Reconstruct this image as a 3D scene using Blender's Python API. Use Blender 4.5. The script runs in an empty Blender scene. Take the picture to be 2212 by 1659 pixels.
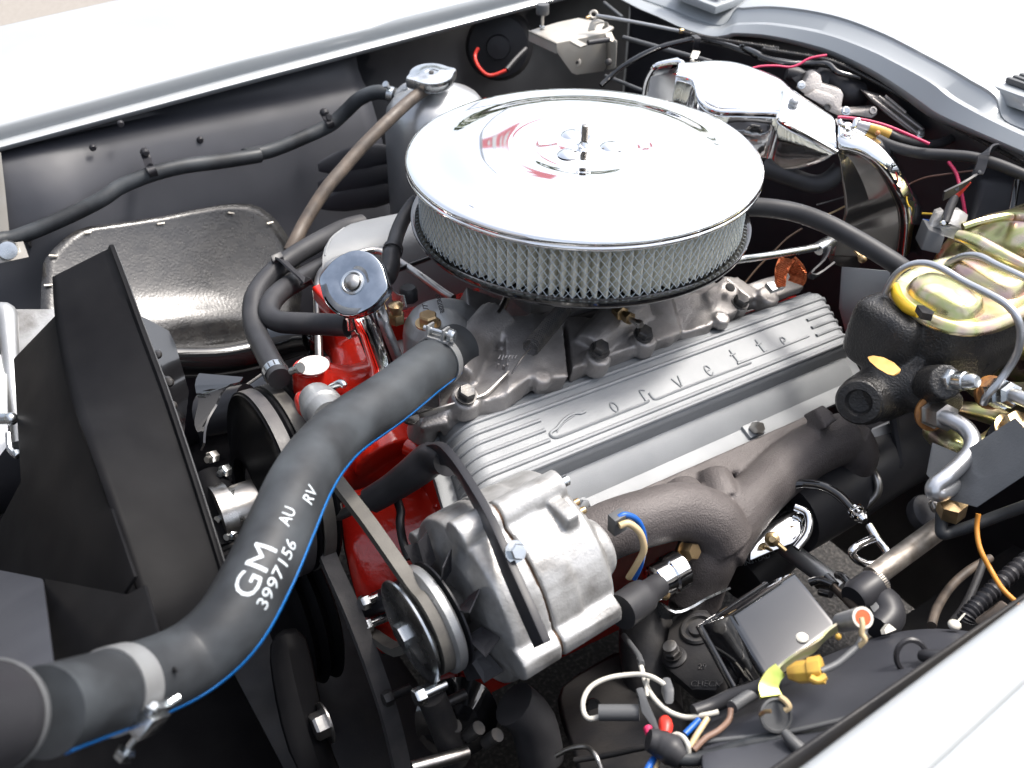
import bpy, bmesh, math, random
from mathutils import Vector, Matrix
V = Vector
R_ = math.radians
sc = bpy.context.scene
col = sc.collection

# ---------------------------------------------------------------- camera, sky, sun, exposure
CW, CH, CF = 2212.0, 1659.0, 2174.0
PITCH, ROLL, HEAD = R_(37.23), R_(0.917), R_(34.0)
fw = V((math.sin(HEAD)*math.cos(PITCH), math.cos(HEAD)*math.cos(PITCH), -math.sin(PITCH)))
rt0 = V((math.cos(HEAD), -math.sin(HEAD), 0)); up0 = rt0.cross(fw)
rt = rt0*math.cos(ROLL) + up0*math.sin(ROLL)
up = -rt0*math.sin(ROLL) + up0*math.cos(ROLL)
def ray(u, v): return fw + rt*((u-CW/2)/CF) - up*((v-CH/2)/CF)
LID = V((0, 0, .85))
CAM = LID - ray(1260.7, 330.9)*1.005
cd = bpy.data.cameras.new('camera'); co = bpy.data.objects.new('camera', cd); col.objects.link(co)
cd.sensor_width = 17.3; cd.lens = 17.3*CF/CW; cd.clip_start = .02; cd.clip_end = 500
co.matrix_world = Matrix(((rt.x, up.x, -fw.x, CAM.x), (rt.y, up.y, -fw.y, CAM.y), (rt.z, up.z, -fw.z, CAM.z), (0, 0, 0, 1)))
cd.dof.use_dof = True; cd.dof.focus_distance = .96; cd.dof.aperture_fstop = 3.6
sc.camera = co

w = bpy.data.worlds.new('World'); sc.world = w; w.use_nodes = True
nt = w.node_tree; nt.nodes.clear()
sky = nt.nodes.new('ShaderNodeTexSky'); sky.sky_type = 'NISHITA'; sky.sun_disc = False
SUN_EL, SUN_AZ = 62, -6       # azimuth measured from +X towards +Y
sky.sun_elevation = R_(SUN_EL); sky.sun_rotation = R_(90-SUN_AZ)
sky.air_density = 1.0; sky.dust_density = 5.5; sky.ozone_density = 1.0
hs = nt.nodes.new('ShaderNodeHueSaturation'); hs.inputs['Saturation'].default_value = .5
bg = nt.nodes.new('ShaderNodeBackground'); bg.inputs['Strength'].default_value = .15
wo = nt.nodes.new('ShaderNodeOutputWorld')
nt.links.new(sky.outputs[0], hs.inputs['Color']); nt.links.new(hs.outputs[0], bg.inputs[0]); nt.links.new(bg.outputs[0], wo.inputs[0])
sd = bpy.data.lights.new('sun', 'SUN'); so = bpy.data.objects.new('sun', sd); col.objects.link(so)
sd.energy = 1.5; sd.angle = R_(10); sd.color = (1, .95, .88)
sdir = V((math.cos(R_(SUN_AZ))*math.cos(R_(SUN_EL)), math.sin(R_(SUN_AZ))*math.cos(R_(SUN_EL)), math.sin(R_(SUN_EL))))
so.rotation_euler = (-sdir).to_track_quat('-Z', 'Y').to_euler()
sc.view_settings.view_transform = 'Standard'; sc.view_settings.look = 'None'
sc.view_settings.exposure = 1.22; sc.view_settings.gamma = 1
sc.render.engine = 'CYCLES'
sc.cycles.max_bounces = 8; sc.cycles.glossy_bounces = 5; sc.cycles.diffuse_bounces = 4
sc.cycles.caustics_reflective = False; sc.cycles.caustics_refractive = False

# ---------------------------------------------------------------- measuring helpers
def P(u, v, x=None, y=None, z=None, d=None):
    r = ray(u, v)
    if d is not None: t = d
    elif x is not None: t = (x-CAM.x)/r.x
    elif y is not None: t = (y-CAM.y)/r.y
    else: t = (z-CAM.z)/r.z
    return CAM + r*t
KX = 700/2212*.8848; KY = 525/1659*.8848
def K(c, r, x, y): return (c*600*.8848 + x*KX, r*450*.8848 + y*KY)
def PK(c, r, a, b, **k): return P(*K(c, r, a, b), **k)
def px(d): return d/CF                       # metres per picture pixel at depth d
def path(*q): return [P(a, b, d=c) for a, b, c in q]
def pathK(c, r, *q): return [PK(c, r, a, b, d=e) for a, b, e in q]
EX = V((math.cos(R_(4.4)), 0, -math.sin(R_(4.4))))     # engine's lengthwise direction
VX, VY, VZ = V((1, 0, 0)), V((0, 1, 0)), V((0, 0, 1))

# ---------------------------------------------------------------- mesh builder
def frame(axis, upv=None):
    a = axis.normalized()
    u = upv if upv is not None else (VZ if abs(a.z) < .9 else VX)
    s = u - a*u.dot(a); s.normalize()
    return a, s, a.cross(s)
def crom(pts, k):
    if k <= 1 or len(pts) < 3: return [p.copy() for p in pts]
    out = []
    for i in range(len(pts)-1):
        p0 = pts[max(i-1, 0)]; p1 = pts[i]; p2 = pts[i+1]; p3 = pts[min(i+2, len(pts)-1)]
        for j in range(k):
            t = j/k
            out.append(.5*((2*p1) + (p2-p0)*t + (2*p0-5*p1+4*p2-p3)*t*t + (3*p1-p0-3*p2+p3)*t**3))
    out.append(pts[-1].copy()); return out
def lerpl(l, n):
    if not isinstance(l, (list, tuple)): return [l]*n
    out = []
    for i in range(n):
        f = i*(len(l)-1)/(n-1); a = int(f); b = min(a+1, len(l)-1); out.append(l[a]+(l[b]-l[a])*(f-a))
    return out
def tangents(p):
    n = len(p)
    return [(p[min(i+1, n-1)]-p[max(i-1, 0)]).normalized() for i in range(n)]
class M:
    RS = 1.0                     # size factor for small round stock
    def __init__(s): s.v = []; s.f = []
    def add(s, vs, fs):
        b = len(s.v); s.v += [V(q) for q in vs]; s.f += [tuple(b+i for i in f) for f in fs]; return s
    def grid(s, rows, cu=False, cv=False, capa=False, capb=False):
        n = len(rows); m = len(rows[0]); vs = [q for r in rows for q in r]; fs = []
        for i in range(n if cu else n-1):
            for j in range(m if cv else m-1):
                a, b = i, (i+1) % n; c, d = j, (j+1) % m
                fs.append((a*m+c, a*m+d, b*m+d, b*m+c))
        if capa: fs.append(tuple(range(m))[::-1])
        if capb: fs.append(tuple((n-1)*m+j for j in range(m)))
        return s.add(vs, fs)
    def tube(s, pts, r, n=12, k=6, cap=True, sq=(1, 1), upv=None):
        p = crom(pts, k); rr = [q*s.RS for q in lerpl(r, len(p))]; tg = tangents(p)
        _, a, b = frame(tg[0], upv); rows = []
        for i, q in enumerate(p):
            a = a - tg[i]*a.dot(tg[i]); a.normalize(); b = tg[i].cross(a)
            rows.append([q + (a*math.cos(t)*sq[0] + b*math.sin(t)*sq[1])*rr[i] for t in [2*math.pi*j/n for j in range(n)]])
        return s.grid(rows, cv=True, capa=cap, capb=cap)
    def lathe(s, o, axis, prof, n=32, upv=None, sx=1, capa=True, capb=True, ph=0, hs=None):
        a, e, f = frame(axis, upv); rows = []; hs = s.RS if hs is None else hs; prof = [(r*s.RS, h*hs) for r, h in prof]
        for r, h in prof:
            rows.append([o + a*h + (e*math.cos(t)*sx + f*math.sin(t))*r for t in [ph+2*math.pi*j/n for j in range(n)]])
        return s.grid(rows, cv=True, capa=capa and prof[0][0] > 1e-6, capb=capb and prof[-1][0] > 1e-6)
    def cyl(s, o, axis, r, h, n=24, ch=0):
        if ch: return s.lathe(o, axis, [(r-ch, 0), (r, ch), (r, h-ch), (r-ch, h)], n)
        return s.lathe(o, axis, [(r, 0), (r, h)], n)
    def box(s, c, a, b, d):
        vs = [c+a*i+b*j+d*k for i in (-1, 1) for j in (-1, 1) for k in (-1, 1)]
        return s.add(vs, [(0, 1, 3, 2), (4, 6, 7, 5), (0, 4, 5, 1), (2, 3, 7, 6), (0, 2, 6, 4), (1, 5, 7, 3)])
    def prism(s, poly, ext):
        n = len(poly); vs = [V(q) for q in poly] + [V(q)+ext for q in poly]
        return s.add(vs, [tuple(range(n))[::-1], tuple(range(n, 2*n))] + [(i, (i+1) % n, n+(i+1) % n, n+i) for i in range(n)])
    def hexa(s, o, axis, r, h, upv=None, ph=0):
        s.lathe(o, axis, [(r, 0), (r, h*.8), (r*.86, h)], 6, upv, ph=ph); return s
    def ball(s, o, r, n=12, m=8, sq=(1, 1, 1)):
        rows = []; r *= s.RS
        for i in range(m+1):
            t = math.pi*i/m
            rows.append([o+V((r*sq[0]*math.sin(t)*math.cos(q), r*sq[1]*math.sin(t)*math.sin(q), r*sq[2]*math.cos(t))) for q in [2*math.pi*j/n for j in range(n)]])
        return s.grid(rows, cv=True)
def ribbon(m, pts, wv, w, th, k=6, closed=False):
    p = crom(pts, k); n = len(p); rows = []
    for i, q in enumerate(p):
        t = (p[min(i+1, n-1)]-p[max(i-1, 0)]).normalized()
        if closed and i in (0, n-1): t = (p[1]-p[n-2]).normalized()
        a = wv(q) if callable(wv) else wv
        a = a-t*a.dot(t); a.normalize(); b = t.cross(a)
        ww = w[0]+(w[1]-w[0])*i/(n-1) if isinstance(w, tuple) else w
        rows.append([q+a*ww/2+b*th/2, q-a*ww/2+b*th/2, q-a*ww/2-b*th/2, q+a*ww/2-b*th/2])
    return m.grid(rows, cv=True, capa=not closed, capb=not closed)
def plane_of(a, b, c):
    n_ = (b-a).cross(c-a).normalized()
    def f(u, v):
        r = ray(u, v); return CAM+r*((a-CAM).dot(n_)/r.dot(n_))
    return f
def coil(o0, o1, r, turns, n=10):
    a, e, f = frame(o1-o0); L = (o1-o0).length; out = []
    N = int(turns*n)
    for i in range(N+1):
        t = 2*math.pi*i/n; out.append(o0 + a*(L*i/N) + (e*math.cos(t)+f*math.sin(t))*r)
    return out
ROOT = {}
def tag(o, label, cat, group=None):
    o['label'] = label; o['category'] = cat
    if group: o['group'] = group
    return o
def thing(name, label, cat, loc, group=None):
    o = bpy.data.objects.new(name, None); col.objects.link(o); o.location = loc
    o.empty_display_size = .02
    ROOT[o.name] = V(loc); return tag(o, label, cat, group)
def build(m, name, mt, parent=None, auto=38, bev=0, seg=2, solid=0, vox=0, sm=0, sub=0, off=0):
    loc = None
    if parent is not None:
        loc = ROOT[parent.name]
    else:
        xs = [min(q[i] for q in m.v) for i in range(3)]; xm = [max(q[i] for q in m.v) for i in range(3)]
        loc = V(((xs[0]+xm[0])/2, (xs[1]+xm[1])/2, xs[2]))
    me = bpy.data.meshes.new(name); me.from_pydata([q-loc for q in m.v], [], m.f); me.update()
    bm = bmesh.new(); bm.from_mesh(me)
    bmesh.ops.remove_doubles(bm, verts=bm.verts, dist=1e-6)
    bmesh.ops.recalc_face_normals(bm, faces=bm.faces)
    if bev:
        es = [e for e in bm.edges if len(e.link_faces) == 2 and e.calc_face_angle(0) > R_(28)]
        bmesh.ops.bevel(bm, geom=es, offset=bev, segments=seg, profile=.6, affect='EDGES', clamp_overlap=True)
    bm.to_mesh(me); bm.free()
    me.materials.append(mt)
    for p in me.polygons: p.use_smooth = True
    if not vox:
        try: me.set_sharp_from_angle(angle=R_(auto))
        except Exception: pass
    o = bpy.data.objects.new(name, me); col.objects.link(o)
    if parent is not None:
        o.parent = parent; ROOT[o.name] = loc
    else:
        o.location = loc; ROOT[o.name] = loc
    if solid:
        md = o.modifiers.new('solid', 'SOLIDIFY'); md.thickness = solid; md.offset = off
    if sub:
        md = o.modifiers.new('sub', 'SUBSURF'); md.levels = sub; md.render_levels = sub
    if vox:
        md = o.modifiers.new('remesh', 'REMESH'); md.mode = 'VOXEL'; md.voxel_size = vox; md.use_smooth_shade = True
        if sm:
            md = o.modifiers.new('smooth', 'SMOOTH'); md.iterations = sm; md.factor = .5
    return o
def one(m, name, mt, label, cat, group=None, **k): return tag(build(m, name, mt, None, **k), label, cat, group)
def struct(m, name, mt, parent=None, kind='structure', **k):
    o = build(m, name, mt, parent, **k)
    o['kind'] = kind; return o
def dup(root, off, label=None):
    r = root.copy(); col.objects.link(r); r.location = root.location + off
    if label: r['label'] = label
    for ch in root.children:
        c = ch.copy(); col.objects.link(c); c.parent = r
        for g in ch.children:
            d = g.copy(); col.objects.link(d); d.parent = c
    return r

# ---------------------------------------------------------------- materials
def mat(name, base, metal=0, rough=.5, rv=.0, c2=None, cs=40, cf=.5, bump=0, bs=200, coat=0, coatr=.05, spec=None, rs=None, bd=.001, lo=.35, hi=.65, det=4):
    m = bpy.data.materials.new(name); m.use_nodes = True; t = m.node_tree; N = t.nodes; L = t.links
    b = N['Principled BSDF']; b.inputs['Base Color'].default_value = (*base, 1); b.inputs['Metallic'].default_value = metal
    b.inputs['Roughness'].default_value = rough
    if coat: b.inputs['Coat Weight'].default_value = coat; b.inputs['Coat Roughness'].default_value = coatr
    if spec is not None: b.inputs['Specular IOR Level'].default_value = spec
    tc = N.new('ShaderNodeTexCoord')
    def noise(s, d=4):
        n = N.new('ShaderNodeTexNoise'); n.inputs['Scale'].default_value = s; n.inputs['Detail'].default_value = d
        L.new(tc.outputs['Object'], n.inputs['Vector']); return n
    if c2 is not None:
        n = noise(cs, det); r = N.new('ShaderNodeValToRGB'); r.color_ramp.elements[0].position = lo; r.color_ramp.elements[1].position = hi
        r.color_ramp.elements[0].color = (*base, 1); r.color_ramp.elements[1].color = (*c2, 1)
        L.new(n.outputs[0], r.inputs[0]); L.new(r.outputs[0], b.inputs['Base Color'])
    if rv:
        n = noise(rs or cs*.7); mr = N.new('ShaderNodeMapRange'); mr.inputs[1].default_value = .3; mr.inputs[2].default_value = .7
        mr.inputs[3].default_value = max(.02, rough-rv); mr.inputs[4].default_value = min(1, rough+rv)
        L.new(n.outputs[0], mr.inputs[0]); L.new(mr.outputs[0], b.inputs['Roughness'])
    if bump:
        n = noise(bs, 3); bp = N.new('ShaderNodeBump'); bp.inputs['Strength'].default_value = bump; bp.inputs['Distance'].default_value = bd
        L.new(n.outputs[0], bp.inputs['Height']); L.new(bp.outputs[0], b.inputs['Normal'])
    return m
def ramp(m, cols, scale, detail=2):
    t = m.node_tree; N = t.nodes; b = N['Principled BSDF']; tc = N.new('ShaderNodeTexCoord'); n = N.new('ShaderNodeTexNoise')
    n.inputs['Scale'].default_value = scale; n.inputs['Detail'].default_value = detail
    t.links.new(tc.outputs['Object'], n.inputs['Vector']); r = N.new('ShaderNodeValToRGB'); el = r.color_ramp.elements
    while len(el) < len(cols): el.new(.5)
    for i, (p, c) in enumerate(cols): el[i].position = p; el[i].color = (*c, 1)
    t.links.new(n.outputs[0], r.inputs[0]); t.links.new(r.outputs[0], b.inputs['Base Color']); return m
SILVER = mat('silver_paint', (.37, .39, .405), .10, .40, .04, (.335, .36, .375), 6, coat=.6, coatr=.04, bump=.03, bs=2500, bd=.0002)
CHROME = mat('chrome', (.93, .935, .94), 1, .035, .015, cs=9)
SHIELD = mat('shield_brown_reflection', (.44, .42, .40), .9, .20, .06, (.36, .34, .325), 18, bump=.10, bs=24, bd=.004)  # grey-brown reflections of the chrome sheet put into its base colour
CHROME2 = mat('rippled_chrome', (.82, .83, .84), 1, .05, .02, cs=9, bump=.12, bs=28, bd=.004)
PANEL = mat('black_panel', (.032, .034, .042), 0, .47, .08, (.042, .044, .053), 14, spec=.5, bump=.10, bs=700, bd=.0006)
SKYTINT = mat('smudged_sky_chrome', (.34, .38, .43), 1, .06, .03, (.46, .50, .55), 70, lo=.4, hi=.7)  # dark blue sky reflection put into the cap's colour, with smudges
MATTE = mat('matte_black', (.006, .006, .007), 0, .48, .08, (.010, .010, .011), 20, spec=.06, bump=.08, bs=500, bd=.0005)
SATIN = mat('black_satin', (.024, .024, .028), 0, .42, .08, (.032, .032, .036), 20, spec=.35, bump=.05, bs=600, bd=.0005)
DARK = mat('frame_black', (.020, .020, .022), 0, .5, .15, (.032, .030, .029), 22, spec=.25, bump=.25, bs=260, bd=.001)
GLOSS = mat('gloss_black', (.008, .008, .009), 0, .10, .03, coat=1, coatr=.03)
GLASSY = mat('wet_gloss_black', (.006, .006, .007), 0, .04, .01, coat=1, coatr=.015, spec=1)
FLAP = mat('flap_rubber', (.014, .014, .015), 0, .26, .05, (.030, .029, .028), 60, bump=.42, bs=320, bd=.0010, coat=.3, coatr=.22, spec=.7)
HOSE = mat('hose_rubber', (.022, .024, .027), 0, .50, .12, (.062, .070, .078), 20, spec=.32, bump=.06, bs=900, bd=.0004, lo=.4, hi=.75)
RUB = mat('plain_rubber', (.026, .026, .029), 0, .46, .09, (.040, .040, .043), 30, spec=.35, bump=.10, bs=1100, bd=.0004)
BROWN = mat('aged_rubber', (.060, .048, .040), 0, .55, .1, (.11, .085, .066), 60, bump=.15, bs=500, bd=.0006)
BLUE = mat('blue_stripe', (.006, .16, .50), 0, .4, .05)
WHITEP = mat('white_print', (.62, .67, .70), 0, .55, .05, (.36, .40, .43), 260, lo=.35, hi=.8)
CAST = mat('cast_aluminium', (.37, .352, .342), .6, .45, .10, (.23, .215, .205), 26, bump=.5, bs=520, bd=.0010)
CAST2 = mat('clean_cast_aluminium', (.40, .41, .415), .65, .42, .06, (.33, .335, .34), 30, bump=.4, bs=700, bd=.0008)
COVER = mat('cover_aluminium', (.255, .265, .275), .12, .52, .05, (.225, .235, .245), 22, bump=.32, bs=1100, bd=.0006)
ALT = mat('alternator_aluminium', (.46, .46, .455), .5, .42, .08, (.22, .212, .20), 38, bump=.3, bs=420, bd=.0010, lo=.42, hi=.72)
REDP = mat('red_engine_paint', (.66, .026, .012), 0, .22, .06, (.52, .015, .010), 14, bump=.35, bs=150, bd=.0016, coat=.6)
IRON = mat('cast_iron', (.118, .105, .102), .2, .58, .06, (.085, .074, .072), 24, bump=.7, bs=620, bd=.0011)
ZINC = mat('zinc_plate', (.66, .68, .69), 1, .26, .10, (.50, .53, .55), 60)
STEEL = mat('plain_steel', (.50, .49, .47), 1, .34, .10, (.34, .32, .30), 50, bump=.1, bs=300)
WORN = mat('worn_steel', (.42, .39, .35), .85, .50, .10, (.24, .21, .18), 70, bump=.2, bs=400)
DKST = mat('dark_bolt', (.055, .055, .058), .6, .42, .1, (.09, .085, .08), 120, bump=.2, bs=500)
TUBE = mat('brake_tube', (.55, .56, .58), .9, .33, .05)
GOLD = ramp(mat('gold_zinc', (.7, .5, .2), 1, .30, .06, bump=.05, bs=300), [(.28, (.58, .40, .36)), (.42, (.64, .54, .34)), (.52, (.50, .52, .24)), (.62, (.70, .60, .44)), (.74, (.60, .42, .42))], 34)
GOLD2 = mat('brass_bolt', (.48, .36, .20), .9, .34, .1, (.36, .25, .14), 90)
BRACK = mat('latch_bracket', (.44, .42, .38), .35, .42, .08, (.42, .39, .34), 40, bump=.1, bs=400)
TANK = mat('tank_aluminium', (.44, .45, .46), .7, .36, .06, (.39, .40, .41), 20, bump=.06, bs=300)
MASTER = mat('master_cast_black', (.020, .020, .021), 0, .36, .10, (.034, .032, .030), 60, bump=.8, bs=480, bd=.0014)
PAPER = mat('filter_paper', (.80, .78, .68), 0, .8, 0, (.72, .70, .60), 60)
MESH = mat('mesh_wire', (.50, .56, .60), .55, .38)
COPPER = mat('copper_braid', (.55, .17, .07), .85, .42, .1, (.38, .10, .04), 300)
GREYM = mat('grey_casting', (.17, .175, .18), .1, .5, .06, (.14, .145, .15), 30, bump=.2, bs=500)
GREYP = mat('grey_plastic', (.085, .088, .092), 0, .5, .08)
YELLOW = mat('yellow_plastic', (.62, .40, .07), 0, .4, .08, (.52, .30, .06), 80)
YELCAP = mat('yellow_cap', (.72, .46, .02), 0, .4)
def wire(n, c, r=.4): return mat(n, c, 0, r, .05)
W_PINK = wire('pink_wire', (.60, .03, .11)); W_RED = wire('red_wire', (.62, .035, .02)); W_WHITE = wire('white_wire', (.55, .53, .47))
W_TAN = wire('tan_wire', (.55, .42, .24)); W_BLUE = wire('blue_wire', (.01, .10, .42)); W_ORANGE = wire('orange_wire', (.66, .27, .04)); W_BLACK = wire('black_wire', (.014, .014, .016), .35)
W_YEL = wire('yellow_wire', (.65, .42, .03)); ORANGE = mat('orange_lens', (.72, .09, .02), 0, .3); RUST = mat('rust_wash', (.48, .22, .06), .3, .5, .1, (.30, .13, .05), 200)
ORMARK = mat('bare_boss', (.58, .34, .10), .35, .42, .08, (.50, .27, .07), 120)
ASPH = mat('asphalt', (.040, .038, .037), 0, .85, 0, (.13, .12, .11), 170, bump=1, bs=170, bd=.006, lo=.5, hi=.7)
FARG = mat('paving', (.27, .25, .225), 0, .9, 0, (.22, .20, .18), 60, bump=.4, bs=90, bd=.004)
# ---------------------------------------------------------------- setting: ground
struct(M().add([(-40, -40, 0), (40, -40, 0), (40, 40, 0), (-40, 40, 0)], [(0, 1, 2, 3)]), 'ground', ASPH)
struct(M().add([(-40, 2.1, .004), (40, 2.1, .004), (40, 30, .004), (-40, 30, .004)], [(0, 1, 2, 3)]), 'paving', FARG)

def rowx(p3, Xs):
    p3 = sorted(p3, key=lambda q: q.x); out = []
    for x in Xs:
        i = 0
        while i < len(p3)-2 and x > p3[i+1].x: i += 1
        a, b = p3[i], p3[i+1]; t = (x-a.x)/(b.x-a.x); q = a+(b-a)*t; out.append(q)
    return out
def L3(pts, **k): return [P(u, v, **k) for u, v in pts]
def frange(a, b, n): return [a+(b-a)*i/(n-1) for i in range(n)]

# far fender
Xs = frange(-.80, .95, 36)
r0 = rowx(L3([(0, 326), (531, 183), (1150, 17)], y=.560), Xs)
r0b = rowx(L3([(0, 318), (531, 175), (1150, 11)], y=.5585), Xs)
r1 = rowx(L3([(0, 310), (531, 166), (1150, 4)], y=.563), Xs)
r1b = rowx(L3([(0, 303), (531, 159), (1150, -2)], y=.570), Xs)
r2a = rowx(L3([(0, 276), (531, 132), (1029, 9)], y=.568), Xs)
r2 = rowx(L3([(0, 267), (531, 123), (1029, 0)], y=.571), Xs)
def shift(r, y, dz): return [V((q.x, y, q.z+dz)) for q in r]
fen = [r0, r0b, r1, r1b, r2a, r2, shift(r2, .62, .006), shift(r2, .70, .012), shift(r2, .80, .010)]
r4 = rowx(L3([(0, 46), (235, -4)], y=.90), Xs)
fen += [[V((a.x, .90, max(a.z, b.z-.03) if False else (a.z*.5+(b.z-.0)*.5))) for a, b in zip(r4, r2)], shift(r2, .935, -.07), shift(r2, .95, -.2), shift(r2, .94, -.55)]
one(M().grid(fen), 'far_fender', SILVER, 'silver fender along the far side of the engine bay with grey gutter edge', 'fender', solid=.003, auto=50)

# near fender
e0 = rowx([PK(3, 3, 530, 1659, y=-.556), PK(3, 3, 2212, 390, y=-.556)], Xs)
e0b = rowx([PK(3, 3, 500, 1659, y=-.556), PK(3, 3, 2212, 350, y=-.556)], Xs)
g = rowx([PK(3, 3, 1400, 1659, z=.757), PK(3, 3, 2212, 955, z=.757)], Xs)
gy = [q.y for q in g]
nf = [shift(e0, -.556, -.012), shift(e0, -.5555, -.004), shift(e0, -.558, 0), shift(e0, -.5625, .0012)]
nf += [[V((a.x, b.y+.006, a.z+.0012)) for a, b in zip(e0, g)], [V((a.x, b.y, a.z-.002)) for a, b in zip(e0, g)],
       [V((a.x, b.y-.003, a.z+.010)) for a, b in zip(e0, g)], [V((a.x, b.y-.02, a.z+.016)) for a, b in zip(e0, g)],
       shift(e0, -.70, .022), shift(e0, -.82, .01), shift(e0, -.90, -.05), shift(e0, -.93, -.2), shift(e0, -.93, -.55)]
one(M().grid(nf), 'near_fender', SILVER, 'silver fender edge across the lower right corner nearest the camera', 'fender', solid=.003, off=1, auto=50)

# cowl
low = [K(2, 0, 960, -30), K(2, 0, 1130, 60), K(2, 0, 1300, 135), K(2, 0, 1480, 220), K(2, 0, 1700, 292), K(2, 0, 1830, 290), K(3, 0, 0, 275), K(3, 0, 200, 292), K(3, 0, 400, 330), K(3, 0, 600, 385), K(3, 0, 760, 440), K(3, 0, 1000, 560), K(3, 0, 1150, 652), K(3, 0, 1300, 760), K(3, 0, 1430, 860), K(3, 0, 1540, 925), K(3, 0, 1750, 1010), K(3, 0, 2000, 1110), K(3, 0, 2212, 1200), K(3, 0, 2500, 1330), K(3, 0, 4200, 1950)]
mid = [K(2, 0, 1010, -40), K(2, 0, 1180, 50), K(2, 0, 1340, 115), K(2, 0, 1510, 190), K(2, 0, 1720, 240), K(2, 0, 1850, 215), K(3, 0, 0, 203), K(3, 0, 210, 200), K(3, 0, 420, 225), K(3, 0, 620, 262), K(3, 0, 800, 312), K(3, 0, 1050, 410), K(3, 0, 1210, 490), K(3, 0, 1380, 580), K(3, 0, 1520, 665), K(3, 0, 1650, 770), K(3, 0, 1860, 890), K(3, 0, 2080, 1000), K(3, 0, 2260, 1080), K(3, 0, 2540, 1190), K(3, 0, 4240, 1810)]
hi = [K(2, 0, 1080, -40), K(2, 0, 1250, 20), K(2, 0, 1420, 80), K(2, 0, 1590, 150), K(2, 0, 1790, 190), K(2, 0, 1890, 72), K(3, 0, 60, 62), K(3, 0, 250, 52), K(3, 0, 480, 72), K(3, 0, 700, 112), K(3, 0, 900, 170), K(3, 0, 1130, 262), K(3, 0, 1290, 340), K(3, 0, 1480, 440), K(3, 0, 1640, 525), K(3, 0, 1800, 620), K(3, 0, 1990, 742), K(3, 0, 2060, 920), K(3, 0, 2280, 1020), K(3, 0, 2560, 1120), K(3, 0, 4260, 1740)]
def cr3(l, k=5): return crom(l, k)
la = cr3([P(u, v, x=.450) for u, v in low]); lm = cr3([P(u, v, x=.458) for u, v in mid]); lh = cr3([P(u, v, x=.476) for u, v in hi])
lb = [a+(b-a)*.35+V((-.004, 0, .0)) for a, b in zip(la, lm)]
top = [la, lb, [q+V((-.001, 0, .001)) for q in lm], [q+V((.004, 0, .003)) for q in lm], [q+V((0, 0, -.003)) for q in lh], lh]
n = len(lh)
for dx, f, dz in ((.012, .9, .006), (.06, .6, .022), (.16, .35, .040), (.34, .12, .075), (.50, .0, .10)):
    zm = .815
    top.append([V((q.x+dx, q.y, zm+(q.z-zm)*f+dz+.02*(1-f))) for q in lh])
cowl = thing('cowl', 'silver body cowl with raised centre bulge behind the engine bay', 'cowl', (.6, 0, .8))
cwm = M().grid(top)
build(cwm, 'panel', SILVER, cowl, solid=.003, auto=24)
from mathutils.bvhtree import BVHTree
cw_bvh = BVHTree.FromPolygons(cwm.v, cwm.f)
def on_cowl(u, v):
    h = cw_bvh.ray_cast(CAM, ray(u, v).normalized()); return h[0] if h[0] is not None else P(u, v, x=.56)
# cowl vents either side of the bulge
vg = thing('cowl_vent', 'grey slotted vent grille on the cowl beyond the hood latch', 'vent', PK(2, 0, 1700, 40, x=.54))
bz = PK(2, 0, 1850, 110, x=.50); 
m = M(); c0 = on_cowl(*K(2, 0, 1660, 20))+V((0, 0, .012)); m.box(c0, V((.035, 0, .004)), V((0, .055, 0)), V((0, 0, .006))); build(m, 'frame', SILVER, vg, bev=.003)
for i in range(4):
    m = M(); m.box(c0+V((-.018+.013*i, 0, .0105)), V((.0035, 0, 0)), V((0, .045, 0)), V((0, 0, .003))); build(m, 'slat', GREYP if i % 2 else SILVER, vg, bev=.001)
vg2 = thing('cowl_vent', 'silver vent grille at the right edge of the picture beside the bulge', 'vent', PK(3, 0, 2250, 800, x=.53))
c1 = on_cowl(*K(3, 0, 2290, 800))+V((0, 0, .014)); m = M(); m.box(c1+V((0, -.02, -.004)), V((.03, 0, .003)), V((0, .06, 0)), V((0, 0, .008))); build(m, 'frame', SILVER, vg2, bev=.003)
for i in range(4):
    m = M(); m.box(c1+V((-.014+.012*i, -.02, .0065)), V((.003, 0, 0)), V((0, .052, 0)), V((0, 0, .003))); build(m, 'slat', GREYP, vg2, bev=.001)
# windscreen base
wsg = thing('windshield', 'windshield base with black rubber seal at the top right corner', 'windshield', (1.0, 0, .93))
q0, q1 = PK(3, 0, 1500, -40, x=.98), PK(3, 0, 2400, 190, x=.98)
build(M().tube([q0, q1], .007, 8, 1), 'seal', RUB, wsg)
build(M().add([q0+V((.01, 0, 0)), q1+V((.01, 0, 0)), q1+V((.35, 0, .35)), q0+V((.35, 0, .35))], [(0, 1, 2, 3)]), 'glass', mat('dark_glass', (.02, .03, .035), 0, .03), wsg, solid=.005)

# far inner panel (wheelhouse)
Xp = frange(-.66, .035, 30)
i0 = rowx(L3([(0, 322), (531, 179), (1150, 13)], y=.600), Xp)
i1 = rowx([PK(0, 0, 300, 1142, y=.572), PK(0, 0, 2212, 782, y=.572), PK(1, 0, 830, 672, y=.572)], Xp)
i1b = rowx([PK(0, 0, 300, 1175, y=.555), PK(0, 0, 2212, 815, y=.555), PK(1, 0, 830, 700, y=.555)], Xp)
def dn(r, y, dz): return [V((q.x, y, q.z+dz)) for q in r]
rows = [dn(i0, .600, .03), [V((a.x, .590, (a.z+b.z)/2)) for a, b in zip(i0, i1)], dn(i1, .578, .004), i1, dn(i1, .566, -.004), dn(i1, .552, -.02), dn(i1, .535, -.05), dn(i1, .515, -.10), dn(i1, .49, -.16), dn(i1, .465, -.22), dn(i1, .435, -.30), dn(i1, .41, -.42)]
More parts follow.
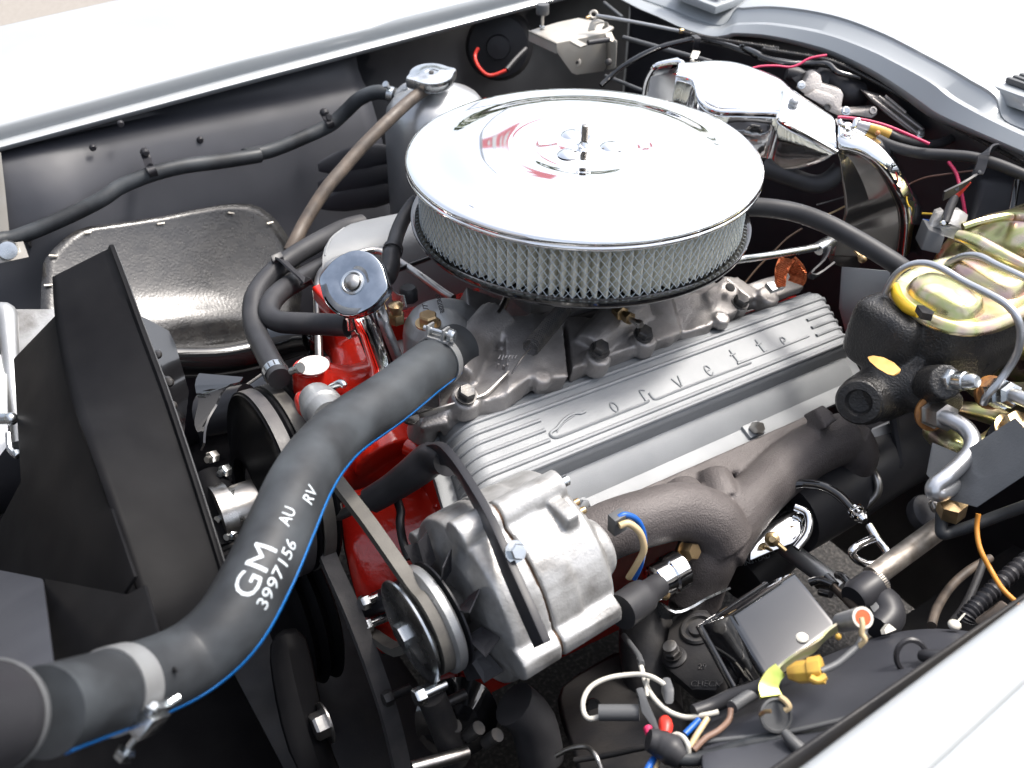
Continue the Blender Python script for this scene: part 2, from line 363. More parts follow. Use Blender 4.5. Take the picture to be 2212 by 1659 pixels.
for r in rows:
    for q in r:
        f = math.exp(-((q.x+.425)/.05)**2)*max(0, min(1, (q.z-.48)/.1)); q.y -= .022*f*max(0, min(1, (.745-q.z)/.05))
ip = thing('inner_fender', 'black painted inner fender panel below the far fender', 'body panel', (-.3, .5, .3))
build(M().grid(rows), 'panel', PANEL, ip, solid=.004, auto=60)
m = M()
for (x0, y0), (x1, y1) in (((560, 1290), (1130, 1190)), ((560, 1430), (1180, 1330)), ((560, 1580), (1215, 1470))):
    m.tube([PK(1, 0, x0, y0, y=.474), PK(1, 0, (x0+x1)/2, (y0+y1)/2-8, y=.472), PK(1, 0, x1, y1, y=.472)], [.006, .019, .021, .012], 16, 6, sq=(1, .17), upv=VZ)
build(m, 'pressed_rib', PANEL, ip)
for x, y, c in ((1545, 1080, 0), (1690, 1520, 0), (930, 955, 0), (717, 1140, 0)):
    o = PK(c, 0, x, y, y=.548 if y < 1200 else .525); build(M().lathe(o+V((0, .002, 0)), -VY, [(.0045, 0), (.0045, .003), (.003, .005)], 10), 'rivet', SATIN, ip)
# recess behind, firewall
struct(M().add([(-.12, .66, .15), (.60, .66, .15), (.60, .66, .80), (-.12, .66, .80)], [(0, 1, 2, 3)]), 'far_recess_wall', SATIN, solid=.003)
fwm = M().grid([[V((q.x+.028, q.y, q.z-.001)) for q in la], [V((q.x+.034, q.y, q.z-.03)) for q in la]]+[[V((.485, q.y, z)) for q in la] for z in (.72, .5, .3, .1)])
struct(fwm, 'firewall_wall', SATIN, solid=.004)
struct(M().add([(-.75, -.545, .15), (.5, -.545, .15), (.5, -.545, .72), (-.75, -.545, .72)], [(0, 1, 2, 3)]), 'near_inner_wall', DARK, solid=.003)
struct(M().add([(-1.0, -.55, .29), (-.30, -.55, .27), (-.30, .36, .27), (-1.0, .36, .29)], [(0, 1, 2, 3)]), 'dark_fill_floor', MATTE, solid=.004)  # black sheet added so the space below the hose stays dark
struct(M().add([(-.72, -.7, .1), (-.72, .7, .1), (-.80, .7, .62), (-.80, -.7, .62)], [(0, 1, 2, 3)]), 'nose_wall', DARK, solid=.004)

# splash shield flap
ol = [(312, 950), (318, 780), (332, 610), (360, 560), (410, 500), (500, 415), (600, 350), (680, 328), (900, 300), (1260, 245), (1500, 195), (1700, 160), (1820, 148), (1940, 155), (2010, 180), (2090, 235), (2150, 300), (2200, 370), (2260, 470), (2310, 600), (2330, 800), (2300, 1100), (2240, 1200), (1900, 1250), (1420, 1322), (900, 1420), (600, 1460), (360, 1480), (318, 1200)]
def flapy(v):
    t = max(0, (v-430)/220); s = max(0, v-600)/140; t2 = min(max(0, v-430)/330, 1.2); return .498-.105*t2-.032*t2*t2
mm = bmesh.new()
pl = []
N_ = 26
cu = sum(q[0] for q in ol)/len(ol); cv = sum(q[1] for q in ol)/len(ol)
rings = []
for k in range(1, 11):
    f = k/10; rings.append([K(0, 1, cu+(x-cu)*f, cv+(y-cv)*f) for x, y in ol])
def fp(u, v):
    y = flapy(v) - .012*math.exp(-((v-690)/30)**2)*math.exp(-((u-430)/140)**2); return P(u, v, y=y)
m = M(); cc = fp(*K(0, 1, cu, cv)); vs = [cc]+[fp(u, v) for r in rings for u, v in r]; nn = len(ol); fs = [(0, 1+j, 1+(j+1) % nn) for j in range(nn)]
for i in range(9):
    for j in range(nn):
        a = 1+i*nn; fs.append((a+j, a+nn+j, a+nn+(j+1) % nn, a+(j+1) % nn))
m.add(vs, fs)
sf = thing('splash_shield', 'black rubber splash flap stapled to the inner fender', 'splash shield', fp(430, 780))
build(m, 'flap', FLAP, sf, solid=.0012)
for x0, y0, x1, y1 in ((650, 372, 698, 366), (1208, 304, 1262, 296), (1748, 215, 1798, 222), (2054, 300, 2100, 288), (372, 546, 440, 548), (335, 776, 400, 770)):
    a, b = fp(*K(0, 1, x0, y0)), fp(*K(0, 1, x1, y1)); build(M().tube([a+V((0, -.004, .001)), b+V((0, -.004, .001))], .0013, 6, 1), 'staple', BRACK, sf)
# frame rail below flap, crossmember, front rail
fr = M()
fr.tube([PK(0, 1, 1300, 1370, y=.34), PK(0, 1, 1700, 1360, y=.34), PK(0, 1, 2100, 1270, y=.34), PK(1, 1, 600, 1100, y=.34)], .022, 14, 6, sq=(1, .8))
fr.tube([PK(0, 2, 1590, 340, y=.20), PK(0, 2, 1900, 270, y=.20), PK(1, 2, 200, 150, y=.2)], .022, 14, 4)
fr.box(V((0, .35, .28)), V((.8, 0, 0)), V((0, .05, 0)), V((0, 0, .06)))
one(fr, 'frame_rail', GLOSS, 'glossy black chassis rail running under the splash flap', 'frame rail', bev=0)
nr = M(); nr.box(V((-.05, -.40, .26)), V((.75, 0, 0)), V((0, .06, 0)), V((0, 0, .06)))
one(nr, 'frame_rail', DARK, 'dull black chassis rail low under the alternator side', 'frame rail', bev=.008)
cm = M(); cm.box(V((-.35, 0, .23)), V((.09, 0, 0)), V((0, .45, 0)), V((0, 0, .05)))
one(cm, 'crossmember', DARK, 'black front crossmember low between the chassis rails', 'crossmember', bev=.01)

# open hood standing forward of the radiator, distant trees, both seen in the chrome
hood = thing('car_hood', 'raised silver hood with black underside tilted forward of the radiator', 'hood', (-.9, 0, .75))
hq = []
for t in frange(0, 1, 7):
    hq.append([V((-.86-1.0*t*math.cos(R_(58)) - .08*math.sin(math.pi*t), y*(1-.10*t)*1.0, .76+1.0*t*math.sin(R_(58))+.03*(1-(y/.55)**2))) for y in frange(-.55, .55, 9)])
build(M().grid(hq), 'skin', SILVER, hood, solid=.004, sub=1)
build(M().grid([[q+V((.022, 0, .01)) for q in r] for r in hq]), 'underside', PANEL, hood, solid=.004, sub=1)
random.seed(4)
LEAF = mat('leaves', (.035, .055, .022), 0, .7, 0, (.06, .085, .03), 2)
tm = M()
for i in range(44):
    aa_ = 2*math.pi*i/44; dd_ = random.uniform(17, 23); x = dd_*math.cos(aa_); y = dd_*math.sin(aa_); h = random.uniform(3.2, 5.5); r = random.uniform(1.3, 2.2)
    for k in range(110):
        a = random.uniform(0, 6.283); b = random.uniform(-1, 1); rr = r*random.uniform(.55, 1.05)
        c = V((x+rr*math.cos(a)*math.sqrt(1-b*b), y+rr*math.sin(a)*math.sqrt(1-b*b), h*.62+b*h*.38)); s_ = random.uniform(.2, .45)
        u1 = V((random.uniform(-1, 1), random.uniform(-1, 1), random.uniform(-1, 1))).normalized(); v1 = u1.orthogonal().normalized()
        tm.add([c+u1*s_, c+v1*s_, c-u1*s_, c-v1*s_], [(0, 1, 2, 3)])
    tm.add([V((x-.15, y, 0)), V((x+.15, y, 0)), V((x+.1, y+.1, h*.5)), V((x-.1, y, h*.5))], [(0, 1, 2, 3)])
struct(tm, 'tree_line', LEAF, kind='stuff')
BAN = mat('banner_red_glare', (.86, .26, .30), 0, .7); BANW = mat('banner_white', (.85, .85, .85), 0, .7)  # washed-out pink of the glare is mixed into the banner's red
ban = thing('red_banner', 'glare-paled red banner with white lettering on a pole, seen mirrored in the chrome lid', 'banner', (3.3, 6, 0))
build(M().tube([V((3.45, 6.02, 0)), V((3.45, 6.02, 4.7))], .02, 10, 1), 'pole', TANK, ban)
build(M().prism([V((3.47, 6, 3.83)), V((4.03, 6, 3.88)), V((4.03, 6, 4.05)), V((3.47, 6, 3.99))], V((0, .01, 0))), 'panel', BAN, ban)
build(M().prism([V((4.05, 6, 4.17)), V((4.46, 6, 4.26)), V((4.34, 6, 4.54)), V((4.08, 6, 4.50)), V((4.2, 6, 4.42)), V((4.05, 6, 4.36)), V((4.18, 6, 4.30))], V((0, .01, 0))), 'panel', BAN, ban)
for x0, x1, z0, z1 in ((3.56, 3.60, 3.89, 3.96), (3.64, 3.72, 3.86, 4.03), (3.80, 3.84, 3.93, 4.02), (3.88, 3.95, 3.95, 4.02)):
    build(M().box(V(((x0+x1)/2, 5.998, (z0+z1)/2)), VX*(x1-x0)/2, VY*.002, VZ*(z1-z0)/2), 'white_mark', BANW, ban)
# ---------------------------------------------------------------- air cleaner
ac = thing('air_cleaner', 'round open-element air cleaner with mirror chrome lid and white pleated filter', 'air cleaner', (0, 0, .775))
Z0 = .85
prof = [(.1735, -.0125), (.1765, -.0120), (.1782, -.0095), (.1782, -.0080), (.1770, -.0070), (.1782, -.0058), (.1780, -.0030), (.1765, -.0008), (.174, 0), (.168, .0006), (.160, .0005), (.154, .0007), (.149, .0012), (.144, .0021), (.139, .0034), (.134, .0048), (.129, .0062), (.124, .0074), (.119, .0083), (.113, .0089), (.106, .0092), (.090, .0094), (.076, .0095), (.070, .0093), (.065, .0086), (.060, .0076), (.055, .0067), (.050, .0063), (.044, .0066), (.036, .0076), (.028, .0083), (.018, .0085), (.012, .0084), (0, .0084)]
build(M().lathe(V((0, 0, Z0)), VZ, prof, 128, capb=False), 'lid', CHROME, ac, auto=80)
# three bumps shaped in for the reflections around the lid's stud
for a in (200, 320, 80):
    o = V((.027*math.cos(R_(a)), .027*math.sin(R_(a)), Z0+.0082)); build(M().lathe(o, VZ, [(.0115, 0), (.0095, .0024), (.005, .0042), (.0001, .0046)], 24), 'lid_reflection_bump', CHROME, ac, auto=70)
m = M(); p = []
for i in range(80): p.append((.0031+(.0005 if i % 2 else -.0002), i*.00032))
m.lathe(V((.0, 0, Z0+.004)), VZ, [(.0032, 0)]+[(r, h) for r, h in p]+[(.0022, .0262)], 14); build(m, 'stud', STEEL, ac, auto=30)
m = M(); m.lathe(V((0, 0, Z0+.0080)), VZ, [(.0060, 0), (.0060, .0015), (.0048, .003), (.0042, .0055)], 16)
for sg in (-1, 1):
    dv = V((math.cos(R_(25)), math.sin(R_(25)), 0))*sg; o = V((0, 0, Z0+.0108))
    m.tube([o-VZ*.003+dv*.003, o+dv*.008-VZ*.001, o+dv*.0125+VZ*.003], [.0026, .0030, .0022], 10, 4, sq=(.5, 1))
wn = tag(build(m, 'wing_nut', CHROME), 'small bright wing nut on the stud at the centre of the chrome lid', 'wing nut')
# filter element
zb, zt = .7835, .8395
NP = 100; rows = []
for z in (zb, (zb+zt)/2, zt):
    row = []
    for i in range(NP):
        a0 = 2*math.pi*i/NP; jit = .0012*math.sin(i*7.3)+.0009*math.sin(i*3.1+z*60)
        for da, r in ((0, .1630), (.12, .1648), (.24, .1648), (.36, .1630), (.60, .1480), (.74, .1480)):
            a = a0+(da+jit*8)*2*math.pi/NP; row.append(V((r*math.cos(a), r*math.sin(a), z)))
    rows.append(row)
fe = build(M().grid(rows, cv=True), 'filter_element', PAPER, ac, auto=50)
m = M(); NS = 134; tw = R_(360/NS)*5.5; rr = .1662
for sg in (-1, 1):
    for i in range(NS):
        a0 = 2*math.pi*i/NS; pts = []
        for j in range(9):
            t = j/8; a = a0+sg*tw*t; pts.append(V((rr*math.cos(a), rr*math.sin(a), zb+(zt-zb)*t)))
        m.tube(pts, .00040, 3, 1, cap=False)
ms = build(m, 'wire_mesh', MESH, ac); ms['kind'] = 'stuff'
bp = [(.06, -.004), (.165, -.003), (.170, -.0035), (.1735, -.001), (.1742, .003), (.1728, .0052), (.1705, .005), (.168, .003), (.150, .002), (.06, .002)]
build(M().lathe(V((0, 0, .779)), VZ, bp, 96, capa=False, capb=False), 'base_pan', GLOSS, ac, auto=60)
build(M().lathe(V((0, 0, .779)), VZ, [(.1738, .0025), (.1752, .0032), (.1752, .0052), (.1732, .0056), (.1720, .0050)], 96, capa=False, capb=False), 'base_rim', GLOSS, ac, auto=60)
# carburettor below
cb = thing('carburetor', 'cast carburetor almost hidden beneath the air cleaner', 'carburetor', (0, 0, .70))
m = M(); m.lathe(V((0, 0, .70)), VZ, [(.055, 0), (.055, .03), (.06, .035), (.06, .08)], 24); m.box(V((0, 0, .705)), V((.075, 0, 0)), V((0, .06, 0)), VZ*.006); m.box(V((-.07, 0, .728)), V((.02, 0, 0)), V((0, .045, 0)), VZ*.018)
build(m, 'body', CAST, cb, bev=.003)

# ---------------------------------------------------------------- near valve cover
vc = thing('valve_cover', 'finned silver valve cover facing the camera with raised script', 'valve cover', P(1400, 860, d=.98))
A0 = P(975, 906, y=-.127); A1 = P(1786, 622, y=-.127); B0 = P(1027, 1072, y=-.200)
_pl = plane_of(A0, A1, B0); B1 = _pl(1851, 734)
ux = ((A1-A0)+(B1-B0)); CL = ux.length/2; ux.normalize()
uo = ((B0-A0)+(B1-A1)); uo = uo-ux*uo.dot(ux); CWD = uo.length/2; uo.normalize()
un = ux.cross(uo); un = un if un.z > 0 else -un
OC = A0 + V((0, 0, 0))
F0 = P(1270, 1105, y=-.226); F1 = P(1870, 855, y=-.226)
def vcp(x, o, n):
    a = x/CL; b = o/CWD; return A0*(1-a)*(1-b)+A1*a*(1-b)+B0*(1-a)*b+B1*a*b + un*n
SC_ = CWD/.0735
fo, fn = (F0-OC).dot(uo), (F0-OC).dot(un)
fo1, fn1 = (F1-OC).dot(uo), (F1-OC).dot(un)
fo = (fo+fo1)/2; fn = (fn+fn1)/2
W_ = CWD
sec = [(-.020, fn*.95), (-.012, -.030), (-.006, -.010), (0, -.0028), (.004, -.0004), (.010, 0), (W_*.5, 0), (W_-.010, 0), (W_-.004, -.0004), (W_, -.0030), (W_+.0022, -.008), (W_+.0045, -.022), ((fo-.020+W_+.006)/2, fn+.014), (fo-.0165, fn+.003)]
X0, X1 = -.004, CL+.004
def hx(x):
    # end rounding: (height drop, taper)
    t = min(x-X0, X1-x); R = .026
    if t >= R: return 0
    q = 1-max(t, 0)/R; return 1-math.sqrt(max(0, 1-q*q))
xs = [X0+.026*(1-math.cos(math.pi/2*i/8)) for i in range(9)]+frange(X0+.05, X1-.05, 8)+[X1-.026*(1-math.cos(math.pi/2*i/8)) for i in range(8, -1, -1)]
rows = []
for x in xs:
    h = hx(x); rows.append([vcp(x, o, n*(1-h)+(fn+.003)*h if True else n) for o, n in sec])
build(M().grid(rows, capa=True, capb=True), 'cover', COVER, vc, auto=48)
fl = [vcp(x, o, fn-.004) for x, o in ((-.020, -.012), (-.010, -.022), (CL+.01, -.022), (CL+.018, -.012), (CL+.018, fo-.01), (CL+.01, fo), (-.01, fo), (-.020, fo-.012))]
build(M().prism(fl, un*.0075), 'flange', COVER, vc, bev=.0018)
def fin(x0, x1, o, r=.0024):
    pts = []
    a, b = x0 <= X0+.002, x1 >= X1-.002
    if a: pts += [vcp(x, o, (fn+.003)*hx(x)+.0002) for x in [X0+.026*(1-math.cos(math.pi/2*i/6)) for i in range(1, 7)]]
    else: pts += [vcp(x0, o, -.0022), vcp(x0+.003, o, .0002)]
    pts += [vcp(x, o, .0002) for x in frange(max(x0, X0+.03), min(x1, X1-.03), 6)]
    if b: pts += [vcp(x, o, (fn+.003)*hx(x)+.0002) for x in [X1-.026*(1-math.cos(math.pi/2*i/6)) for i in range(6, 0, -1)]]
    else: pts += [vcp(x1-.002, o, .0002), vcp(x1, o, -.0022)]
    return M().tube(pts, r, 8, 1, sq=(1, 1))
for o in (.010*SC_, .0205*SC_, .0615*SC_, .0705*SC_): build(fin(X0, X1, o), 'fin', COVER, vc)
for o in (.0300*SC_, .0405*SC_, .0510*SC_): build(fin(X0, .086+.10*(o-.03), o, .0021), 'fin', COVER, vc); build(fin(CL-.052+.05*(o-.03), X1, o, .0021), 'fin', COVER, vc)
# raised script
def onface(u, v):
    r = ray(u, v); t = (OC-CAM).dot(un)/r.dot(un); return CAM+r*t+un*.0004
def strokeK(m, c, r, pts, rad=.0013, k=4): m.tube([onface(*K(c, r, a, b)) for a, b in pts], rad, 6, k, sq=(1, 1))
def letter(m, cx, cy, pts, sc_=1.0, rad=.00085, k=4):
    o = onface(cx, cy)
    m.tube([o+ux*(a*.0115*sc_)-uo*((b-.5)*.0150*sc_) for a, b in pts], rad, 6, k)
m = M()
strokeK(m, 2, 2, [(722, 332), (690, 347), (645, 348), (590, 372), (540, 415), (500, 465), (462, 490), (455, 515), (490, 533), (560, 512), (760, 432), (1000, 338), (1190, 262), (1205, 245)], .0016)
strokeK(m, 2, 2, [(505, 490), (530, 450), (580, 400), (640, 362)], .0008)
strokeK(m, 2, 2, [(1215, 190), (1240, 225), (1275, 235), (1400, 185), (1560, 122), (1800, 30), (2000, -45)], .0013)
strokeK(m, 3, 1, [(0, 1385), (200, 1310), (400, 1232), (550, 1172)], .0013)
U1 = [K(2, 2, 945, 300), K(2, 2, 1185, 205), K(2, 2, 1440, 105), K(2, 2, 1672, 15), K(2, 1, 1880, 1340), K(2, 1, 2080, 1260), K(3, 1, 360, 1212)]
O_ = [(.1, .3), (.1, .7), (.4, .98), (.75, .7), (.75, .3), (.4, .02), (.1, .3)]
letter(m, *U1[0], [(a-.4, b) for a, b in O_], .8)
letter(m, *U1[1], [(-.35, 0), (-.3, .9), (-.05, .98), (.25, .85)], .9); 
letter(m, *U1[2], [(-.45, .95), (-.1, .05), (.05, .1), (.4, .98)], .9, k=1)
E_ = [(-.3, .5), (.3, .55), (.2, .9), (-.1, .98), (-.35, .6), (-.25, .1), (.05, 0), (.35, .15)]
letter(m, *U1[3], E_, .8)
for i in (4, 5):
    letter(m, *U1[i], [(0, 1.25), (-.05, .2), (.1, 0), (.3, .1)], .95, .001); letter(m, *U1[i], [(-.35, .80), (.35, .86)], .95, .001, k=1)
letter(m, *U1[6], E_, .75)
build(m, 'raised_lettering', COVER, vc)
def hexbolt(name, o, ax, r, h, mt, parent, wash=0, wmt=None):
    m = M()
    if wash: m.lathe(o, ax, [(wash, 0), (wash, .0016)], 20)
    m.hexa(o+ax*(.0016 if wash else 0), ax, r, h)
    return build(m, name, mt, parent, auto=25)
for u, v, yy in ((1302, 1055, -.219), (1676, 888, -.219)):
    o = P(u, v, y=yy); b = vcp((o-OC).dot(ux), fo-.011, fn+.004)
    m = M(); m.box(b-un*.001, ux*.011, uo*.008, un*.0045); build(m, 'bolt_boss', COVER, vc, bev=.002)
    hexbolt('cover_bolt', b+un*.004, (un*.85+uo*.5).normalized(), .0068, .010, ZINC if u < 1400 else STEEL, vc)

# far valve cover (front end in view)
vf = thing('valve_cover', 'silver valve cover half hidden behind the oil filler and air cleaner', 'valve cover', P(800, 540, d=1.10))
e0 = [K(1, 1, 590, 640), K(1, 1, 592, 560), K(1, 1, 608, 490), K(1, 1, 650, 415), K(1, 1, 740, 345), K(1, 1, 850, 315)]
p0 = [P(u, v, d=dd) for (u, v), dd in zip(e0, (1.085, 1.09, 1.10, 1.115, 1.135, 1.16))]
dx = EX*.50
q_in = [p0[0]+V((0, -.03, -.06))]+[p for p in p0]
s1 = M(); rws = []
for t, sh in ((0, 0), (.012, .004), (.5, .006)):
    rws.append([p+EX*t+V((0, .0, .004 if sh else 0))*(1 if i > 1 else 0) for i, p in enumerate(q_in)]+[p0[-1]+EX*t+V((0, .045, -.022)), p0[-1]+EX*t+V((0, .06, -.09))])
s1.grid(rws, capa=True); build(s1, 'cover', COVER, vf, auto=50, solid=0)
m = M()
for j in range(5):
    t = .003+.004*j; m.tube([p+EX*t+V((0, -.0004, .0010)) for p in p0[1:5]], .0011, 6, 4)
build(m, 'end_ribs', COVER, vf)

# ---------------------------------------------------------------- engine block, heads (one red casting) and water pump
eb = thing('engine_block', 'bright red painted engine block and cylinder heads', 'engine block', (0, 0, .40))
m = M()
m.box(V((.0, 0, .44)), EX*.235, VY*.17, VZ*.13)                 # block
hd = lambda c, a, b, d: m.box(c, a, b, d)
un2 = un; uo2 = uo
hc = vcp(CL/2, .035, fn-.040); m.box(hc, ux*(CL/2+.012), uo*.062, un*.036)          # near head
hc2 = V((hc.x+.02, -hc.y, hc.z)); m.box(hc2, ux*(CL/2-.01), V((0, .062*uo.y*-1, uo.z*.062)), V((0, -un.y, un.z))*.036)
fx = -.245
for y, z, r in ((-.02, .52, .05), (.10, .56, .035), (-.10, .60, .03), (-.155, .565, .022), (-.165, .50, .03), (-.13, .44, .04)):
    m.lathe(V((fx+.03, y, z)), -VX, [(r*1.2, 0), (r, .035), (r*.8, .042)], 20)
build(m, 'block', REDP, eb, vox=.0028, sm=5)
m = M()    # ribs and bosses on the near head's front face
a = P(925, 940, y=-.14); b = P(960, 1060, y=-.175)
for u0, v0, u1, v1, r in ((925, 905, 955, 1010, .0042), (905, 930, 930, 985, .006), (880, 965, 925, 985, .009), (960, 1060, 945, 1100, .005), (905, 1010, 860, 1050, .010)):
    m.tube([P(u0, v0, d=.955), P(u1, v1, d=.945)], r, 10, 1)
build(m, 'rib', REDP, eb)
# casting pad with raised marks
pad = M(); c = P(870, 1195, d=.945)
for j in range(6): pad.tube([P(848+5*j, 1212-9*j+20, d=.944), P(868+5*j, 1205-9*j+20, d=.944)], .0018, 6, 1)
build(pad, 'casting_mark', REDP, eb)
m = M()  # front plate (red) between pump and head
m.grid([[P(728, 1060, d=.99), P(790, 1045, d=.985), P(850, 1040, d=.975), P(945, 1035, d=.955), P(975, 1090, d=.95)], [P(735, 1180, d=.985), P(800, 1190, d=.975), P(870, 1180, d=.965), P(930, 1160, d=.955), P(960, 1180, d=.95)], [P(770, 1300, d=.985), P(820, 1300, d=.98), P(880, 1290, d=.975), P(950, 1270, d=.965), P(1000, 1250, d=.96)], [P(800, 1420, d=1.0), P(850, 1420, d=.99), P(900, 1400, d=.985), P(960, 1390, d=.975), P(1000, 1390, d=.97)]])
build(m, 'front_face', REDP, eb, solid=.01, sub=1)
wp = thing('water_pump', 'red water pump and neck behind the fan pulley with a white boss', 'water pump', P(700, 850, d=.97))
m = M()
m.tube([P(655, 805, d=.97), P(700, 820, d=.99), P(760, 830, d=1.02), P(845, 810, d=1.06)], [.015, .018, .021, .022], 16, 5)
m.tube([P(745, 690, d=1.13), P(770, 780, d=1.09), P(810, 900, d=1.03), P(850, 1000, d=1.0)], [.022, .028, .036, .04], 16, 5)
m.lathe(P(672, 815, d=.972), VZ, [(.020, -.03), (.0185, .0), (.017, .012), (.0165, .014)], 24)
m.tube([P(650, 850, d=.955), P(668, 880, d=.95), P(690, 905, d=.95)], [.008, .013, .012], 12, 4)
m.box(P(722, 700, d=1.09), VX*.012, VY*.025, VZ*.04)
m.lathe(V((-.335, .0, .59)), VX, [(.035, 0), (.045, .04), (.07, .09)], 24)
build(m, 'housing', REDP, wp, vox=.0024, sm=4)
m = M(); m.lathe(P(676, 790, d=.952), VZ, [(.0155, 0), (.0155, .001), (.0001, .0015)], 24); build(m, 'machined_boss', mat('boss_white', (.72, .64, .60), .1, .35), wp)  # machined face in plain pinkish white
# bypass fitting next to the hose
bf = thing('hose_fitting', 'grey aluminium pipe fitting with a small clamp screw beside the big hose', 'hose fitting', P(700, 850, d=.93))
a_, b_ = P(680, 858, d=.945), P(715, 905, d=.90)
build(M().lathe(b_, (a_-b_), [(.017, 0), (.017, .02), (.0195, .022), (.0195, .034), (.0175, .036), (.0165, .05)], 28), 'pipe', CAST2, bf)
build(M().tube([P(706, 842, d=.935), P(735, 828, d=.925), P(745, 835, d=.922)], [.0035, .004, .003], 10, 4), 'screw', ZINC, bf)

# ---------------------------------------------------------------- intake manifold
im = thing('intake_manifold', 'bare cast aluminium intake manifold with branching runners', 'intake manifold', (0, 0, .62))
m = M()
zf = .655
m.box(V((0, 0, .60)), EX*.24, VY*.09, VZ*.03)
m.box(V((0, 0, .672)), EX*.085, VY*.065, VZ*.03)                                    # carb pad
def runner(q, r, sq=(1, 1), k=5): m.tube(q, r, 14, k, sq=sq)
def slab(q, th):  # sloping flat-faced runner given by 4 picture corners
    q = [P(a, b, d=c) for a, b, c in q]; nrm = (q[1]-q[0]).cross(q[2]-q[0]).normalized()
    if nrm.z > 0: nrm = -nrm
    m.prism(q, nrm*th)
K6 = lambda x, y: ((1000+x/2.765)*.8848, (650+y/2.765)*.8848)
K7 = lambda x, y: ((1600+x/2.765)*.8848, (650+y/2.765)*.8848)
def S6(pts, th, k): slab([(*k(a, b), c) for a, b, c in pts], th)
S6([(820, 300, .99), (1030, 330, 1.0), (1075, 745, .945), (900, 765, .935)], .03, K6)      # bright runner
S6([(640, 330, .99), (830, 320, .99), (880, 700, .94), (660, 860, .915)], .022, K6)
S6([(1060, 330, 1.02), (1480, 360, 1.03), (1530, 540, 1.0), (1100, 690, .955)], .02, K6)
S6([(1380, 300, 1.03), (1640, 400, 1.05), (1640, 530, 1.02), (1490, 600, 1.0)], .03, K6)
S6([(90, 160, 1.09), (330, 170, 1.10), (390, 390, 1.05), (190, 450, 1.04)], .04, K7)
S6([(330, 170, 1.09), (480, 60, 1.11), (560, 300, 1.08), (400, 370, 1.055)], .03, K7)
S6([(-120, 180, 1.06), (110, 180, 1.08), (180, 450, 1.035), (-60, 530, 1.0)], .018, K7)
S6([(450, 60, 1.13), (560, 70, 1.14), (720, 180, 1.13), (640, 220, 1.11)], .02, K7)
for (a, b, c, kk, r, h) in ((505, 150, 1.095, K7, .012, .05), (770, 190, 1.12, K7, .013, .02), (575, 250, 1.10, K7, .01, .02), (455, 340, 1.055, K7, .009, .012), (60, 440, 1.03, K7, .013, .02), (900, 740, .935, K6, .009, .012), (1280, 600, .965, K6, .013, .02), (385, 880, .905, K6, .014, .02), (1600, 480, 1.0, K6, .012, .02), (120, 1010, .915, K6, .013, .03)):
    m.lathe(P(*kk(a, b), d=c)-un*h, un, [(r*1.15, 0), (r, h*.9), (r*.9, h)], 16)
S6([(180, 560, .97), (640, 560, .965), (640, 870, .915), (200, 1000, .905)], .03, K6)      # front apron
S6([(380, 130, 1.02), (650, 230, 1.03), (640, 600, .97), (420, 520, .985)], .03, K6)
S6([(100, 1000, .905), (250, 950, .905), (260, 1060, .90), (60, 1100, .90)], .02, K6)
for u_ in frange(.04, .46, 12):
    m.box(vcp(u_, -.034, -.022), ux*.021, uo*.014, un*.006)
runner([P(*K6(330, 760), d=.93), P(*K6(420, 560), d=.97), P(*K6(600, 380), d=1.0)], [.015, .02, .025])
runner([P(*K6(1200, 560), d=.985), P(*K6(1330, 430), d=1.01), P(*K6(1500, 300), d=1.05)], [.016, .02, .025])
build(m, 'casting', CAST, im, vox=.0022, sm=4)
for u, v, dd in ((*K6(385, 858), .897), (*K6(1290, 552), .957), (*K6(1585, 450), .995), (*K7(580, 232), 1.085)):
    o = P(u, v, d=dd); hexbolt('manifold_bolt', o-un*.004, un, .0082, .0075, DKST, im, wash=.0100)
b = M(); o = P(*K6(670, 640), d=.945)
for j in range(7): b.lathe(o+ux*(-.012+.004*j)+uo*.004*math.sin(j), un, [(.0012, -.004), (.0012, .0012)], 6)
for j in range(6): b.tube([P(*K6(600+j*22, 625+8*math.sin(j*2)), d=.947), P(*K6(612+j*22, 600), d=.948)], .0008, 5, 1)
build(b, 'casting_mark', CAST, im)
m = M(); o = P(*K7(505, 142), d=1.083); m.lathe(o-un*.001, un, [(.0055, 0), (.0055, .0015)], 16); build(m, 'threaded_hole', DARK, im)
# brass vacuum nipple
vn = thing('vacuum_fitting', 'small brass vacuum fitting below the air cleaner rim', 'fitting', PK(2, 1, 1030, 1010, d=1.0))
a, b = PK(2, 1, 985, 985, d=1.0), PK(2, 1, 1085, 1045, d=.985); t = (b-a)
build(M().lathe(a, t, [(.0075, -.004), (.0075, .006), (.005, .007), (.005, .012), (.0065, .0125), (.0065, .018)], 6), 'brass_hex', GOLD2, vn)
build(M().lathe(a+t.normalized()*.018, t, [(.003, 0), (.003, .010), (.0042, .011), (.0046, .014), (.003, .017)], 12), 'nipple', STEEL, vn)

# throttle return spring
s0, s1 = PK(2, 1, 560, 960, d=.985), PK(2, 1, 300, 1265, d=.925)
m = M(); m.tube(coil(s0, s1, .0078, 25, 9), .0010, 5, 1); d_ = (s1-s0).normalized()
m.tube([s1, s1+d_*.02, P(*K6(690, 725), d=.905)], .0009, 5, 3)
one(m, 'return_spring', DKST, 'dark coil return spring stretched below the air cleaner', 'spring')

# thin steel bracket under the hose
m = M(); ribbon(m, [PK(1, 2, 1240, 390, d=.90), PK(1, 2, 1450, 330, d=.90), PK(1, 2, 1700, 255, d=.905), PK(1, 2, 1835, 215, d=.91), PK(1, 2, 1940, 120, d=.92), PK(1, 2, 2025, 35, d=.93)], un, .008, .0014, k=3)
m.lathe(PK(1, 2, 1270, 375, d=.90), un, [(.008, -.001), (.008, .002)], 14)
one(m, 'bracket_strip', STEEL, 'thin bent steel strip bracket lying above the valve cover edge', 'bracket')
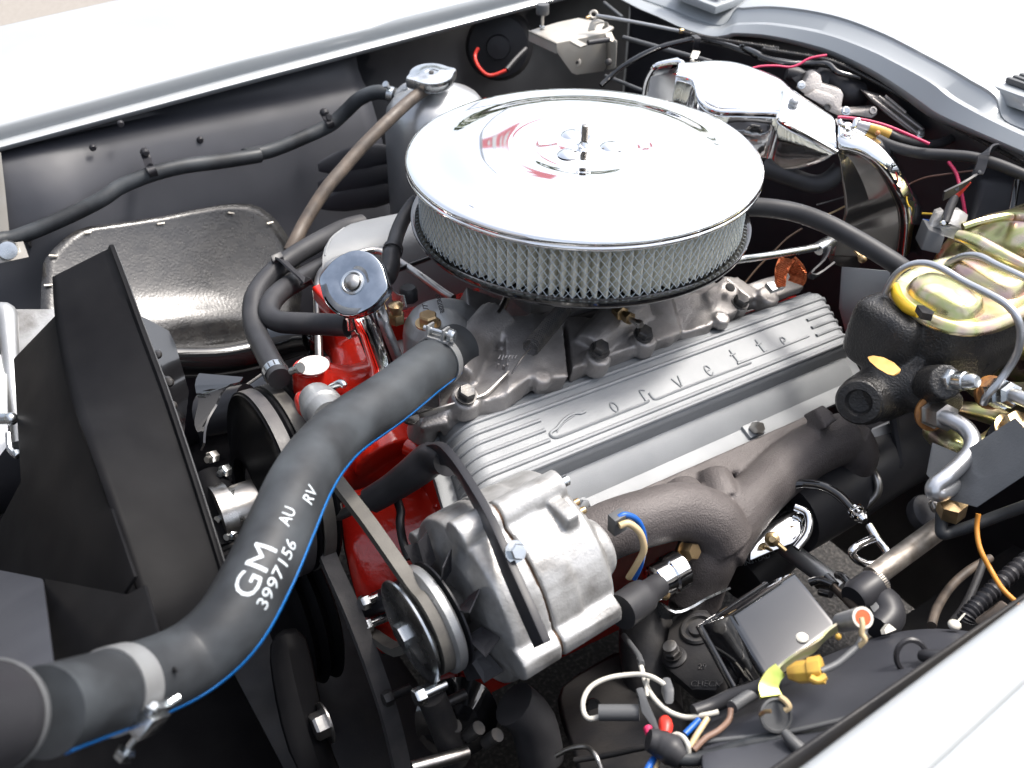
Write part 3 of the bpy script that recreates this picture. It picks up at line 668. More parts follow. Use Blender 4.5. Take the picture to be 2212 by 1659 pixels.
# ---------------------------------------------------------------- upper radiator hose
HP = path((990, 750, .952), (968, 764, .938), (915, 802, .90), (840, 860, .85), (745, 925, .80), (690, 980, .755), (648, 1045, .715), (605, 1140, .68), (559, 1240, .65), (495, 1350, .63), (410, 1425, .615), (295, 1475, .58), (190, 1508, .54), (95, 1538, .505))
HR = .0232
rh = thing('radiator_hose', 'thick black upper radiator hose with blue stripe and white stamped lettering', 'hose', P(600, 1150, d=.68))
build(M().tube(HP, HR, 36, 8), 'hose', HOSE, rh, auto=70)
HC = crom(HP, 8); HT = tangents(HC)
HL = [0]
for a, b in zip(HC, HC[1:]): HL.append(HL[-1]+(b-a).length)
def hose_at(s):
    i = 0
    while i < len(HL)-2 and HL[i+1] < s: i += 1
    f = (s-HL[i])/(HL[i+1]-HL[i]); c = HC[i]+(HC[i+1]-HC[i])*f; t = (HT[i]+(HT[i+1]-HT[i])*f).normalized()
    return c, t
def hose_pt(s, ang, r):
    c, t = hose_at(s); v = CAMREF-c; v = v-t*v.dot(t); v.normalize(); sd_ = t.cross(v)
    return c + (v*math.cos(ang)+sd_*math.sin(ang))*r
CAMREF = CAM.copy()
def sgn_side():
    # side whose picture position lies lower right
    c, t = hose_at(HL[-1]*.5); v = (CAMREF-c); v = (v-t*v.dot(t)).normalized(); s_ = t.cross(v); return 1 if s_.dot(rt)-s_.dot(up) > 0 else -1
SS = sgn_side()
rows = []
for i in range(0, 81):
    s = HL[-1]*(.02+.975*i/80); rows.append([hose_pt(s, SS*a, HR+.0005) for a in (1.19, 1.26, 1.34, 1.41)])
build(M().grid(rows), 'blue_stripe', BLUE, rh, solid=.0004, off=1)
def text_mesh(txt, size):
    cu = bpy.data.curves.new('t', 'FONT'); cu.body = txt; cu.size = size; cu.resolution_u = 3; cu.offset = 0
    ob = bpy.data.objects.new('t', cu); col.objects.link(ob)
    me = bpy.data.meshes.new_from_object(ob.evaluated_get(bpy.context.evaluated_depsgraph_get()))
    bm = bmesh.new(); bm.from_mesh(me)
    for _ in range(2):
        es = [e for e in bm.edges if e.calc_length() > size*.12]
        if es: bmesh.ops.subdivide_edges(bm, edges=es, cuts=1)
    bmesh.ops.triangulate(bm, faces=bm.faces)
    vs = [v.co.copy() for v in bm.verts]; fs = [tuple(v.index for v in f.verts) for f in bm.faces]
    bm.free(); bpy.data.objects.remove(ob); bpy.data.curves.remove(cu); bpy.data.meshes.remove(me)
    return vs, fs
def nearest_s(u, v):
    best = None
    for i, c in enumerate(HC):
        dd = c-CAM; z = dd.dot(fw); a = CW/2+CF*dd.dot(rt)/z; b = CH/2-CF*dd.dot(up)/z; e = (a-u)**2+(b-v)**2
        if best is None or e < best[0]: best = (e, HL[i])
    return best[1]
def hose_text(txt, size, u, v, ang, name):
    # text reads from the radiator end up towards the engine; letter tops face the upper left side
    vs, fs = text_mesh(txt, size); s0 = nearest_s(u, v)
    q = [hose_pt(s0-p.x, SS*(ang-(p.y-size*.35)/HR), HR+.00035+p.z) for p in vs]
    return build(M().add(q, fs), name, WHITEP, rh, auto=80)
hose_text('GM', .0215, 510, 1305, -.16, 'print')
hose_text('AU', .0115, 578, 1178, .04, 'print')
hose_text('3997156', .0120, 530, 1318, .46, 'print')
hose_text('RV', .0120, 612, 1118, .42, 'print')

def clampband(m, c, t, r, w_, th=.0012, gap=0):
    m.lathe(c-t*w_/2, t, [(r, 0), (r+th, 0), (r+th, w_), (r, w_)], 40, capa=False, capb=False)
# tower clamp at thermostat
tc = thing('hose_clamp', 'silver tower clamp with slotted screw where the big hose meets the thermostat housing', 'hose clamp', P(950, 760, d=.94), 'hose clamps')
c, t = hose_at(nearest_s(948, 780)); m = M(); clampband(m, c, t, HR+.0003, .0085); build(m, 'band', CAST2, tc)
e1 = P(918, 742, d=.938); tt = t
sv = V((0, 0, 1)); sv = (sv - t*sv.dot(t)).normalized(); cx_ = sv.cross(t)
tw0 = c+sv*(HR+.004)
m = M(); ax_ = cx_
m.box(tw0+ax_*.006+sv*.001, ax_*.0012, t*.006, sv*.0065); m.box(tw0-ax_*.010+sv*.001, ax_*.0012, t*.006, sv*.0065); m.box(tw0-sv*.004, ax_*.012, t*.0062, sv*.0012)
build(m, 'tower', CAST2, tc, bev=.0006)
m = M(); m.lathe(tw0-ax_*.016+sv*.002, ax_, [(.0026, 0), (.0026, .026), (.0060, .0262), (.0062, .030), (.0045, .0318)], 18); m.box(tw0+ax_*.0158+sv*.002, ax_*.0004, t*.0006, sv*.0058)
build(m, 'screw', ZINC, tc)
# front clamp
fc = thing('hose_clamp', 'silver flat band clamp with screw near the radiator end of the big hose', 'hose clamp', P(240, 1500, d=.56), 'hose clamps')
c, t = hose_at(nearest_s(252, 1490)); m = M(); clampband(m, c, t, HR+.0003, .0165); build(m, 'band', CAST2, fc)
s2 = hose_pt(nearest_s(252, 1490), SS*.98, HR+.003); o2 = (s2-c).normalized(); a2 = t.cross(o2); a2 = a2 if a2.dot(up) < 0 else -a2
m = M(); m.box(s2+o2*.001, o2*.0045, t*.0088, a2*.0075); m.box(s2-a2*.010, o2*.003, t*.0105, a2*.0022); build(m, 'tower', ZINC, fc, bev=.0012)
m = M(); m.lathe(s2+o2*.0055, o2, [(.0015, -.001), (.0015, .0005)], 10); build(m, 'screw_hole', DARK, fc)
m = M(); m.tube([s2+a2*.006, s2+a2*.024], .0023, 10, 1); m.hexa(s2+a2*.021, a2, .0055, .006); build(m, 'screw', ZINC, fc)
for k in (-1, 1):
    m = M(); m.tube([s2-a2*.012+t*k*.006+o2*.001, s2-a2*.016+t*k*.0115+o2*.0015], .0022, 8, 1); build(m, 'tab', ZINC, fc)

# thermostat housing
th = thing('thermostat_housing', 'silver domed thermostat housing with a brass bolt on its base', 'thermostat housing', P(950, 720, d=.98))
tz = P(938, 690, d=.985)
m = M()
oc = P(957, 702, d=1.005)
m.lathe(oc-VZ*.035, VZ, [(.038, 0), (.0385, .024), (.037, .036), (.031, .047), (.021, .053), (.0001, .055)], 36, upv=VX, sx=1.08)
m.tube([oc-VZ*.006, P(975, 735, d=.975), P(955, 770, d=.945)], [.026, .0215, .0195], 24, 5)
m.lathe(oc-VZ*.042, VZ, [(.037, 0), (.038, .004), (.038, .012), (.036, .014)], 36, sx=1.12, upv=VX)
build(m, 'housing', CAST2, th, vox=.0016, sm=4)
bo = P(925, 700, d=.955)
hexbolt('brass_bolt', bo, VZ, .0092, .0095, GOLD2, th, wash=.0125)
for txt, sz, uu, vv, dd in (('3827369', .0075, 960, 672, .985), ('UT', .0085, 926, 668, .99)):
    vs, fs = text_mesh(txt, sz); o = P(uu, vv, d=dd); aa = (V((.3, .9, .25))).normalized(); bb = V((-.85, .35, .35)); bb = (bb-aa*bb.dot(aa)).normalized(); nn_ = aa.cross(bb)
    build(M().add([o+aa*(p.x-sz*.5)+bb*p.y for p in vs], fs), 'casting_mark', DKST, th, solid=.0005)
# ---------------------------------------------------------------- oil filler
of = thing('oil_filler_tube', 'chrome oil filler tube rising from the red block', 'oil filler', P(815, 750, d=.99))
fa, fb = P(772, 618, d=.965), P(842, 800, d=1.0)
ax = (fa-fb); L_ = ax.length; ax.normalize()
build(M().lathe(fb, ax, [(.0190, 0), (.0205, .002), (.0188, .006), (.0172, .012), (.0172, L_*.52), (.0188, L_*.56), (.0190, L_*.93)], 40), 'tube', CHROME, of, auto=50)
oc_ = thing('oil_filler_cap', 'chrome twist cap with two ears and a central rivet on the filler tube', 'oil cap', fa)
cn = V((-.56, -.38, .73)).normalized()
_, ce, cf_ = frame(cn, rt)
rows = []
for sc_, h in ((.90, -.016), (.97, -.014), (1.0, -.010), (1.0, -.002), (.985, .0004), (.95, .0012), (.5, .0018), (.42, .0008), (.40, .0008), (.0001, .0008)):
    row = []
    for i in range(72):
        a = 2*math.pi*i/72
        ear = math.exp(-(((a-R_(168)+math.pi) % (2*math.pi)-math.pi)/.24)**2)+math.exp(-(((a-R_(-12)+math.pi) % (2*math.pi)-math.pi)/.24)**2)
        dip = math.exp(-(((a-R_(112)+math.pi) % (2*math.pi)-math.pi)/.3)**2)+math.exp(-(((a-R_(-68)+math.pi) % (2*math.pi)-math.pi)/.3)**2)
        r = .0330*(1+.10*ear-.03*dip)*sc_; row.append(fa+cn*(h+.010)+(ce*math.cos(a)+cf_*math.sin(a))*r)
    rows.append(row)
build(M().grid(rows, cv=True, capa=True, capb=True), 'cap', SKYTINT, oc_, auto=50)
build(M().lathe(fa+cn*.0108, cn, [(.0118, 0), (.0118, .0016), (.0100, .0022), (.0088, .0016)], 32, capa=False, capb=False), 'ring', ZINC, oc_)
build(M().lathe(fa+cn*.0108, cn, [(.0080, 0), (.0078, .003), (.0055, .0052), (.0001, .0062)], 24), 'rivet', STEEL, oc_)
# grey elbow/PCV hose from cap tube to air cleaner
pe = thing('breather_hose', 'short black breather hose dropping from the air cleaner to the oil filler', 'hose', P(860, 560, d=1.05))
build(M().tube(pathK(1, 1, (1330, 120, 1.10), (1285, 165, 1.10), (1215, 270, 1.09), (1165, 390, 1.07), (1140, 490, 1.05), (1120, 560, 1.04)), .0082, 18, 6), 'hose', RUB, pe)
build(M().tube(pathK(1, 1, (1130, 520, 1.048), (1120, 560, 1.04), (1115, 640, 1.03), (1080, 720, 1.02), (1000, 740, 1.0)), [.0095, .0098, .0098, .0098, .009], 18, 6), 'elbow', RUB, pe)
c, t = PK(1, 1, 1135, 505, d=1.047), (PK(1, 1, 1120, 560, d=1.04)-PK(1, 1, 1150, 450, d=1.058)).normalized()
m = M(); clampband(m, c, t, .0096, .006, .001); build(m, 'clamp', RUB, pe)
# steel fuel lines
fl_ = thing('fuel_line', 'bent steel fuel line arching behind the oil filler cap', 'fuel line', PK(1, 1, 600, 900, d=1.06))
build(M().tube(pathK(1, 1, (570, 1420, 1.04), (562, 1200, 1.06), (556, 950, 1.08), (555, 780, 1.09), (590, 670, 1.09), (700, 590, 1.09), (850, 540, 1.10), (980, 512, 1.11), (1070, 530, 1.11), (1190, 600, 1.11), (1360, 715, 1.08), (1520, 830, 1.06), (1600, 880, 1.05)), .0042, 12, 6), 'tube', STEEL, fl_)
one(M().tube(pathK(1, 1, (2030, 820, 1.0), (2000, 910, .99), (1950, 1000, .98), (1890, 1050, .98), (1800, 1062, .985)), .0040, 12, 6), 'fuel_line', STEEL, 'short steel pipe curving out under the left side of the air cleaner', 'fuel line')
one(M().tube(pathK(1, 1, (1100, 690, 1.08), (1250, 630, 1.10), (1400, 575, 1.12), (1480, 540, 1.13)), .0028, 10, 4), 'cable', W_BLACK, 'black cable crossing behind the thermostat housing', 'cable')
# plugs near thermostat (temperature sender)
ts = thing('sender', 'brass temperature sender beside the filler tube', 'sender', PK(1, 1, 1170, 1000, d=1.01))
o = PK(1, 1, 1165, 1060, d=1.005)
build(M().hexa(o, VZ, .0085, .010), 'hex', GOLD2, ts); build(M().lathe(o+VZ*.010, VZ, [(.0055, 0), (.0055, .006), (.0075, .0065), (.0075, .010), (.004, .012)], 18), 'terminal', GOLD2, ts)
build(M().lathe(PK(1, 1, 1255, 850, d=1.04), VZ, [(.010, -.006), (.010, .006), (.0075, .009)], 8), 'plug', RUB, ts)
ribbon(m := M(), [PK(1, 1, 1130, 850, d=1.03), PK(1, 1, 1180, 890, d=1.02), PK(1, 1, 1230, 900, d=1.01)], V((0, .5, 1)), .012, .0016, k=3); build(m, 'lever', ZINC, ts)

# ---------------------------------------------------------------- heater hoses, overflow, vent hose
h1 = thing('heater_hose', 'outer of two black heater hoses curving beside the splash flap', 'hose', PK(1, 1, 60, 900, d=1.02), 'heater hoses')
build(M().tube(pathK(1, 1, (900, 300, 1.22), (760, 340, 1.20), (600, 420, 1.16), (370, 555, 1.12), (200, 690, 1.09), (80, 850, 1.06), (55, 1000, 1.04), (85, 1150, 1.02), (160, 1310, .99), (262, 1500, .955)), .0112, 20, 7), 'hose', RUB, h1)
c = PK(1, 1, 232, 1455, d=.965); t = (PK(1, 1, 262, 1500, d=.955)-PK(1, 1, 160, 1310, d=.99)).normalized(); m = M(); clampband(m, c, t, .0114, .0095, .0010)
build(m, 'worm_clamp', ZINC, h1, auto=60)
m = M(); sc0 = PK(1, 1, 380, 1430, d=.945); m.lathe(sc0, V((.3, -.5, .4)), [(.0035, -.006), (.0035, .004), (.0052, .0045), (.0052, .009)], 12); build(m, 'clamp_screw', ZINC, h1)
m = M()
for i in range(14):
    a = R_(i*360/14); _, e_, f_ = frame(t); q = c+(e_*math.cos(a)+f_*math.sin(a))*.01245; m.box(q, t*.0036, (e_*-math.sin(a)+f_*math.cos(a))*.0006, (e_*math.cos(a)+f_*math.sin(a))*.0003)
o = build(m, 'band_slots', DKST, h1); o['kind'] = 'stuff'
h2 = thing('heater_hose', 'inner black heater hose bending sharply to the water pump', 'hose', PK(1, 1, 300, 1000, d=1.02), 'heater hoses')
build(M().tube(pathK(1, 1, (760, 560, 1.19), (590, 640, 1.14), (440, 720, 1.11), (280, 820, 1.07), (190, 920, 1.045), (185, 1010, 1.03), (260, 1060, 1.02), (400, 1072, 1.01), (600, 1080, 1.0), (790, 1090, .99)), .0112, 20, 7), 'hose', RUB, h2)
m = M(); c = PK(1, 1, 800, 1095, d=.992); clampband(m, c, VX, .0112, .008, .0012); m.lathe(PK(1, 1, 800, 1080, d=.975), VZ, [(.003, -.006), (.003, .008), (.005, .008), (.005, .012)], 10); build(m, 'clamp', ZINC, h2)
st = thing('hose_strap', 'black plastic strap tying the two heater hoses together', 'strap', PK(1, 1, 350, 660, d=1.09))
m = M(); ribbon(m, [PK(1, 1, 245, 575, d=1.10), PK(1, 1, 285, 590, d=1.085), PK(1, 1, 360, 660, d=1.075), PK(1, 1, 450, 740, d=1.07), PK(1, 1, 480, 770, d=1.085)], lambda q: V((-.6, -.25, .5)), .0135, .002, k=4); build(m, 'band', SATIN, st)
m = M(); m.box(PK(1, 1, 245, 580, d=1.09), V((.007, .002, 0)), V((0, .003, .002)), V((0, 0, .004))); build(m, 'buckle', SATIN, st, bev=.001)
ov = one(M().tube(pathK(1, 0, (1400, 680, 1.30), (1340, 720, 1.29), (1240, 800, 1.275), (1100, 930, 1.25), (900, 1130, 1.23), (760, 1290, 1.215), (640, 1430, 1.20), (530, 1590, 1.19))+pathK(1, 1, (440, 320, 1.18), (390, 420, 1.17), (340, 520, 1.165)), .0080, 16, 6), 'overflow_hose', BROWN, 'brownish aged rubber overflow hose running down from the filler neck', 'hose')
vh = thing('vent_hose', 'long black hose clipped along the far inner fender', 'hose', P(300, 370, y=.48))
pts = [P(-60, 535, y=.475)]+[PK(0, 1, a, b, y=.485) for a, b in ((0, 430), (120, 410), (350, 322), (620, 200), (800, 105))]+[PK(0, 0, a, b, y=.49) for a, b in ((930, 1440), (1150, 1350), (1400, 1285), (1700, 1245), (2000, 1198))]+[PK(1, 0, a, b, y=yy) for a, b, yy in ((0, 1200, .495), (180, 1165, .495), (400, 1080, .495), (640, 970, .495), (760, 870, .49), (880, 760, .475), (1010, 712, .46), (1130, 730, .445), (1200, 755, .435))]
build(M().tube(pts, .0098, 18, 6), 'hose', HOSE, vh)
c = PK(1, 0, 1120, 730, y=.445); t = (pts[-1]-pts[-3]).normalized(); m = M(); clampband(m, c, t, .0100, .0085, .001); m.lathe(PK(1, 0, 1095, 668, y=.44), V((-.5, -.2, .6)), [(.003, -.004), (.003, .004), (.0045, .004), (.0045, .007)], 10); build(m, 'worm_clamp', ZINC, vh)
for nm_, lb, a, b, p0, p1, p2 in (('hose_clip', 'black cable clip with a hole holding the vent hose at the left', 1170, 1330, (1110, 1165), (1155, 1285), (1185, 1370)),):
    hc_ = thing(nm_, lb, 'clip', PK(0, 0, 1150, 1300, y=.48), 'hose clips')
    m = M(); ribbon(m, [PK(0, 0, *p0, y=.525), PK(0, 0, 1135, 1230, y=.515), PK(0, 0, 1155, 1285, y=.485), PK(0, 0, 1180, 1330, y=.478), PK(0, 0, 1190, 1375, y=.485)], VX, .0105, .0022, k=4); build(m, 'strap', SATIN, hc_)
    m = M(); m.lathe(PK(0, 0, 1112, 1168, y=.523), -VY, [(.0052, 0), (.0052, .006), (.003, .008)], 14); build(m, 'push_pin', SATIN, hc_)
    m = M(); o = PK(0, 0, 1157, 1285, y=.4835); m.lathe(o, V((0, -1, .3)), [(.0030, -.0005), (.0030, .0008), (.0042, .0010), (.0042, -.0004)], 14); build(m, 'eyelet', SATIN, hc_)
hc_ = thing('hose_clip', 'black cable clip holding the vent hose nearer the filler tank', 'clip', PK(1, 0, 640, 940, y=.48), 'hose clips')
m = M(); ribbon(m, [PK(1, 0, 600, 870, y=.515), PK(1, 0, 625, 915, y=.50), PK(1, 0, 650, 950, y=.484), PK(1, 0, 672, 995, y=.488)], VX, .0095, .0022, k=4); build(m, 'strap', SATIN, hc_)
m = M(); m.lathe(PK(1, 0, 600, 865, y=.513), -VY, [(.006, 0), (.006, .005), (.003, .008)], 14); m.lathe(PK(1, 0, 640, 905, y=.49), V((0, -1, .4)), [(.004, -.002), (.004, .003)], 10); build(m, 'push_pin', SATIN, hc_)

# ---------------------------------------------------------------- expansion tank
et = thing('expansion_tank', 'satin aluminium coolant expansion tank by the far fender', 'tank', PK(1, 0, 1450, 1000, d=1.28))
cA = PK(1, 0, 1430, 655, d=1.30)
m = M(); rows = []
prof2 = [(.020, .0), (.030, -.006), (.052, -.016), (.062, -.030), (.066, -.055), (.066, -.20), (.055, -.21)]
tc0 = PK(1, 0, 1440, 690, d=1.315)+V((.012, .012, 0))
for i, (r, h) in enumerate(prof2):
    rows.append([tc0+VZ*h+V((math.copysign(abs(math.cos(a))**.75, math.cos(a))*r*1.05, math.copysign(abs(math.sin(a))**.75, math.sin(a))*r*.85, 0)) for a in [2*math.pi*j/40 for j in range(40)]])
m.grid(rows, cv=True, capa=True, capb=True); build(m, 'tank', TANK, et, auto=60)
m = M(); m.lathe(tc0-VZ*.004, VZ, [(.0205, 0), (.0205, .010), (.019, .014)], 32); build(m, 'neck', ZINC, et)
m = M(); build(M().tube([tc0+V((-.03, -.01, .001)), tc0+V((-.012, -.006, .003))], [.009, .009], 14, 1), 'overflow_nipple', TANK, et); m.tube([PK(1, 0, 1180, 760, y=.435), PK(1, 0, 1240, 700, y=.43), PK(1, 0, 1290, 690, y=.42)], .010, 14, 3); build(m, 'spout', TANK, et)
rc = thing('radiator_cap', 'zinc plated radiator cap with two ears on the expansion tank', 'radiator cap', tc0+VZ*.012)
co_ = PK(1, 0, 1432, 572, d=1.295); cn2 = V((-.05, -.12, 1)).normalized(); _, ce2, cf2 = frame(cn2, rt); rows = []
for sc_, h in ((.93, -.013), (1.0, -.011), (1.0, -.001), (.97, .001), (.55, .0018), (.50, .0030), (.30, .0034), (.28, .0022), (.0001, .0022)):
    row = []
    for i in range(64):
        a = 2*math.pi*i/64; ear = sum(math.exp(-(((a-R_(k)+math.pi) % (2*math.pi)-math.pi)/.22)**2) for k in (25, 205))
        row.append(co_+cn2*h+(ce2*math.cos(a)+cf2*math.sin(a))*.0285*sc_*(1+.22*ear))
    rows.append(row)
build(M().grid(rows, cv=True, capa=True, capb=True), 'cap', ZINC, rc, auto=45)
build(M().lathe(co_+cn2*.002, cn2, [(.0035, 0), (.0032, .0016), (.0015, .0022)], 14), 'rivet', DKST, rc)
# red wire loop deep by the tank
one(M().tube(pathK(1, 0, (1795, 370, 1.50), (1768, 430, 1.50), (1790, 505, 1.49), (1850, 570, 1.48), (1910, 580, 1.48), (2010, 542, 1.48)), .0026, 10, 6), 'red_wire', W_RED, 'loop of red wire hanging in the dark corner behind the tank cap', 'wire')
hm = thing('blower_motor', 'dark round motor housing in the shadowed far corner', 'motor', PK(1, 0, 1970, 330, d=1.62))
build(M().lathe(PK(1, 0, 1960, 340, d=1.66), V((-.5, -.7, .2)), [(.055, -.06), (.055, .03), (.048, .045), (.02, .05), (.018, .058), (.0001, .06)], 28), 'body', SATIN, hm, auto=40)
build(M().tube(pathK(1, 0, (2010, 542, 1.48), (2080, 460, 1.50), (2160, 380, 1.52)), .004, 8, 3), 'lead', W_BLACK, hm)
# ---------------------------------------------------------------- alternator
al = thing('alternator', 'stained silver alternator with pulley and fan beside the near valve cover', 'alternator', P(1150, 1250, d=.83))
AF = P(885, 1365, d=.80); AR = P(1215, 1180, d=.866); aa = (AR-AF); AL = aa.length; aa.normalize()
au = (VZ-aa*VZ.dot(aa)).normalized(); as_ = aa.cross(au); as_ = as_ if as_.y < 0 else -as_
def A(x, r=0, ang=0): return AF+aa*x+(as_*math.cos(R_(ang))+au*math.sin(R_(ang)))*r
lat = lambda m, pr_, n=48, **k: m.lathe(AF, aa, pr_, n, au, **k)
RB = .0755
# front (drive end) housing with four lugs
m = M(); lat(m, [(.020, .046), (.050, .046), (RB*.98, .052), (RB, .058), (RB, .0865)])
for ang in (0, 92, 180, 270): m.tube([A(.050, RB-.002, ang), A(.0865, RB-.002, ang)], .0145, 20, 1)
m.prism([A(.051, RB+.0115, 6), A(.051, RB+.0125, -4), A(.051, RB+.014, -84), A(.051, RB+.010, -96), A(.051, .02, -45)], aa*.0350)
build(m, 'front_housing', ALT, al, vox=.0018, sm=3)
m = M(); lat(m, [(RB-.0035, .0855), (RB-.0035, .0895)]); 
for ang in (0, 92, 180, 270): m.tube([A(.0855, RB-.002, ang), A(.0895, RB-.002, ang)], .0115, 20, 1)
build(m, 'split_line', mat('rust_gap', (.10, .055, .03), .2, .7), al)
m = M(); lat(m, [(RB, .0885), (RB, .116), (RB-.0015, .117), (RB-.0015, .148), (RB-.006, .1525)])
for ang in (0, 92, 180, 270): m.tube([A(.0885, RB-.002, ang), A(.147 if ang != 92 else .150, RB-.002, ang)], .0138, 20, 1)
m.prism([A(.089, RB+.0108, 6), A(.089, RB+.0118, -4), A(.089, RB+.0132, -84), A(.089, RB+.009, -96), A(.089, .02, -45)], aa*.0575)
m.box(A(.135, RB*.80, 80), aa*.0065, as_*.026, au*.018)
m.lathe(A(.150, .040, 35), aa, [(.026, -.02), (.026, .012), (.023, .016)], 28)
lat(m, [(RB-.012, .14), (RB-.012, .156), (RB-.02, .160)])
build(m, 'rear_housing', ALT, al, vox=.0018, sm=3)
# pulley: two flanges and a groove
m = M(); lat(m, [(.010, -.006), (.020, -.004), (.0425, -.0015), (.0445, -.0005), (.0448, .0012), (.043, .002), (.033, .0085)], capa=True)
build(m, 'pulley_front', ZINC, al)
m = M(); lat(m, [(.033, .0080), (.0425, .0165), (.0450, .0172), (.0468, .0185), (.0468, .0245), (.045, .0265), (.030, .028)]); build(m, 'pulley_rear', CAST2, al)
m = M(); m.hexa(A(-.010), aa, .011, .010); lat(m, [(.0125, -.004), (.0125, -.002)]); build(m, 'shaft_nut', ZINC, al)
# fan
m = M(); lat(m, [(.012, .029), (.046, .030), (.046, .0315), (.012, .0305)], capa=False, capb=False); build(m, 'fan_plate', SATIN, al)
for i in range(10):
    a = 36*i+14; m = M(); q = A(.030, .038, a); rad = (A(0, 1, a)-A(0)); tg_ = aa.cross(rad)
    m.prism([q, A(.031, .064, a-3), A(.046, .066, a+7), A(.043, .042, a+7)], tg_*.0014)
    build(m, 'fan_blade', SATIN, al)
lat(m := M(), [(.018, .028), (.018, .05)]); build(m, 'hub', DKST, al)
# bolts on the housing
hexbolt('clamp_bolt', P(1112, 1192, d=.735), (as_*.8+au*.2+V((0, 0, .5))).normalized(), .0065, .006, ZINC, al, wash=.0085)
o = A(.150, RB-.002, 92); m = M(); m.tube([o-aa*.004, o+aa*.009], .0045, 12, 1); build(m, 'through_bolt', ZINC, al)
for ang_ in (78, 70):
    o = A(.153, RB-.012, ang_); m = M(); m.tube([o-aa*.004, o+aa*.005], .0032, 10, 1); build(m, 'terminal_stud', GOLD2, al)
# plug and wires
m = M(); pb = P(1334, 1128, d=.842); m.box(pb, aa*.007, as_*.005, au*.0095); build(m, 'plug', GREYP, al, bev=.001)
build(M().tube(path((1336, 1118, .836), (1352, 1112, .838), (1378, 1125, .845), (1392, 1165, .855), (1385, 1215, .87), (1370, 1250, .88)), .0026, 10, 6), 'blue_wire', W_BLUE, al)
build(M().tube(path((1338, 1136, .832), (1358, 1131, .834), (1382, 1150, .838), (1391, 1185, .845), (1378, 1215, .853), (1358, 1248, .865)), .0030, 10, 6), 'tan_wire', W_TAN, al)
build(M().lathe(P(1372, 1300, d=.845), (P(1440, 1252, d=.875)-P(1372, 1300, d=.845)), [(.0155, -.02), (.0155, .006), (.0145, .012), (.011, .018), (.0105, .034), (.008, .036)], 24), 'rubber_boot', RUB, al)
# adjusting bracket
br = thing('alternator_bracket', 'curved black adjusting bracket arching over the alternator front', 'bracket', P(900, 1010, d=.88))
m = M(); BW = lambda q: ((q-AF)-aa*(q-AF).dot(aa)).normalized()
ribbon(m, path((925, 985, .89), (958, 980, .86), (985, 1005, .83), (1020, 1060, .795), (1060, 1135, .762), (1100, 1230, .738), (1140, 1320, .722), (1172, 1392, .715)), BW, .020, .0065, k=5)
build(m, 'arm', SATIN, br, bev=.0008)
m = M(); m.tube(path((800, 1082, .925), (850, 1052, .915), (895, 1020, .90), (935, 990, .89), (965, 1000, .87)), [.0135, .0145, .016, .017, .014], 18, 5, sq=(1, .8)); build(m, 'spacer', SATIN, br)
o = P(795, 1085, d=.93); dr = (P(740, 1110, d=.945)-o).normalized()
m = M(); m.tube([o, o+dr*.05], .0052, 12, 1); build(m, 'stud', DKST, br)
m = M(); m.hexa(o+dr*.002, dr, .0105, .008); build(m, 'nut', ZINC, br)
one(M().tube(pathK(1, 2, (1170, 1020, .93), (1195, 1100, .925), (1190, 1200, .92), (1215, 1340, .92), (1260, 1470, .915)), .0042, 10, 5), 'cable', W_BLACK, 'black wire dropping behind the alternator bracket against the red block', 'cable')

# ---------------------------------------------------------------- belts, pump pulley, fan, lower pulleys
BXW = EX
def belt(name, label, pts, k=5, w=.0115, th=.009):
    m = M(); ribbon(m, pts, BXW, w, th, k=k); return one(m, name, BELT, label, 'belt')
BELT = mat('belt_rubber', (.115, .108, .095), 0, .62, .06, (.085, .080, .072), 60, bump=.15, bs=500)
BELT2 = mat('dark_belt', (.060, .058, .060), 0, .5, .08, (.085, .08, .08), 60, bump=.2, bs=500)
wx = -.352; PC = V((wx, .0, .585)); PR = .094
bpl_ = plane_of(A(.0125), A(.0125, 1, 0), A(.0125, 1, 90))
arc_ = [A(.0125, .0385, a) for a in (104, 80, 55, 30, 5, -20, -45, -70, -92)]
belt('fan_belt', 'grey ribbed fan belt running from behind the hose to the alternator pulley', [bpl_(660, 950), bpl_(735, 1050), bpl_(800, 1135)]+arc_, k=4, w=.0115, th=.008)
belt('fan_belt', 'lower grey belt run slanting from the alternator pulley into the dark', [A(.0125, .0385, -96), A(.0125, .0390, -112), bpl_(860, 1405), bpl_(805, 1372), bpl_(760, 1345)], k=3, th=.008)
b2 = belt('fan_belt', 'wide dark belt dropping past the hose to the crank pulley', [P(640, 1040, d=.99), P(680, 1130, d=.975), P(715, 1220, d=.965), P(760, 1320, d=.955), P(810, 1450, d=.945), P(845, 1560, d=.94), P(875, 1690, d=.935)], w=.016); b2.data.materials[0] = BELT2
pu = thing('pump_pulley', 'black twin groove pulley with belts behind the radiator hose', 'pulley', PC)
m = M(); oP = V((wx-.030, .0, .588)); m.lathe(oP, EX, [(.030, -.004), (.034, -.012), (.045, -.012), (.078, .004), (.086, .005), (.0935, .004), (.0945, .0055), (.085, .013), (.094, .021), (.0955, .0225), (.0955, .025), (.085, .033), (.094, .041), (.0955, .043), (.0945, .046), (.080, .047), (.04, .047)], 64); build(m, 'pulley', MATTE, pu, auto=30)
for h, mt in ((.0125, BELT2), (.033, BELT)):
    m = M(); m.lathe(oP, EX, [(.086, h-.0052), (.0965, h-.0062), (.0965, h+.0062), (.086, h+.0052)], 64, capa=False, capb=False); build(m, 'belt_wrap', mt, pu)
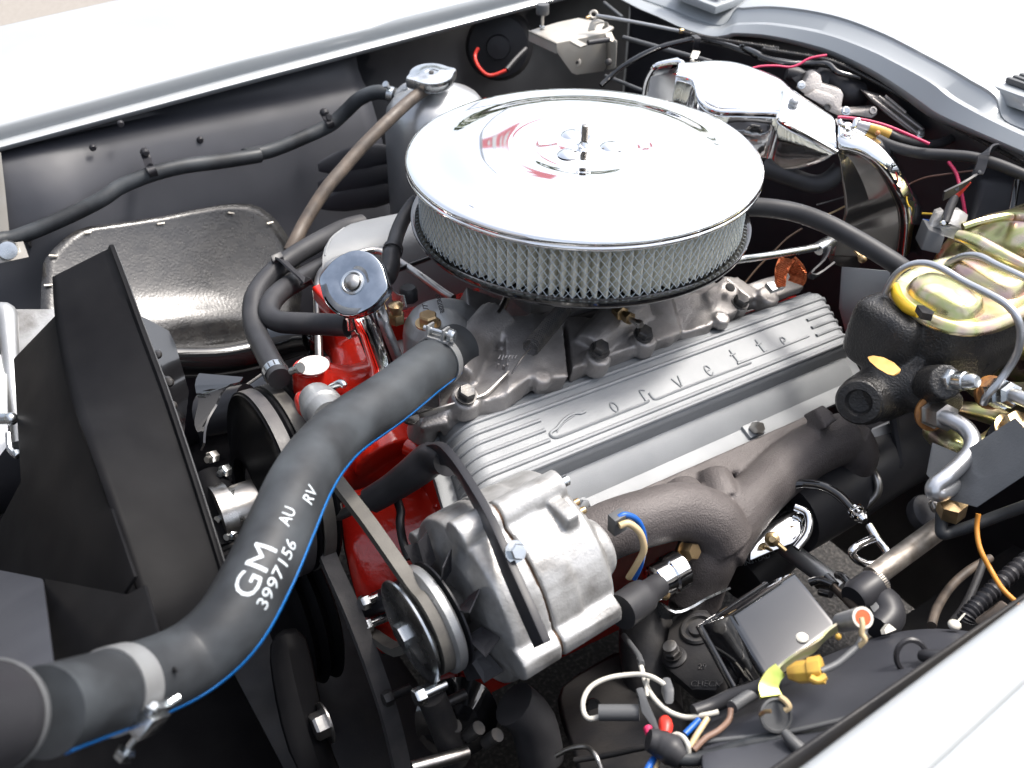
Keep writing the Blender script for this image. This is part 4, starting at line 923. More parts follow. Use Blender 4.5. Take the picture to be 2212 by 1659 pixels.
# pale shaft flange and fan clutch bolts
hb = thing('fan_hub', 'pale steel fan hub with bright hex bolts in front of the pulley', 'hub', P(500, 1050, d=.97))
hx_ = EX; fo_ = P(585, 1060, d=.955)
m = M(); hc0 = P(575, 1080, d=.975); m.lathe(hc0, -hx_, [(.030, 0), (.038, .001), (.038, .006), (.024, .007), (.024, .035), (.030, .036), (.030, .05)], 36); build(m, 'flange', STEEL, hb, auto=30)
for u, v, dd in ((545, 1135, .955), (558, 1185, .945), (520, 1120, .97)):
    o = P(u-5, v-55, d=dd); hexbolt('hub_bolt', o+hx_*.004, -hx_, .0068, .009, ZINC, hb, wash=.008)
for u, v, dd in ((505, 1070, .95), (470, 1062, .955), (492, 1015, .965), (465, 985, .97), (487, 1112, .945), (507, 1150, .94)):
    o = P(u, v, d=dd); m = M(); m.hexa(o, (-hx_+V((0, -.5, .4))).normalized(), .0062, .008); m.tube([o, o+V((-.010, -.006, .004))], .0034, 8, 1); build(m, 'clutch_nut', ZINC if v > 1000 else STEEL, hb)
m = M(); m.tube(path((440, 1030, .97), (470, 1090, .96), (490, 1180, .95)), [.016, .022, .020], 18, 3); build(m, 'clutch_body', MATTE, hb)
m = M()
for j in range(5): m.tube(path((470+7*j, 1140+22*j, .945), (500+5*j, 1133+22*j, .935), (520+5*j, 1165+20*j, .945)), .0036, 8, 3)
o = build(m, 'clutch_fins', DKST, hb); o['kind'] = 'stuff'
# fan
fn_ = thing('cooling_fan', 'black riveted cooling fan partly hidden by its shroud', 'fan', P(420, 950, d=1.0))
def blade(q, th=.0016): 
    m = M(); q = path(*q); n_ = (q[1]-q[0]).cross(q[-1]-q[0]).normalized(); m.prism(q, n_*th); return m
b1 = build(blade([(282, 672, 1.04), (320, 690, 1.05), (365, 715, 1.06), (378, 740, 1.055), (408, 845, 1.03), (395, 960, .98), (370, 960, .97), (325, 800, 1.0)]), 'fan_blade', GLOSS, fn_)
m = blade([(312, 780, .99), (332, 776, 1.0), (375, 930, .965), (362, 950, .96)], .002); build(m, 'blade_arm', DARK, fn_)
for u, v in ((340, 766), (362, 822), (366, 826), (373, 876), (376, 922), (352, 820)):
    o = P(u, v, d=.985); m = M(); m.lathe(o, (CAM-o).normalized(), [(.0046, -.004), (.0046, .0015), (.003, .0035), (.0001, .004)], 12); build(m, 'rivet', DKST, fn_)
ribbon(m := M(), path((478, 812, .99), (462, 840, .975), (448, 880, .965), (440, 920, .955), (438, 965, .95)), V((.3, .9, 0)), .045, .002, k=4); build(m, 'curved_blade', GLOSS, fn_)
m = blade([(500, 1120, .95), (525, 1080, .96), (540, 1230, .93), (520, 1260, .92), (490, 1240, .93)]); build(m, 'fan_blade', DARK, fn_)
# dark struts/tubes low behind the fan
one(M().tube(pathK(0, 2, (1600, 350, 1.16), (1750, 320, 1.15), (1920, 290, 1.14)), .026, 18, 2), 'dark_pipe', SATIN, 'matt black pipe stub low behind the cooling fan', 'pipe')
kn = M(); kn.tube(pathK(1, 1, (230, 1230, 1.13), (400, 1190, 1.12), (520, 1180, 1.11)), [.022, .020, .019], 18, 3); kn.lathe(PK(1, 1, 470, 1190, d=1.112), VX, [(.021, -.006), (.0225, -.004), (.0225, .004), (.021, .006)], 24)
one(kn, 'lower_pipe', GLOSS, 'gloss black pipe with a ribbed collar between the heater hoses and red pump', 'pipe')
cp = thing('crank_pulley', 'black crank pulley and damper deep below the big hose', 'pulley', V((-.36, 0, .36)))
m = M(); m.lathe(V((-.385, .0, .40)), EX, [(.03, 0), (.08, 0), (.088, .004), (.08, .012), (.088, .02), (.08, .028), (.088, .036), (.08, .04)], 48); build(m, 'pulley', MATTE, cp)
hexbolt('crank_bolt', P(705, 1560, d=.93), -EX, .013, .012, STEEL, cp, wash=.02)
sway = M(); sway.tube(path((560, 1480, .88), (640, 1570, .87), (700, 1680, .86)), .012, 12, 3); sway.tube(path((380, 1460, .78), (410, 1520, .78), (440, 1600, .78)), .006, 8, 2)
lp = M(); lp.grid([[P(575, 1385, d=.95), P(610, 1350, d=.95), P(665, 1345, d=.97)], [P(585, 1470, d=.93), P(630, 1450, d=.93), P(690, 1500, d=.95)], [P(600, 1560, d=.92), P(660, 1560, d=.92), P(720, 1640, d=.94)], [P(640, 1690, d=.90), P(700, 1690, d=.91), P(760, 1700, d=.93)]])
one(lp, 'timing_plate', MATTE, 'dull black lower engine plate below the big hose bend', 'plate', solid=.004, sub=1)
for nm, lab, q, r, mt in (('lower_bracket', 'black bracket and fastener low under the alternator pulley', ((930, 1500, .80), (955, 1560, .82), (985, 1640, .84)), .012, DARK), ('stay_rod', 'pale steel rod low at the bottom edge below the alternator', ((890, 1659, .80), (960, 1640, .81), (1010, 1625, .82)), .0055, STEEL), ('power_hose', 'thick black hose end below the alternator', ((1110, 1520, .84), (1150, 1560, .85), (1170, 1640, .86)), .020, RUB), ('lower_tube', 'dark tube with a bright end beside the crank pulley', ((790, 1315, .99), (840, 1290, .96), (880, 1270, .94)), .011, SATIN)):
    one(M().tube(path(*q), r, 14, 4), nm, mt, lab, 'pipe' if 'bracket' not in nm else 'bracket')
for u, v, dd, mt in ((795, 1298, .955, ZINC), (800, 1348, .96, ZINC), (915, 1500, .79, ZINC), (845, 1505, .93, DKST), (960, 1520, .83, DKST)):
    o = P(u, v, d=dd); m = M(); m.hexa(o, -EX, .0075, .008); m.tube([o, o+EX*.02], .0045, 10, 1)
    one(m, 'pump_bolt', mt, {795: 'bright bolt head under the red block, upper of two', 800: 'bright bolt head under the red block, lower of two', 915: 'bright bolt just below the alternator pulley', 845: 'dark bolt beside the wide dark belt', 960: 'dark bolt between the pulley bracket and alternator'}[u], 'bolt', 'bolts below the alternator pulley')
mb = thing('fuel_pump', 'black fuel pump body with small fittings low under the alternator', 'pump', P(1000, 1560, d=.86))
m = M(); m.lathe(P(985, 1545, d=.87), V((-.3, -.7, .5)), [(.03, -.03), (.036, 0), (.036, .006), (.03, .01), (.018, .022)], 28); build(m, 'body', GLOSS, mb)
for u, v in ((1010, 1590), (1050, 1605), (960, 1585)): m = M(); m.tube(path((u, v, .83), (u+25, v-18, .82)), .006, 10, 1); build(m, 'fitting', DKST, mb)

# ---------------------------------------------------------------- radiator shroud
rs = thing('fan_shroud', 'big black fan shroud ring and box around the cooling fan', 'fan shroud', P(200, 900, d=.95))
ra = [(236, 541, -.4445), (262, 610, -.449), (300, 715, -.4545), (350, 850, -.4615), (400, 1000, -.469), (440, 1125, -.475), (470, 1222, -.479), (492, 1300, -.482), (505, 1360, -.484)]
A_ = [P(u, v, x=x) for u, v, x in ra]
rb = [(115, 602), (121, 693), (139, 798), (161, 885), (188, 958), (236, 1094), (287, 1250), (318, 1335), (345, 1400)]
fb = [0, .0, 0, 0, 0, 0, 0, 0, 0]
B_ = [P(u, v, d=(a-CAM).dot(fw)-.012-.004*i) for i, ((u, v), a) in enumerate(zip(rb, A_))]
A2 = crom(A_, 4); B2 = crom(B_, 4)
far = [A_[0]+V((.002, .012, -.012)), A_[0]+V((.004, .016, -.05))]; farB = [B_[0]+V((.004, .012, -.012)), B_[0]+V((.008, .016, -.05))]
A2 = [far[1], far[0]]+A2; B2 = [farB[1], farB[0]]+B2
rowsS = []
for t in (0, .12, .5, .9, 1.0):
    rowsS.append([b+(a-b)*t+V((0, 0, 0)) for a, b in zip(A2, B2)])
rowsS.append([a+V((.002, 0, .0035)) for a in A2]); rowsS.append([a+V((.0045, .0, .0030)) for a in A2])
build(M().grid(rowsS), 'ring', MATTE, rs, solid=.0035, auto=45)
m = M(); m.tube([a+V((.0035, 0, .0015)) for a in A2], .0024, 8, 1); build(m, 'ring_lip', GREYP, rs)
# box panels
Bs = B_
p1 = plane_of(Bs[0], Bs[5], P(-30, 1130, d=.86))
def panel(uv, pl, nm, mt, th=.003, bv=.0015):
    q = [pl(u, v) for u, v in uv]; n_ = (q[1]-q[0]).cross(q[2]-q[0]).normalized(); n_ = n_ if n_.dot(fw) > 0 else -n_
    return build(M().prism(q, n_*th), nm, mt, rs, bev=bv)
panel([(123, 676), (28, 775), (44, 1040), (-40, 1200), (-40, 1240), (262, 1290), (290, 1245), (238, 1094), (190, 958), (163, 885), (141, 798), (123, 700)], p1, 'side_panel', MATTE)
p2 = plane_of(p1(-30, 1225), p1(262, 1285), P(100, 1450, d=.60))
panel([(-40, 1222), (92, 1246), (118, 1460), (-40, 1470)], p2, 'lower_panel', PANEL)
p3 = plane_of(p1(92, 1246), p1(280, 1282), P(250, 1450, d=.615))
panel([(95, 1248), (275, 1283), (312, 1262), (350, 1400), (380, 1450), (122, 1462)], p3, 'corner_panel', MATTE)
# silver radiator side plate and latch bits at the far left edge
rp = thing('radiator_bracket', 'bare silver radiator side plate at the left edge behind the shroud', 'bracket', P(60, 750, d=1.0))
m = M(); n_ = M(); q = [P(12, 668, d=1.02), P(132, 668, d=1.02), P(134, 690, d=1.015), P(34, 790, d=.985), P(18, 790, d=.98)]; m.prism(q, V((0, .004, -.004))); build(m, 'plate', ALT, rp)
build(M().tube(path((-14, 690, .97), (6, 676, .975), (16, 690, .97), (22, 760, .955), (30, 860, .93), (38, 960, .90)), [.010, .011, .010, .008, .007, .005], 14, 4), 'rolled_edge', CAST2, rp)
build(M().prism(path((-20, 760, .95), (14, 770, .95), (18, 960, .88), (-20, 1010, .87)), V((0, .003, -.002))), 'white_tab', mat('white_paint', (.75, .75, .74), 0, .4), rp)
m = M(); m.tube(path((-5, 905, .87), (20, 905, .868)), .0052, 10, 1); m.ball(P(24, 905, d=.866), .0058); build(m, 'pin', ZINC, rp)
build(M().tube(path((18, 935, .865), (22, 970, .86), (38, 985, .855), (34, 975, .857)), .0028, 8, 3), 'hook', ZINC, rp)
# hood support post and its bracket at the top left
hp_ = thing('hood_support', 'grey hood hinge post with bolted foot plate at the left edge', 'hinge', P(0, 500, y=.40))
build(M().prism(path((-40, 300, 1.22), (2, 330, 1.22), (10, 400, 1.22), (20, 500, 1.22), (-30, 510, 1.22)), V((-.004, .01, 0))), 'post', BRACK, hp_)
build(M().prism(pathK(0, 1, (-60, 470, 1.20), (178, 440, 1.20), (222, 560, 1.19), (-60, 620, 1.19)), V((0, .005, -.003))), 'foot_plate', BRACK, hp_)
o = PK(0, 1, 60, 510, d=1.192); m = M(); m.lathe(o+(CAM-o).normalized()*-.003, (CAM-o).normalized(), [(.0125, 0), (.0125, .004), (.0105, .007), (.0105, .0085), (.006, .009)], 24); build(m, 'washer_bolt', ZINC, hp_)
build(M().prism(path((18, 438, 1.26), (52, 425, 1.25), (62, 470, 1.25), (70, 540, 1.25), (45, 510, 1.25)), V((.004, .03, 0))), 'stop_block', DARK, hp_, bev=.002)
# radiator tank end bottom-left
rt_ = thing('radiator_neck', 'rounded black radiator tank end in the bottom left corner', 'radiator tank', P(20, 1530, d=.5))
m = M(); rows = []
q0 = P(-70, 1405, d=.44); 
td = (P(70, 1530, d=.52)-P(-60, 1560, d=.47)).normalized(); m.lathe(P(2, 1545, d=.49), td, [(.0275, -.10), (.0275, -.02), (.0265, -.008), (.0245, -.001), (.0215, .0022), (.018, .003)], 48); build(m, 'tank_end', SATIN, rt_, auto=70)
m = M(); m.lathe(P(2, 1545, d=.49), td, [(.0268, -.0075), (.0276, -.006), (.0264, -.0015), (.0246, .0004)], 48, capa=False, capb=False); build(m, 'rim', GREYP, rt_, auto=70)
# ---------------------------------------------------------------- exhaust manifold
xm = thing('exhaust_manifold', 'rough grey brown cast iron exhaust manifold under the near valve cover', 'exhaust manifold', P(1560, 1100, d=.95))
m = M()
m.tube(path((1275, 1165, .895), (1330, 1140, .90), (1400, 1118, .91), (1470, 1105, .925), (1530, 1125, .94), (1560, 1170, .95)), [.026, .0265, .0265, .027, .030, .03], 20, 5)
m.tube(path((1825, 945, 1.055), (1770, 965, 1.04), (1700, 1010, 1.015), (1640, 1065, .99), (1585, 1125, .965), (1545, 1185, .955)), [.027, .0275, .0265, .026, .028, .030], 20, 5)
m.tube(path((1550, 1120, .955), (1530, 1190, .955), (1510, 1240, .965), (1490, 1285, .975)), [.030, .030, .029, .032], 20, 5)
m.tube(path((1470, 1062, .965), (1480, 1080, .955), (1500, 1110, .945)), [.020, .022, .024], 16, 4)
m.tube(path((1540, 1030, .985), (1548, 1055, .975), (1560, 1090, .965)), [.018, .020, .022], 16, 4)
m.tube(path((1830, 950, 1.055), (1850, 985, 1.06), (1840, 1020, 1.065)), [.026, .024, .018], 16, 4)
o = P(1790, 905, d=1.018); m.prism(path((1758, 885, 1.02), (1782, 872, 1.022), (1812, 905, 1.008), (1785, 925, 1.004)), V((.0, .012, -.016)))
m.prism(path((1440, 1300, .97), (1490, 1245, .975), (1560, 1215, 1.0), (1580, 1240, 1.0), (1530, 1300, .97)), V((0, 0, -.012)))
m.box(P(1545, 1020, d=1.0), ux*.16, uo*.012, un*.012)
build(m, 'casting', IRON, xm, vox=.0021, sm=4)
m = M(); vs, fs = text_mesh('3872765', .011); o = P(1265+0, 1218, d=.868); tdir = (P(1420, 1170, d=.885)-P(1270, 1212, d=.868)).normalized(); bdir = (VZ*.8+V((0, -.35, 0))); bdir = (bdir-tdir*bdir.dot(tdir)).normalized(); nd = tdir.cross(bdir)
o = P(1395, 1212, d=.873)
hexbolt('brass_bolt', P(1480, 1190, d=.925), V((.1, -.7, .5)), .0085, .012, GOLD2, xm, wash=.010)
# plates and starter-side items beneath the manifold
one(M().prism(path((1640, 1195, .99), (1740, 1150, 1.01), (1870, 1040, 1.06), (1850, 990, 1.07), (1700, 1080, 1.03), (1610, 1160, .985)), V((0, .004, -.006))), 'heat_shield', GLOSS, 'dark glossy heat shield below the exhaust manifold', 'heat shield', bev=.002)
ss = thing('spark_plug_shield', 'bent chrome spark plug shield strip under the exhaust manifold with a wing bolt', 'shield', P(1680, 1130, d=.98))
build(M().grid([path((1612, 1160, .975), (1650, 1135, .98), (1700, 1105, .99), (1760, 1085, 1.0)), path((1620, 1185, .965), (1655, 1160, .97), (1715, 1140, .975), (1730, 1130, .98)), path((1610, 1225, .96), (1650, 1200, .965), (1720, 1180, .97), (1740, 1150, .975))]), 'plate', CHROME2, ss, solid=.0015, sub=1)
build(M().tube(path((1718, 1095, .985), (1745, 1110, .978), (1745, 1150, .97), (1720, 1185, .965)), .004, 10, 4), 'rolled_edge', CHROME, ss)
m = M(); o = P(1668, 1165, d=.955); m.lathe(o, (CAM-o).normalized(), [(.0075, 0), (.0065, .004), (.0035, .006), (.0030, .010)], 14); m.tube([o, o+(P(1698, 1190, d=.95)-o)], [.003, .002], 8, 1); build(m, 'wing_bolt', GOLD2, ss)
one(M().tube(path((1880, 1010, 1.06), (1895, 1035, 1.05), (1895, 1065, 1.05), (1870, 1095, 1.055)), .0045, 10, 5), 'lifting_loop', STEEL, 'shiny bent rod loop behind the exhaust manifold end', 'rod')
tr = M(); tr.tube(path((1700, 1120, 1.04), (1800, 1060, 1.08), (1900, 990, 1.12), (1980, 950, 1.16)), [.04, .042, .045, .045], 24, 3)
one(tr, 'bell_housing_tube', SATIN, 'dark satin cylinder behind and below the exhaust manifold', 'housing')
bpl = thing('support_bracket', 'black flanged bracket with grey inner face behind the manifold end', 'bracket', P(1900, 960, d=1.08))
build(M().prism(path((1882, 930, 1.08), (1930, 910, 1.09), (1945, 990, 1.09), (1935, 1000, 1.085), (1885, 960, 1.08)), V((.004, .002, 0))), 'plate', TANK, bpl)
build(M().tube(path((1930, 900, 1.085), (1938, 950, 1.08), (1945, 1000, 1.075), (1925, 1010, 1.075), (1880, 965, 1.07)), .005, 8, 2), 'flange', SATIN, bpl)
# chrome plug boot below alternator plug, dark shield
cbt = thing('spark_plug_boot', 'chrome capped spark plug shield behind the alternator boot', 'spark plug boot', P(1440, 1245, d=.9))
build(M().lathe(P(1410, 1262, d=.895), P(1462, 1232, d=.91)-P(1410, 1262, d=.895), [(.013, 0), (.0165, .002), (.0165, .016), (.0182, .018), (.0182, .032), (.016, .034)], 28), 'cap', CHROME, cbt)
m = M(); m.tube(path((1405, 1255, .885), (1420, 1248, .88), (1432, 1262, .88), (1425, 1280, .882), (1438, 1290, .88), (1442, 1280, .88)), .0030, 8, 4); build(m, 'spring_clip', GOLD2, cbt)
build(M().prism(path((1405, 1290, .885), (1460, 1255, .90), (1470, 1265, .90), (1415, 1305, .88)), V((0, .003, -.004))), 'shield_strip', CHROME, cbt)

# ---------------------------------------------------------------- heat-shield plate and chrome ignition shielding
PLATE = mat('grey_plate', (.42, .44, .46), .3, .45, .06, (.36, .38, .40), 12)
one(M().prism(pathK(3, 1, (838, 640, 1.16), (1185, 670, 1.13), (1160, 830, 1.145), (1080, 1200, 1.19), (880, 1200, 1.20), (815, 960, 1.185)), V((.0, .006, -.002))), 'firewall_plate', PLATE, 'satin grey plate catching the light between valve cover and brake cylinder', 'plate', bev=.0008)
ig = thing('ignition_shield', 'large mirror chrome ignition shielding behind the air cleaner arching down at right', 'ignition shield', P(1700, 220, d=1.15))
bk = [(2, 1445, 490, 1.20), (2, 1560, 478, 1.21), (2, 1720, 462, 1.215), (2, 1900, 480, 1.21), (2, 2060, 530, 1.205), (2, 2212, 590, 1.20), (3, 420, 680, 1.17), (3, 560, 780, 1.15), (3, 740, 900, 1.125)]
md = [(2, 1435, 530, 1.185), (2, 1580, 545, 1.19), (2, 1700, 570, 1.19), (2, 1850, 620, 1.185), (2, 2030, 680, 1.175), (2, 2212, 740, 1.165), (3, 370, 780, 1.145), (3, 560, 900, 1.125), (3, 760, 1010, 1.105)]
ft = [(2, 1430, 565, 1.175), (2, 1560, 610, 1.172), (2, 1612, 760, 1.158), (2, 1740, 840, 1.145), (2, 1950, 850, 1.14), (2, 2212, 862, 1.135), (3, 330, 905, 1.12), (3, 590, 1055, 1.105), (3, 775, 1160, 1.095)]
g3 = lambda l: crom([PK(c, 0, a, b, d=e) for c, a, b, e in l], 5)
bkp, mdp, ftp = g3(bk), g3(md), g3(ft)
low_ = [q+V((-.002, .003, -.060*min(1, (len(ftp)-1-i_+.8)/9))) for i_, q in enumerate(ftp)]
rws = [[q+V((.01, .012, -.03)) for q in bkp], [q+V((.004, .005, -.004)) for q in bkp], bkp, [(a+b)/2+V((0, 0, .004)) for a, b in zip(bkp, mdp)], mdp, [(a+b)/2+V((0, 0, .003)) for a, b in zip(mdp, ftp)], ftp]
build(M().grid(rws), 'top_cover', CHROME, ig, solid=.0015, sub=1, auto=70)
rws = [[q+V((-.001, -.001, -.0035)) for q in ftp], [q*.5+l*.5+V((-.002, -.002, 0)) for q, l in zip(ftp, low_)], low_]
build(M().grid(rws), 'front_face', CHROME2, ig, solid=.0015, sub=1)
build(M().tube([q+V((-.002, -.002, -.001)) for q in ftp], .0026, 8, 1), 'rolled_edge', CHROME, ig)
# left end plate with rounded corner
ep = [(2, 1180, 730, 1.27), (2, 1190, 650, 1.25), (2, 1215, 580, 1.235), (2, 1255, 520, 1.22), (2, 1320, 492, 1.215), (2, 1440, 478, 1.21), (2, 1475, 500, 1.205), (2, 1440, 560, 1.20), (2, 1425, 620, 1.23), (2, 1415, 760, 1.27), (2, 1410, 900, 1.30), (2, 1180, 900, 1.32)]
build(M().prism([PK(c, 0, a, b, d=e) for c, a, b, e in ep], V((.006, .01, 0))), 'end_plate', CHROME2, ig, bev=.002)
build(M().tube([PK(c, 0, a, b, d=e-.004) for c, a, b, e in ep[:8]], .0034, 8, 4), 'end_bead', CHROME, ig)
# curtain between end plate and cover: S-shaped chrome wall
sw = [(2, 1425, 575, 1.185), (2, 1520, 590, 1.18), (2, 1590, 630, 1.17), (2, 1605, 730, 1.16), (2, 1650, 820, 1.152), (2, 1730, 860, 1.145)]
s_ = crom([PK(c, 0, a, b, d=e+.002) for c, a, b, e in sw], 5); build(M().grid([s_, [q-VZ*.03 for q in s_], [q-VZ*.08 for q in s_]]), 'side_wall', CHROME, ig, solid=.0015)
# arch
oe = [(3, 0, 1100, 1060, 1.115), (3, 0, 1180, 1150, 1.115), (3, 0, 1270, 1280, 1.115), (3, 0, 1350, 1420, 1.125), (3, 0, 1410, 1560, 1.14), (3, 1, 1432, 200, 1.155), (3, 1, 1438, 330, 1.17), (3, 1, 1420, 560, 1.20)]
ie = [(3, 0, 820, 1150, 1.09), (3, 0, 950, 1190, 1.09), (3, 0, 1060, 1260, 1.09), (3, 0, 1150, 1370, 1.10), (3, 0, 1225, 1500, 1.115), (3, 1, 1270, 170, 1.13), (3, 1, 1290, 330, 1.145), (3, 1, 1265, 570, 1.175)]
g4 = lambda l: crom([PK(c, r, a, b, d=e) for c, r, a, b, e in l], 5)
op, ip_ = g4(oe), g4(ie); op[0] = bkp[-1]; ip_[0] = ftp[-1]; 
mdl = [(a+b)/2 for a, b in zip(op, ip_)]
tw_ = lambda q, k: q+(CAM-q).normalized()*k
rws = [[tw_(q, -.03) for q in op], op, [tw_(o*.75+i_*.25, .012) for o, i_ in zip(op, ip_)], [tw_(q, .008)+VZ*.012 for q in mdl], [tw_(o*.25+i_*.75, .012) for o, i_ in zip(op, ip_)], [tw_(q, .002) for q in ip_], [tw_(q, -.012) for q in ip_]]
build(M().grid(rws), 'arch', CHROME, ig, solid=.0012, sub=1, auto=70)
build(M().grid([[tw_(q, -.010) for q in ip_], [tw_(q, -.018)+(l-q)*.5 for q, l in zip(ip_, g4([(3, 0, 775, 1180, 1.10), (3, 0, 790, 1260, 1.11), (3, 0, 800, 1380, 1.125), (3, 0, 815, 1500, 1.14), (3, 0, 820, 1640, 1.155), (3, 1, 780, 330, 1.175), (3, 1, 730, 440, 1.185), (3, 1, 705, 560, 1.20)]))], g4([(3, 0, 775, 1180, 1.10), (3, 0, 790, 1260, 1.11), (3, 0, 800, 1380, 1.125), (3, 0, 815, 1500, 1.14), (3, 0, 820, 1640, 1.155), (3, 1, 780, 330, 1.175), (3, 1, 730, 440, 1.185), (3, 1, 705, 560, 1.20)])]), 'inner_plate', SHIELD, ig, solid=.0012, sub=1)
q = pathK(3, 1, (735, 430, 1.20), (1000, 520, 1.20), (985, 600, 1.215), (950, 610, 1.215), (930, 665, 1.22), (900, 672, 1.222), (720, 610, 1.215), (702, 570, 1.21))
build(M().prism(q, V((.002, .004, 0))), 'lower_tab', SHIELD, ig, bev=.001)
m = M(); o = PK(3, 1, 965, 575, d=1.075); m.ball(o, .0048); m.tube([o, PK(3, 1, 940, 545, d=1.075)], .0025, 8, 1); m.tube([o, PK(3, 1, 905, 510, d=1.08)], .0018, 8, 1); build(m, 'wing_bolt', GOLD2, ig)
m = M(); o = PK(3, 0, 850, 985, d=1.085)
m.lathe(o, V((-.3, -.5, .8)), [(.0060, 0), (.0060, .002), (.004, .004)], 16)
m.tube([o, PK(3, 0, 800, 960, d=1.08), PK(3, 0, 788, 925, d=1.08)], [.0024, .0028, .0024], 10, 4); m.tube([o, PK(3, 0, 900, 975, d=1.08), PK(3, 0, 915, 930, d=1.08), PK(3, 0, 945, 925, d=1.08)], [.0024, .0028, .0028, .0022], 10, 4); tag(build(m, 'wing_nut', CHROME), 'chrome wing nut fastening the ignition shield beside a pink wire', 'wing nut')
tag(build(M().ball(PK(3, 0, 435, 792, d=1.135), .0058), 'shield_button', TANK), 'small pale round button on top of the chrome ignition shield', 'button')
# hose behind the shield low, throttle rod, ground strap
one(M().tube(pathK(3, 0, (200, 1290, 1.16), (420, 1370, 1.15), (600, 1420, 1.14), (720, 1380, 1.135), (800, 1300, 1.13)), .0105, 16, 6), 'coolant_hose', RUB, 'black hose bending under the chrome ignition shield', 'hose')
rod = M(); rod.tube(pathK(3, 1, (-60, 590, 1.05), (300, 540, 1.08), (640, 480, 1.11)), .0042, 12, 3); rod.lathe(PK(3, 1, 620, 500, d=1.11), PK(3, 1, 690, 460, d=1.115)-PK(3, 1, 620, 500, d=1.11), [(.0075, 0), (.0075, .022), (.006, .024)], 16)
one(rod, 'throttle_rod', ZINC, 'bright zinc throttle rod running right from under the air cleaner', 'rod')
lk = M(); ribbon(lk, pathK(3, 1, (710, 480, 1.105), (660, 590, 1.10), (560, 690, 1.09), (610, 705, 1.085), (740, 610, 1.095)), V((.3, -.4, .8)), .007, .002, k=3)
one(lk, 'linkage_lever', SATIN, 'black bent lever at the end of the throttle rod', 'lever')
gs = thing('ground_strap', 'braided copper ground strap twisted behind the valve cover', 'strap', PK(3, 1, 380, 680, d=1.10))
def braid(q, w_, nm):
    m = M(); p = crom(path(*q) if False else q, 6); N = len(p)
    for i, c in enumerate(p): pass
    ribbon(m, q, V((.5, -.5, .2)), w_, .0016, k=6); build(m, nm, COPPER, gs)
    m2 = M(); tg = tangents(p)
    for s_ in range(5):
        for sg in (1, -1):
            pts = []
            for i, c in enumerate(p):
                a = V((.5, -.5, .2)); a = (a-tg[i]*a.dot(tg[i])).normalized(); ww = w_[0]+(w_[1]-w_[0])*i/(N-1) if isinstance(w_, tuple) else w_
                ph = ((i/(N-1))*3*sg+s_/5) % 1; ph = 2*ph if ph < .5 else 2-2*ph
                pts.append(c+a*(ph-.5)*ww+(CAM-c).normalized()*.0013)
            m2.tube(pts, .0008, 4, 1)
    o = build(m2, 'braid_strands', COPPER, gs); o['kind'] = 'stuff'
braid(pathK(3, 1, (385, 575, 1.10), (350, 640, 1.095), (335, 710, 1.09), (335, 790, 1.085)), (.018, .010), 'braid')
braid(pathK(3, 1, (400, 600, 1.10), (455, 660, 1.10), (470, 720, 1.105), (450, 760, 1.11)), .018, 'braid')
m = M(); m.box(PK(3, 1, 290, 785, d=1.09), ux*.010, uo*.006, un*.003); build(m, 'lug', TANK, gs, bev=.001)
# vacuum hose to the booster
one(M().tube(pathK(3, 1, (0, 190, 1.05), (110, 175, 1.05), (300, 190, 1.045), (480, 225, 1.04), (680, 300, 1.03), (880, 405, 1.02), (1060, 510, 1.01), (1210, 605, 1.005), (1300, 670, 1.005)), .0100, 20, 6), 'vacuum_hose', RUB, 'thick black vacuum hose from the air cleaner to the brake booster', 'hose')

# ---------------------------------------------------------------- brake booster and master cylinder
bb = thing('brake_booster', 'gold zinc plated round brake booster at the right edge', 'brake booster', (.37, -.30, .69))
bo_ = V((.36, -.30, .69))
build(M().lathe(bo_, -VX, [(.113, -.075), (.113, -.012), (.1165, -.010), (.1165, -.002), (.113, 0), (.108, .001), (.104, .010), (.096, .020), (.084, .026), (.074, .024), (.062, .020), (.056, .024), (.046, .042), (.04, .046), (.03, .05)], 72, capa=True), 'shell', GOLD, bb, auto=50)
build(M().tube(pathK(3, 1, (1700, 395, 1.0), (1850, 450, .985), (2050, 560, .965), (2250, 650, .95)), [.006, .008, .008, .006], 12, 4), 'pressed_rib', GOLD, bb)
build(M().tube(pathK(3, 1, (1740, 330, 1.02), (1880, 285, 1.02), (2050, 250, 1.025), (2110, 250, 1.03)), .0042, 8, 4), 'flange_tab', GOLD, bb)
mc = thing('master_cylinder', 'black cast iron brake master cylinder with gold domed lid at right', 'master cylinder', P(2080, 760, d=.95))
mz = .769
m = M()
lc = V((.235, -.302, mz))
def oval(c, a, b, z, n=40, p=.8): return [V((c.x+math.copysign(abs(math.cos(t))**p, math.cos(t))*a, c.y+math.copysign(abs(math.sin(t))**p, math.sin(t))*b, z)) for t in [2*math.pi*i/n for i in range(n)]]
m.grid([oval(lc, .066, .049, mz-.002), oval(lc, .071, .052, mz-.010), oval(lc, .074, .053, mz-.035), oval(lc, .073, .050, mz-.065), oval(lc, .066, .042, mz-.085)], cv=True, capa=True, capb=True)
m.tube([V((.135, -.302, .683)), V((.20, -.302, .684)), V((.34, -.302, .686))], [.026, .030, .034], 20, 2)
def blob(c, a, b, e, p=.45):
    rows = []
    for i in range(17):
        t = -math.pi/2+math.pi*i/16; ct = abs(math.cos(t))**p; st = math.copysign(abs(math.sin(t))**p, t); row = []
        for j in range(28):
            q = 2*math.pi*j/28; cq = math.copysign(abs(math.cos(q))**p, math.cos(q)); sq_ = math.copysign(abs(math.sin(q))**p, math.sin(q)); row.append(c+a*ct*cq+b*ct*sq_+e*st)
        rows.append(row)
    m.grid(rows, cv=True)
blob(P(1932, 722, d=.972), V((.038, 0, -.004)), V((0, .036, 0)), V((.003, 0, .036)))
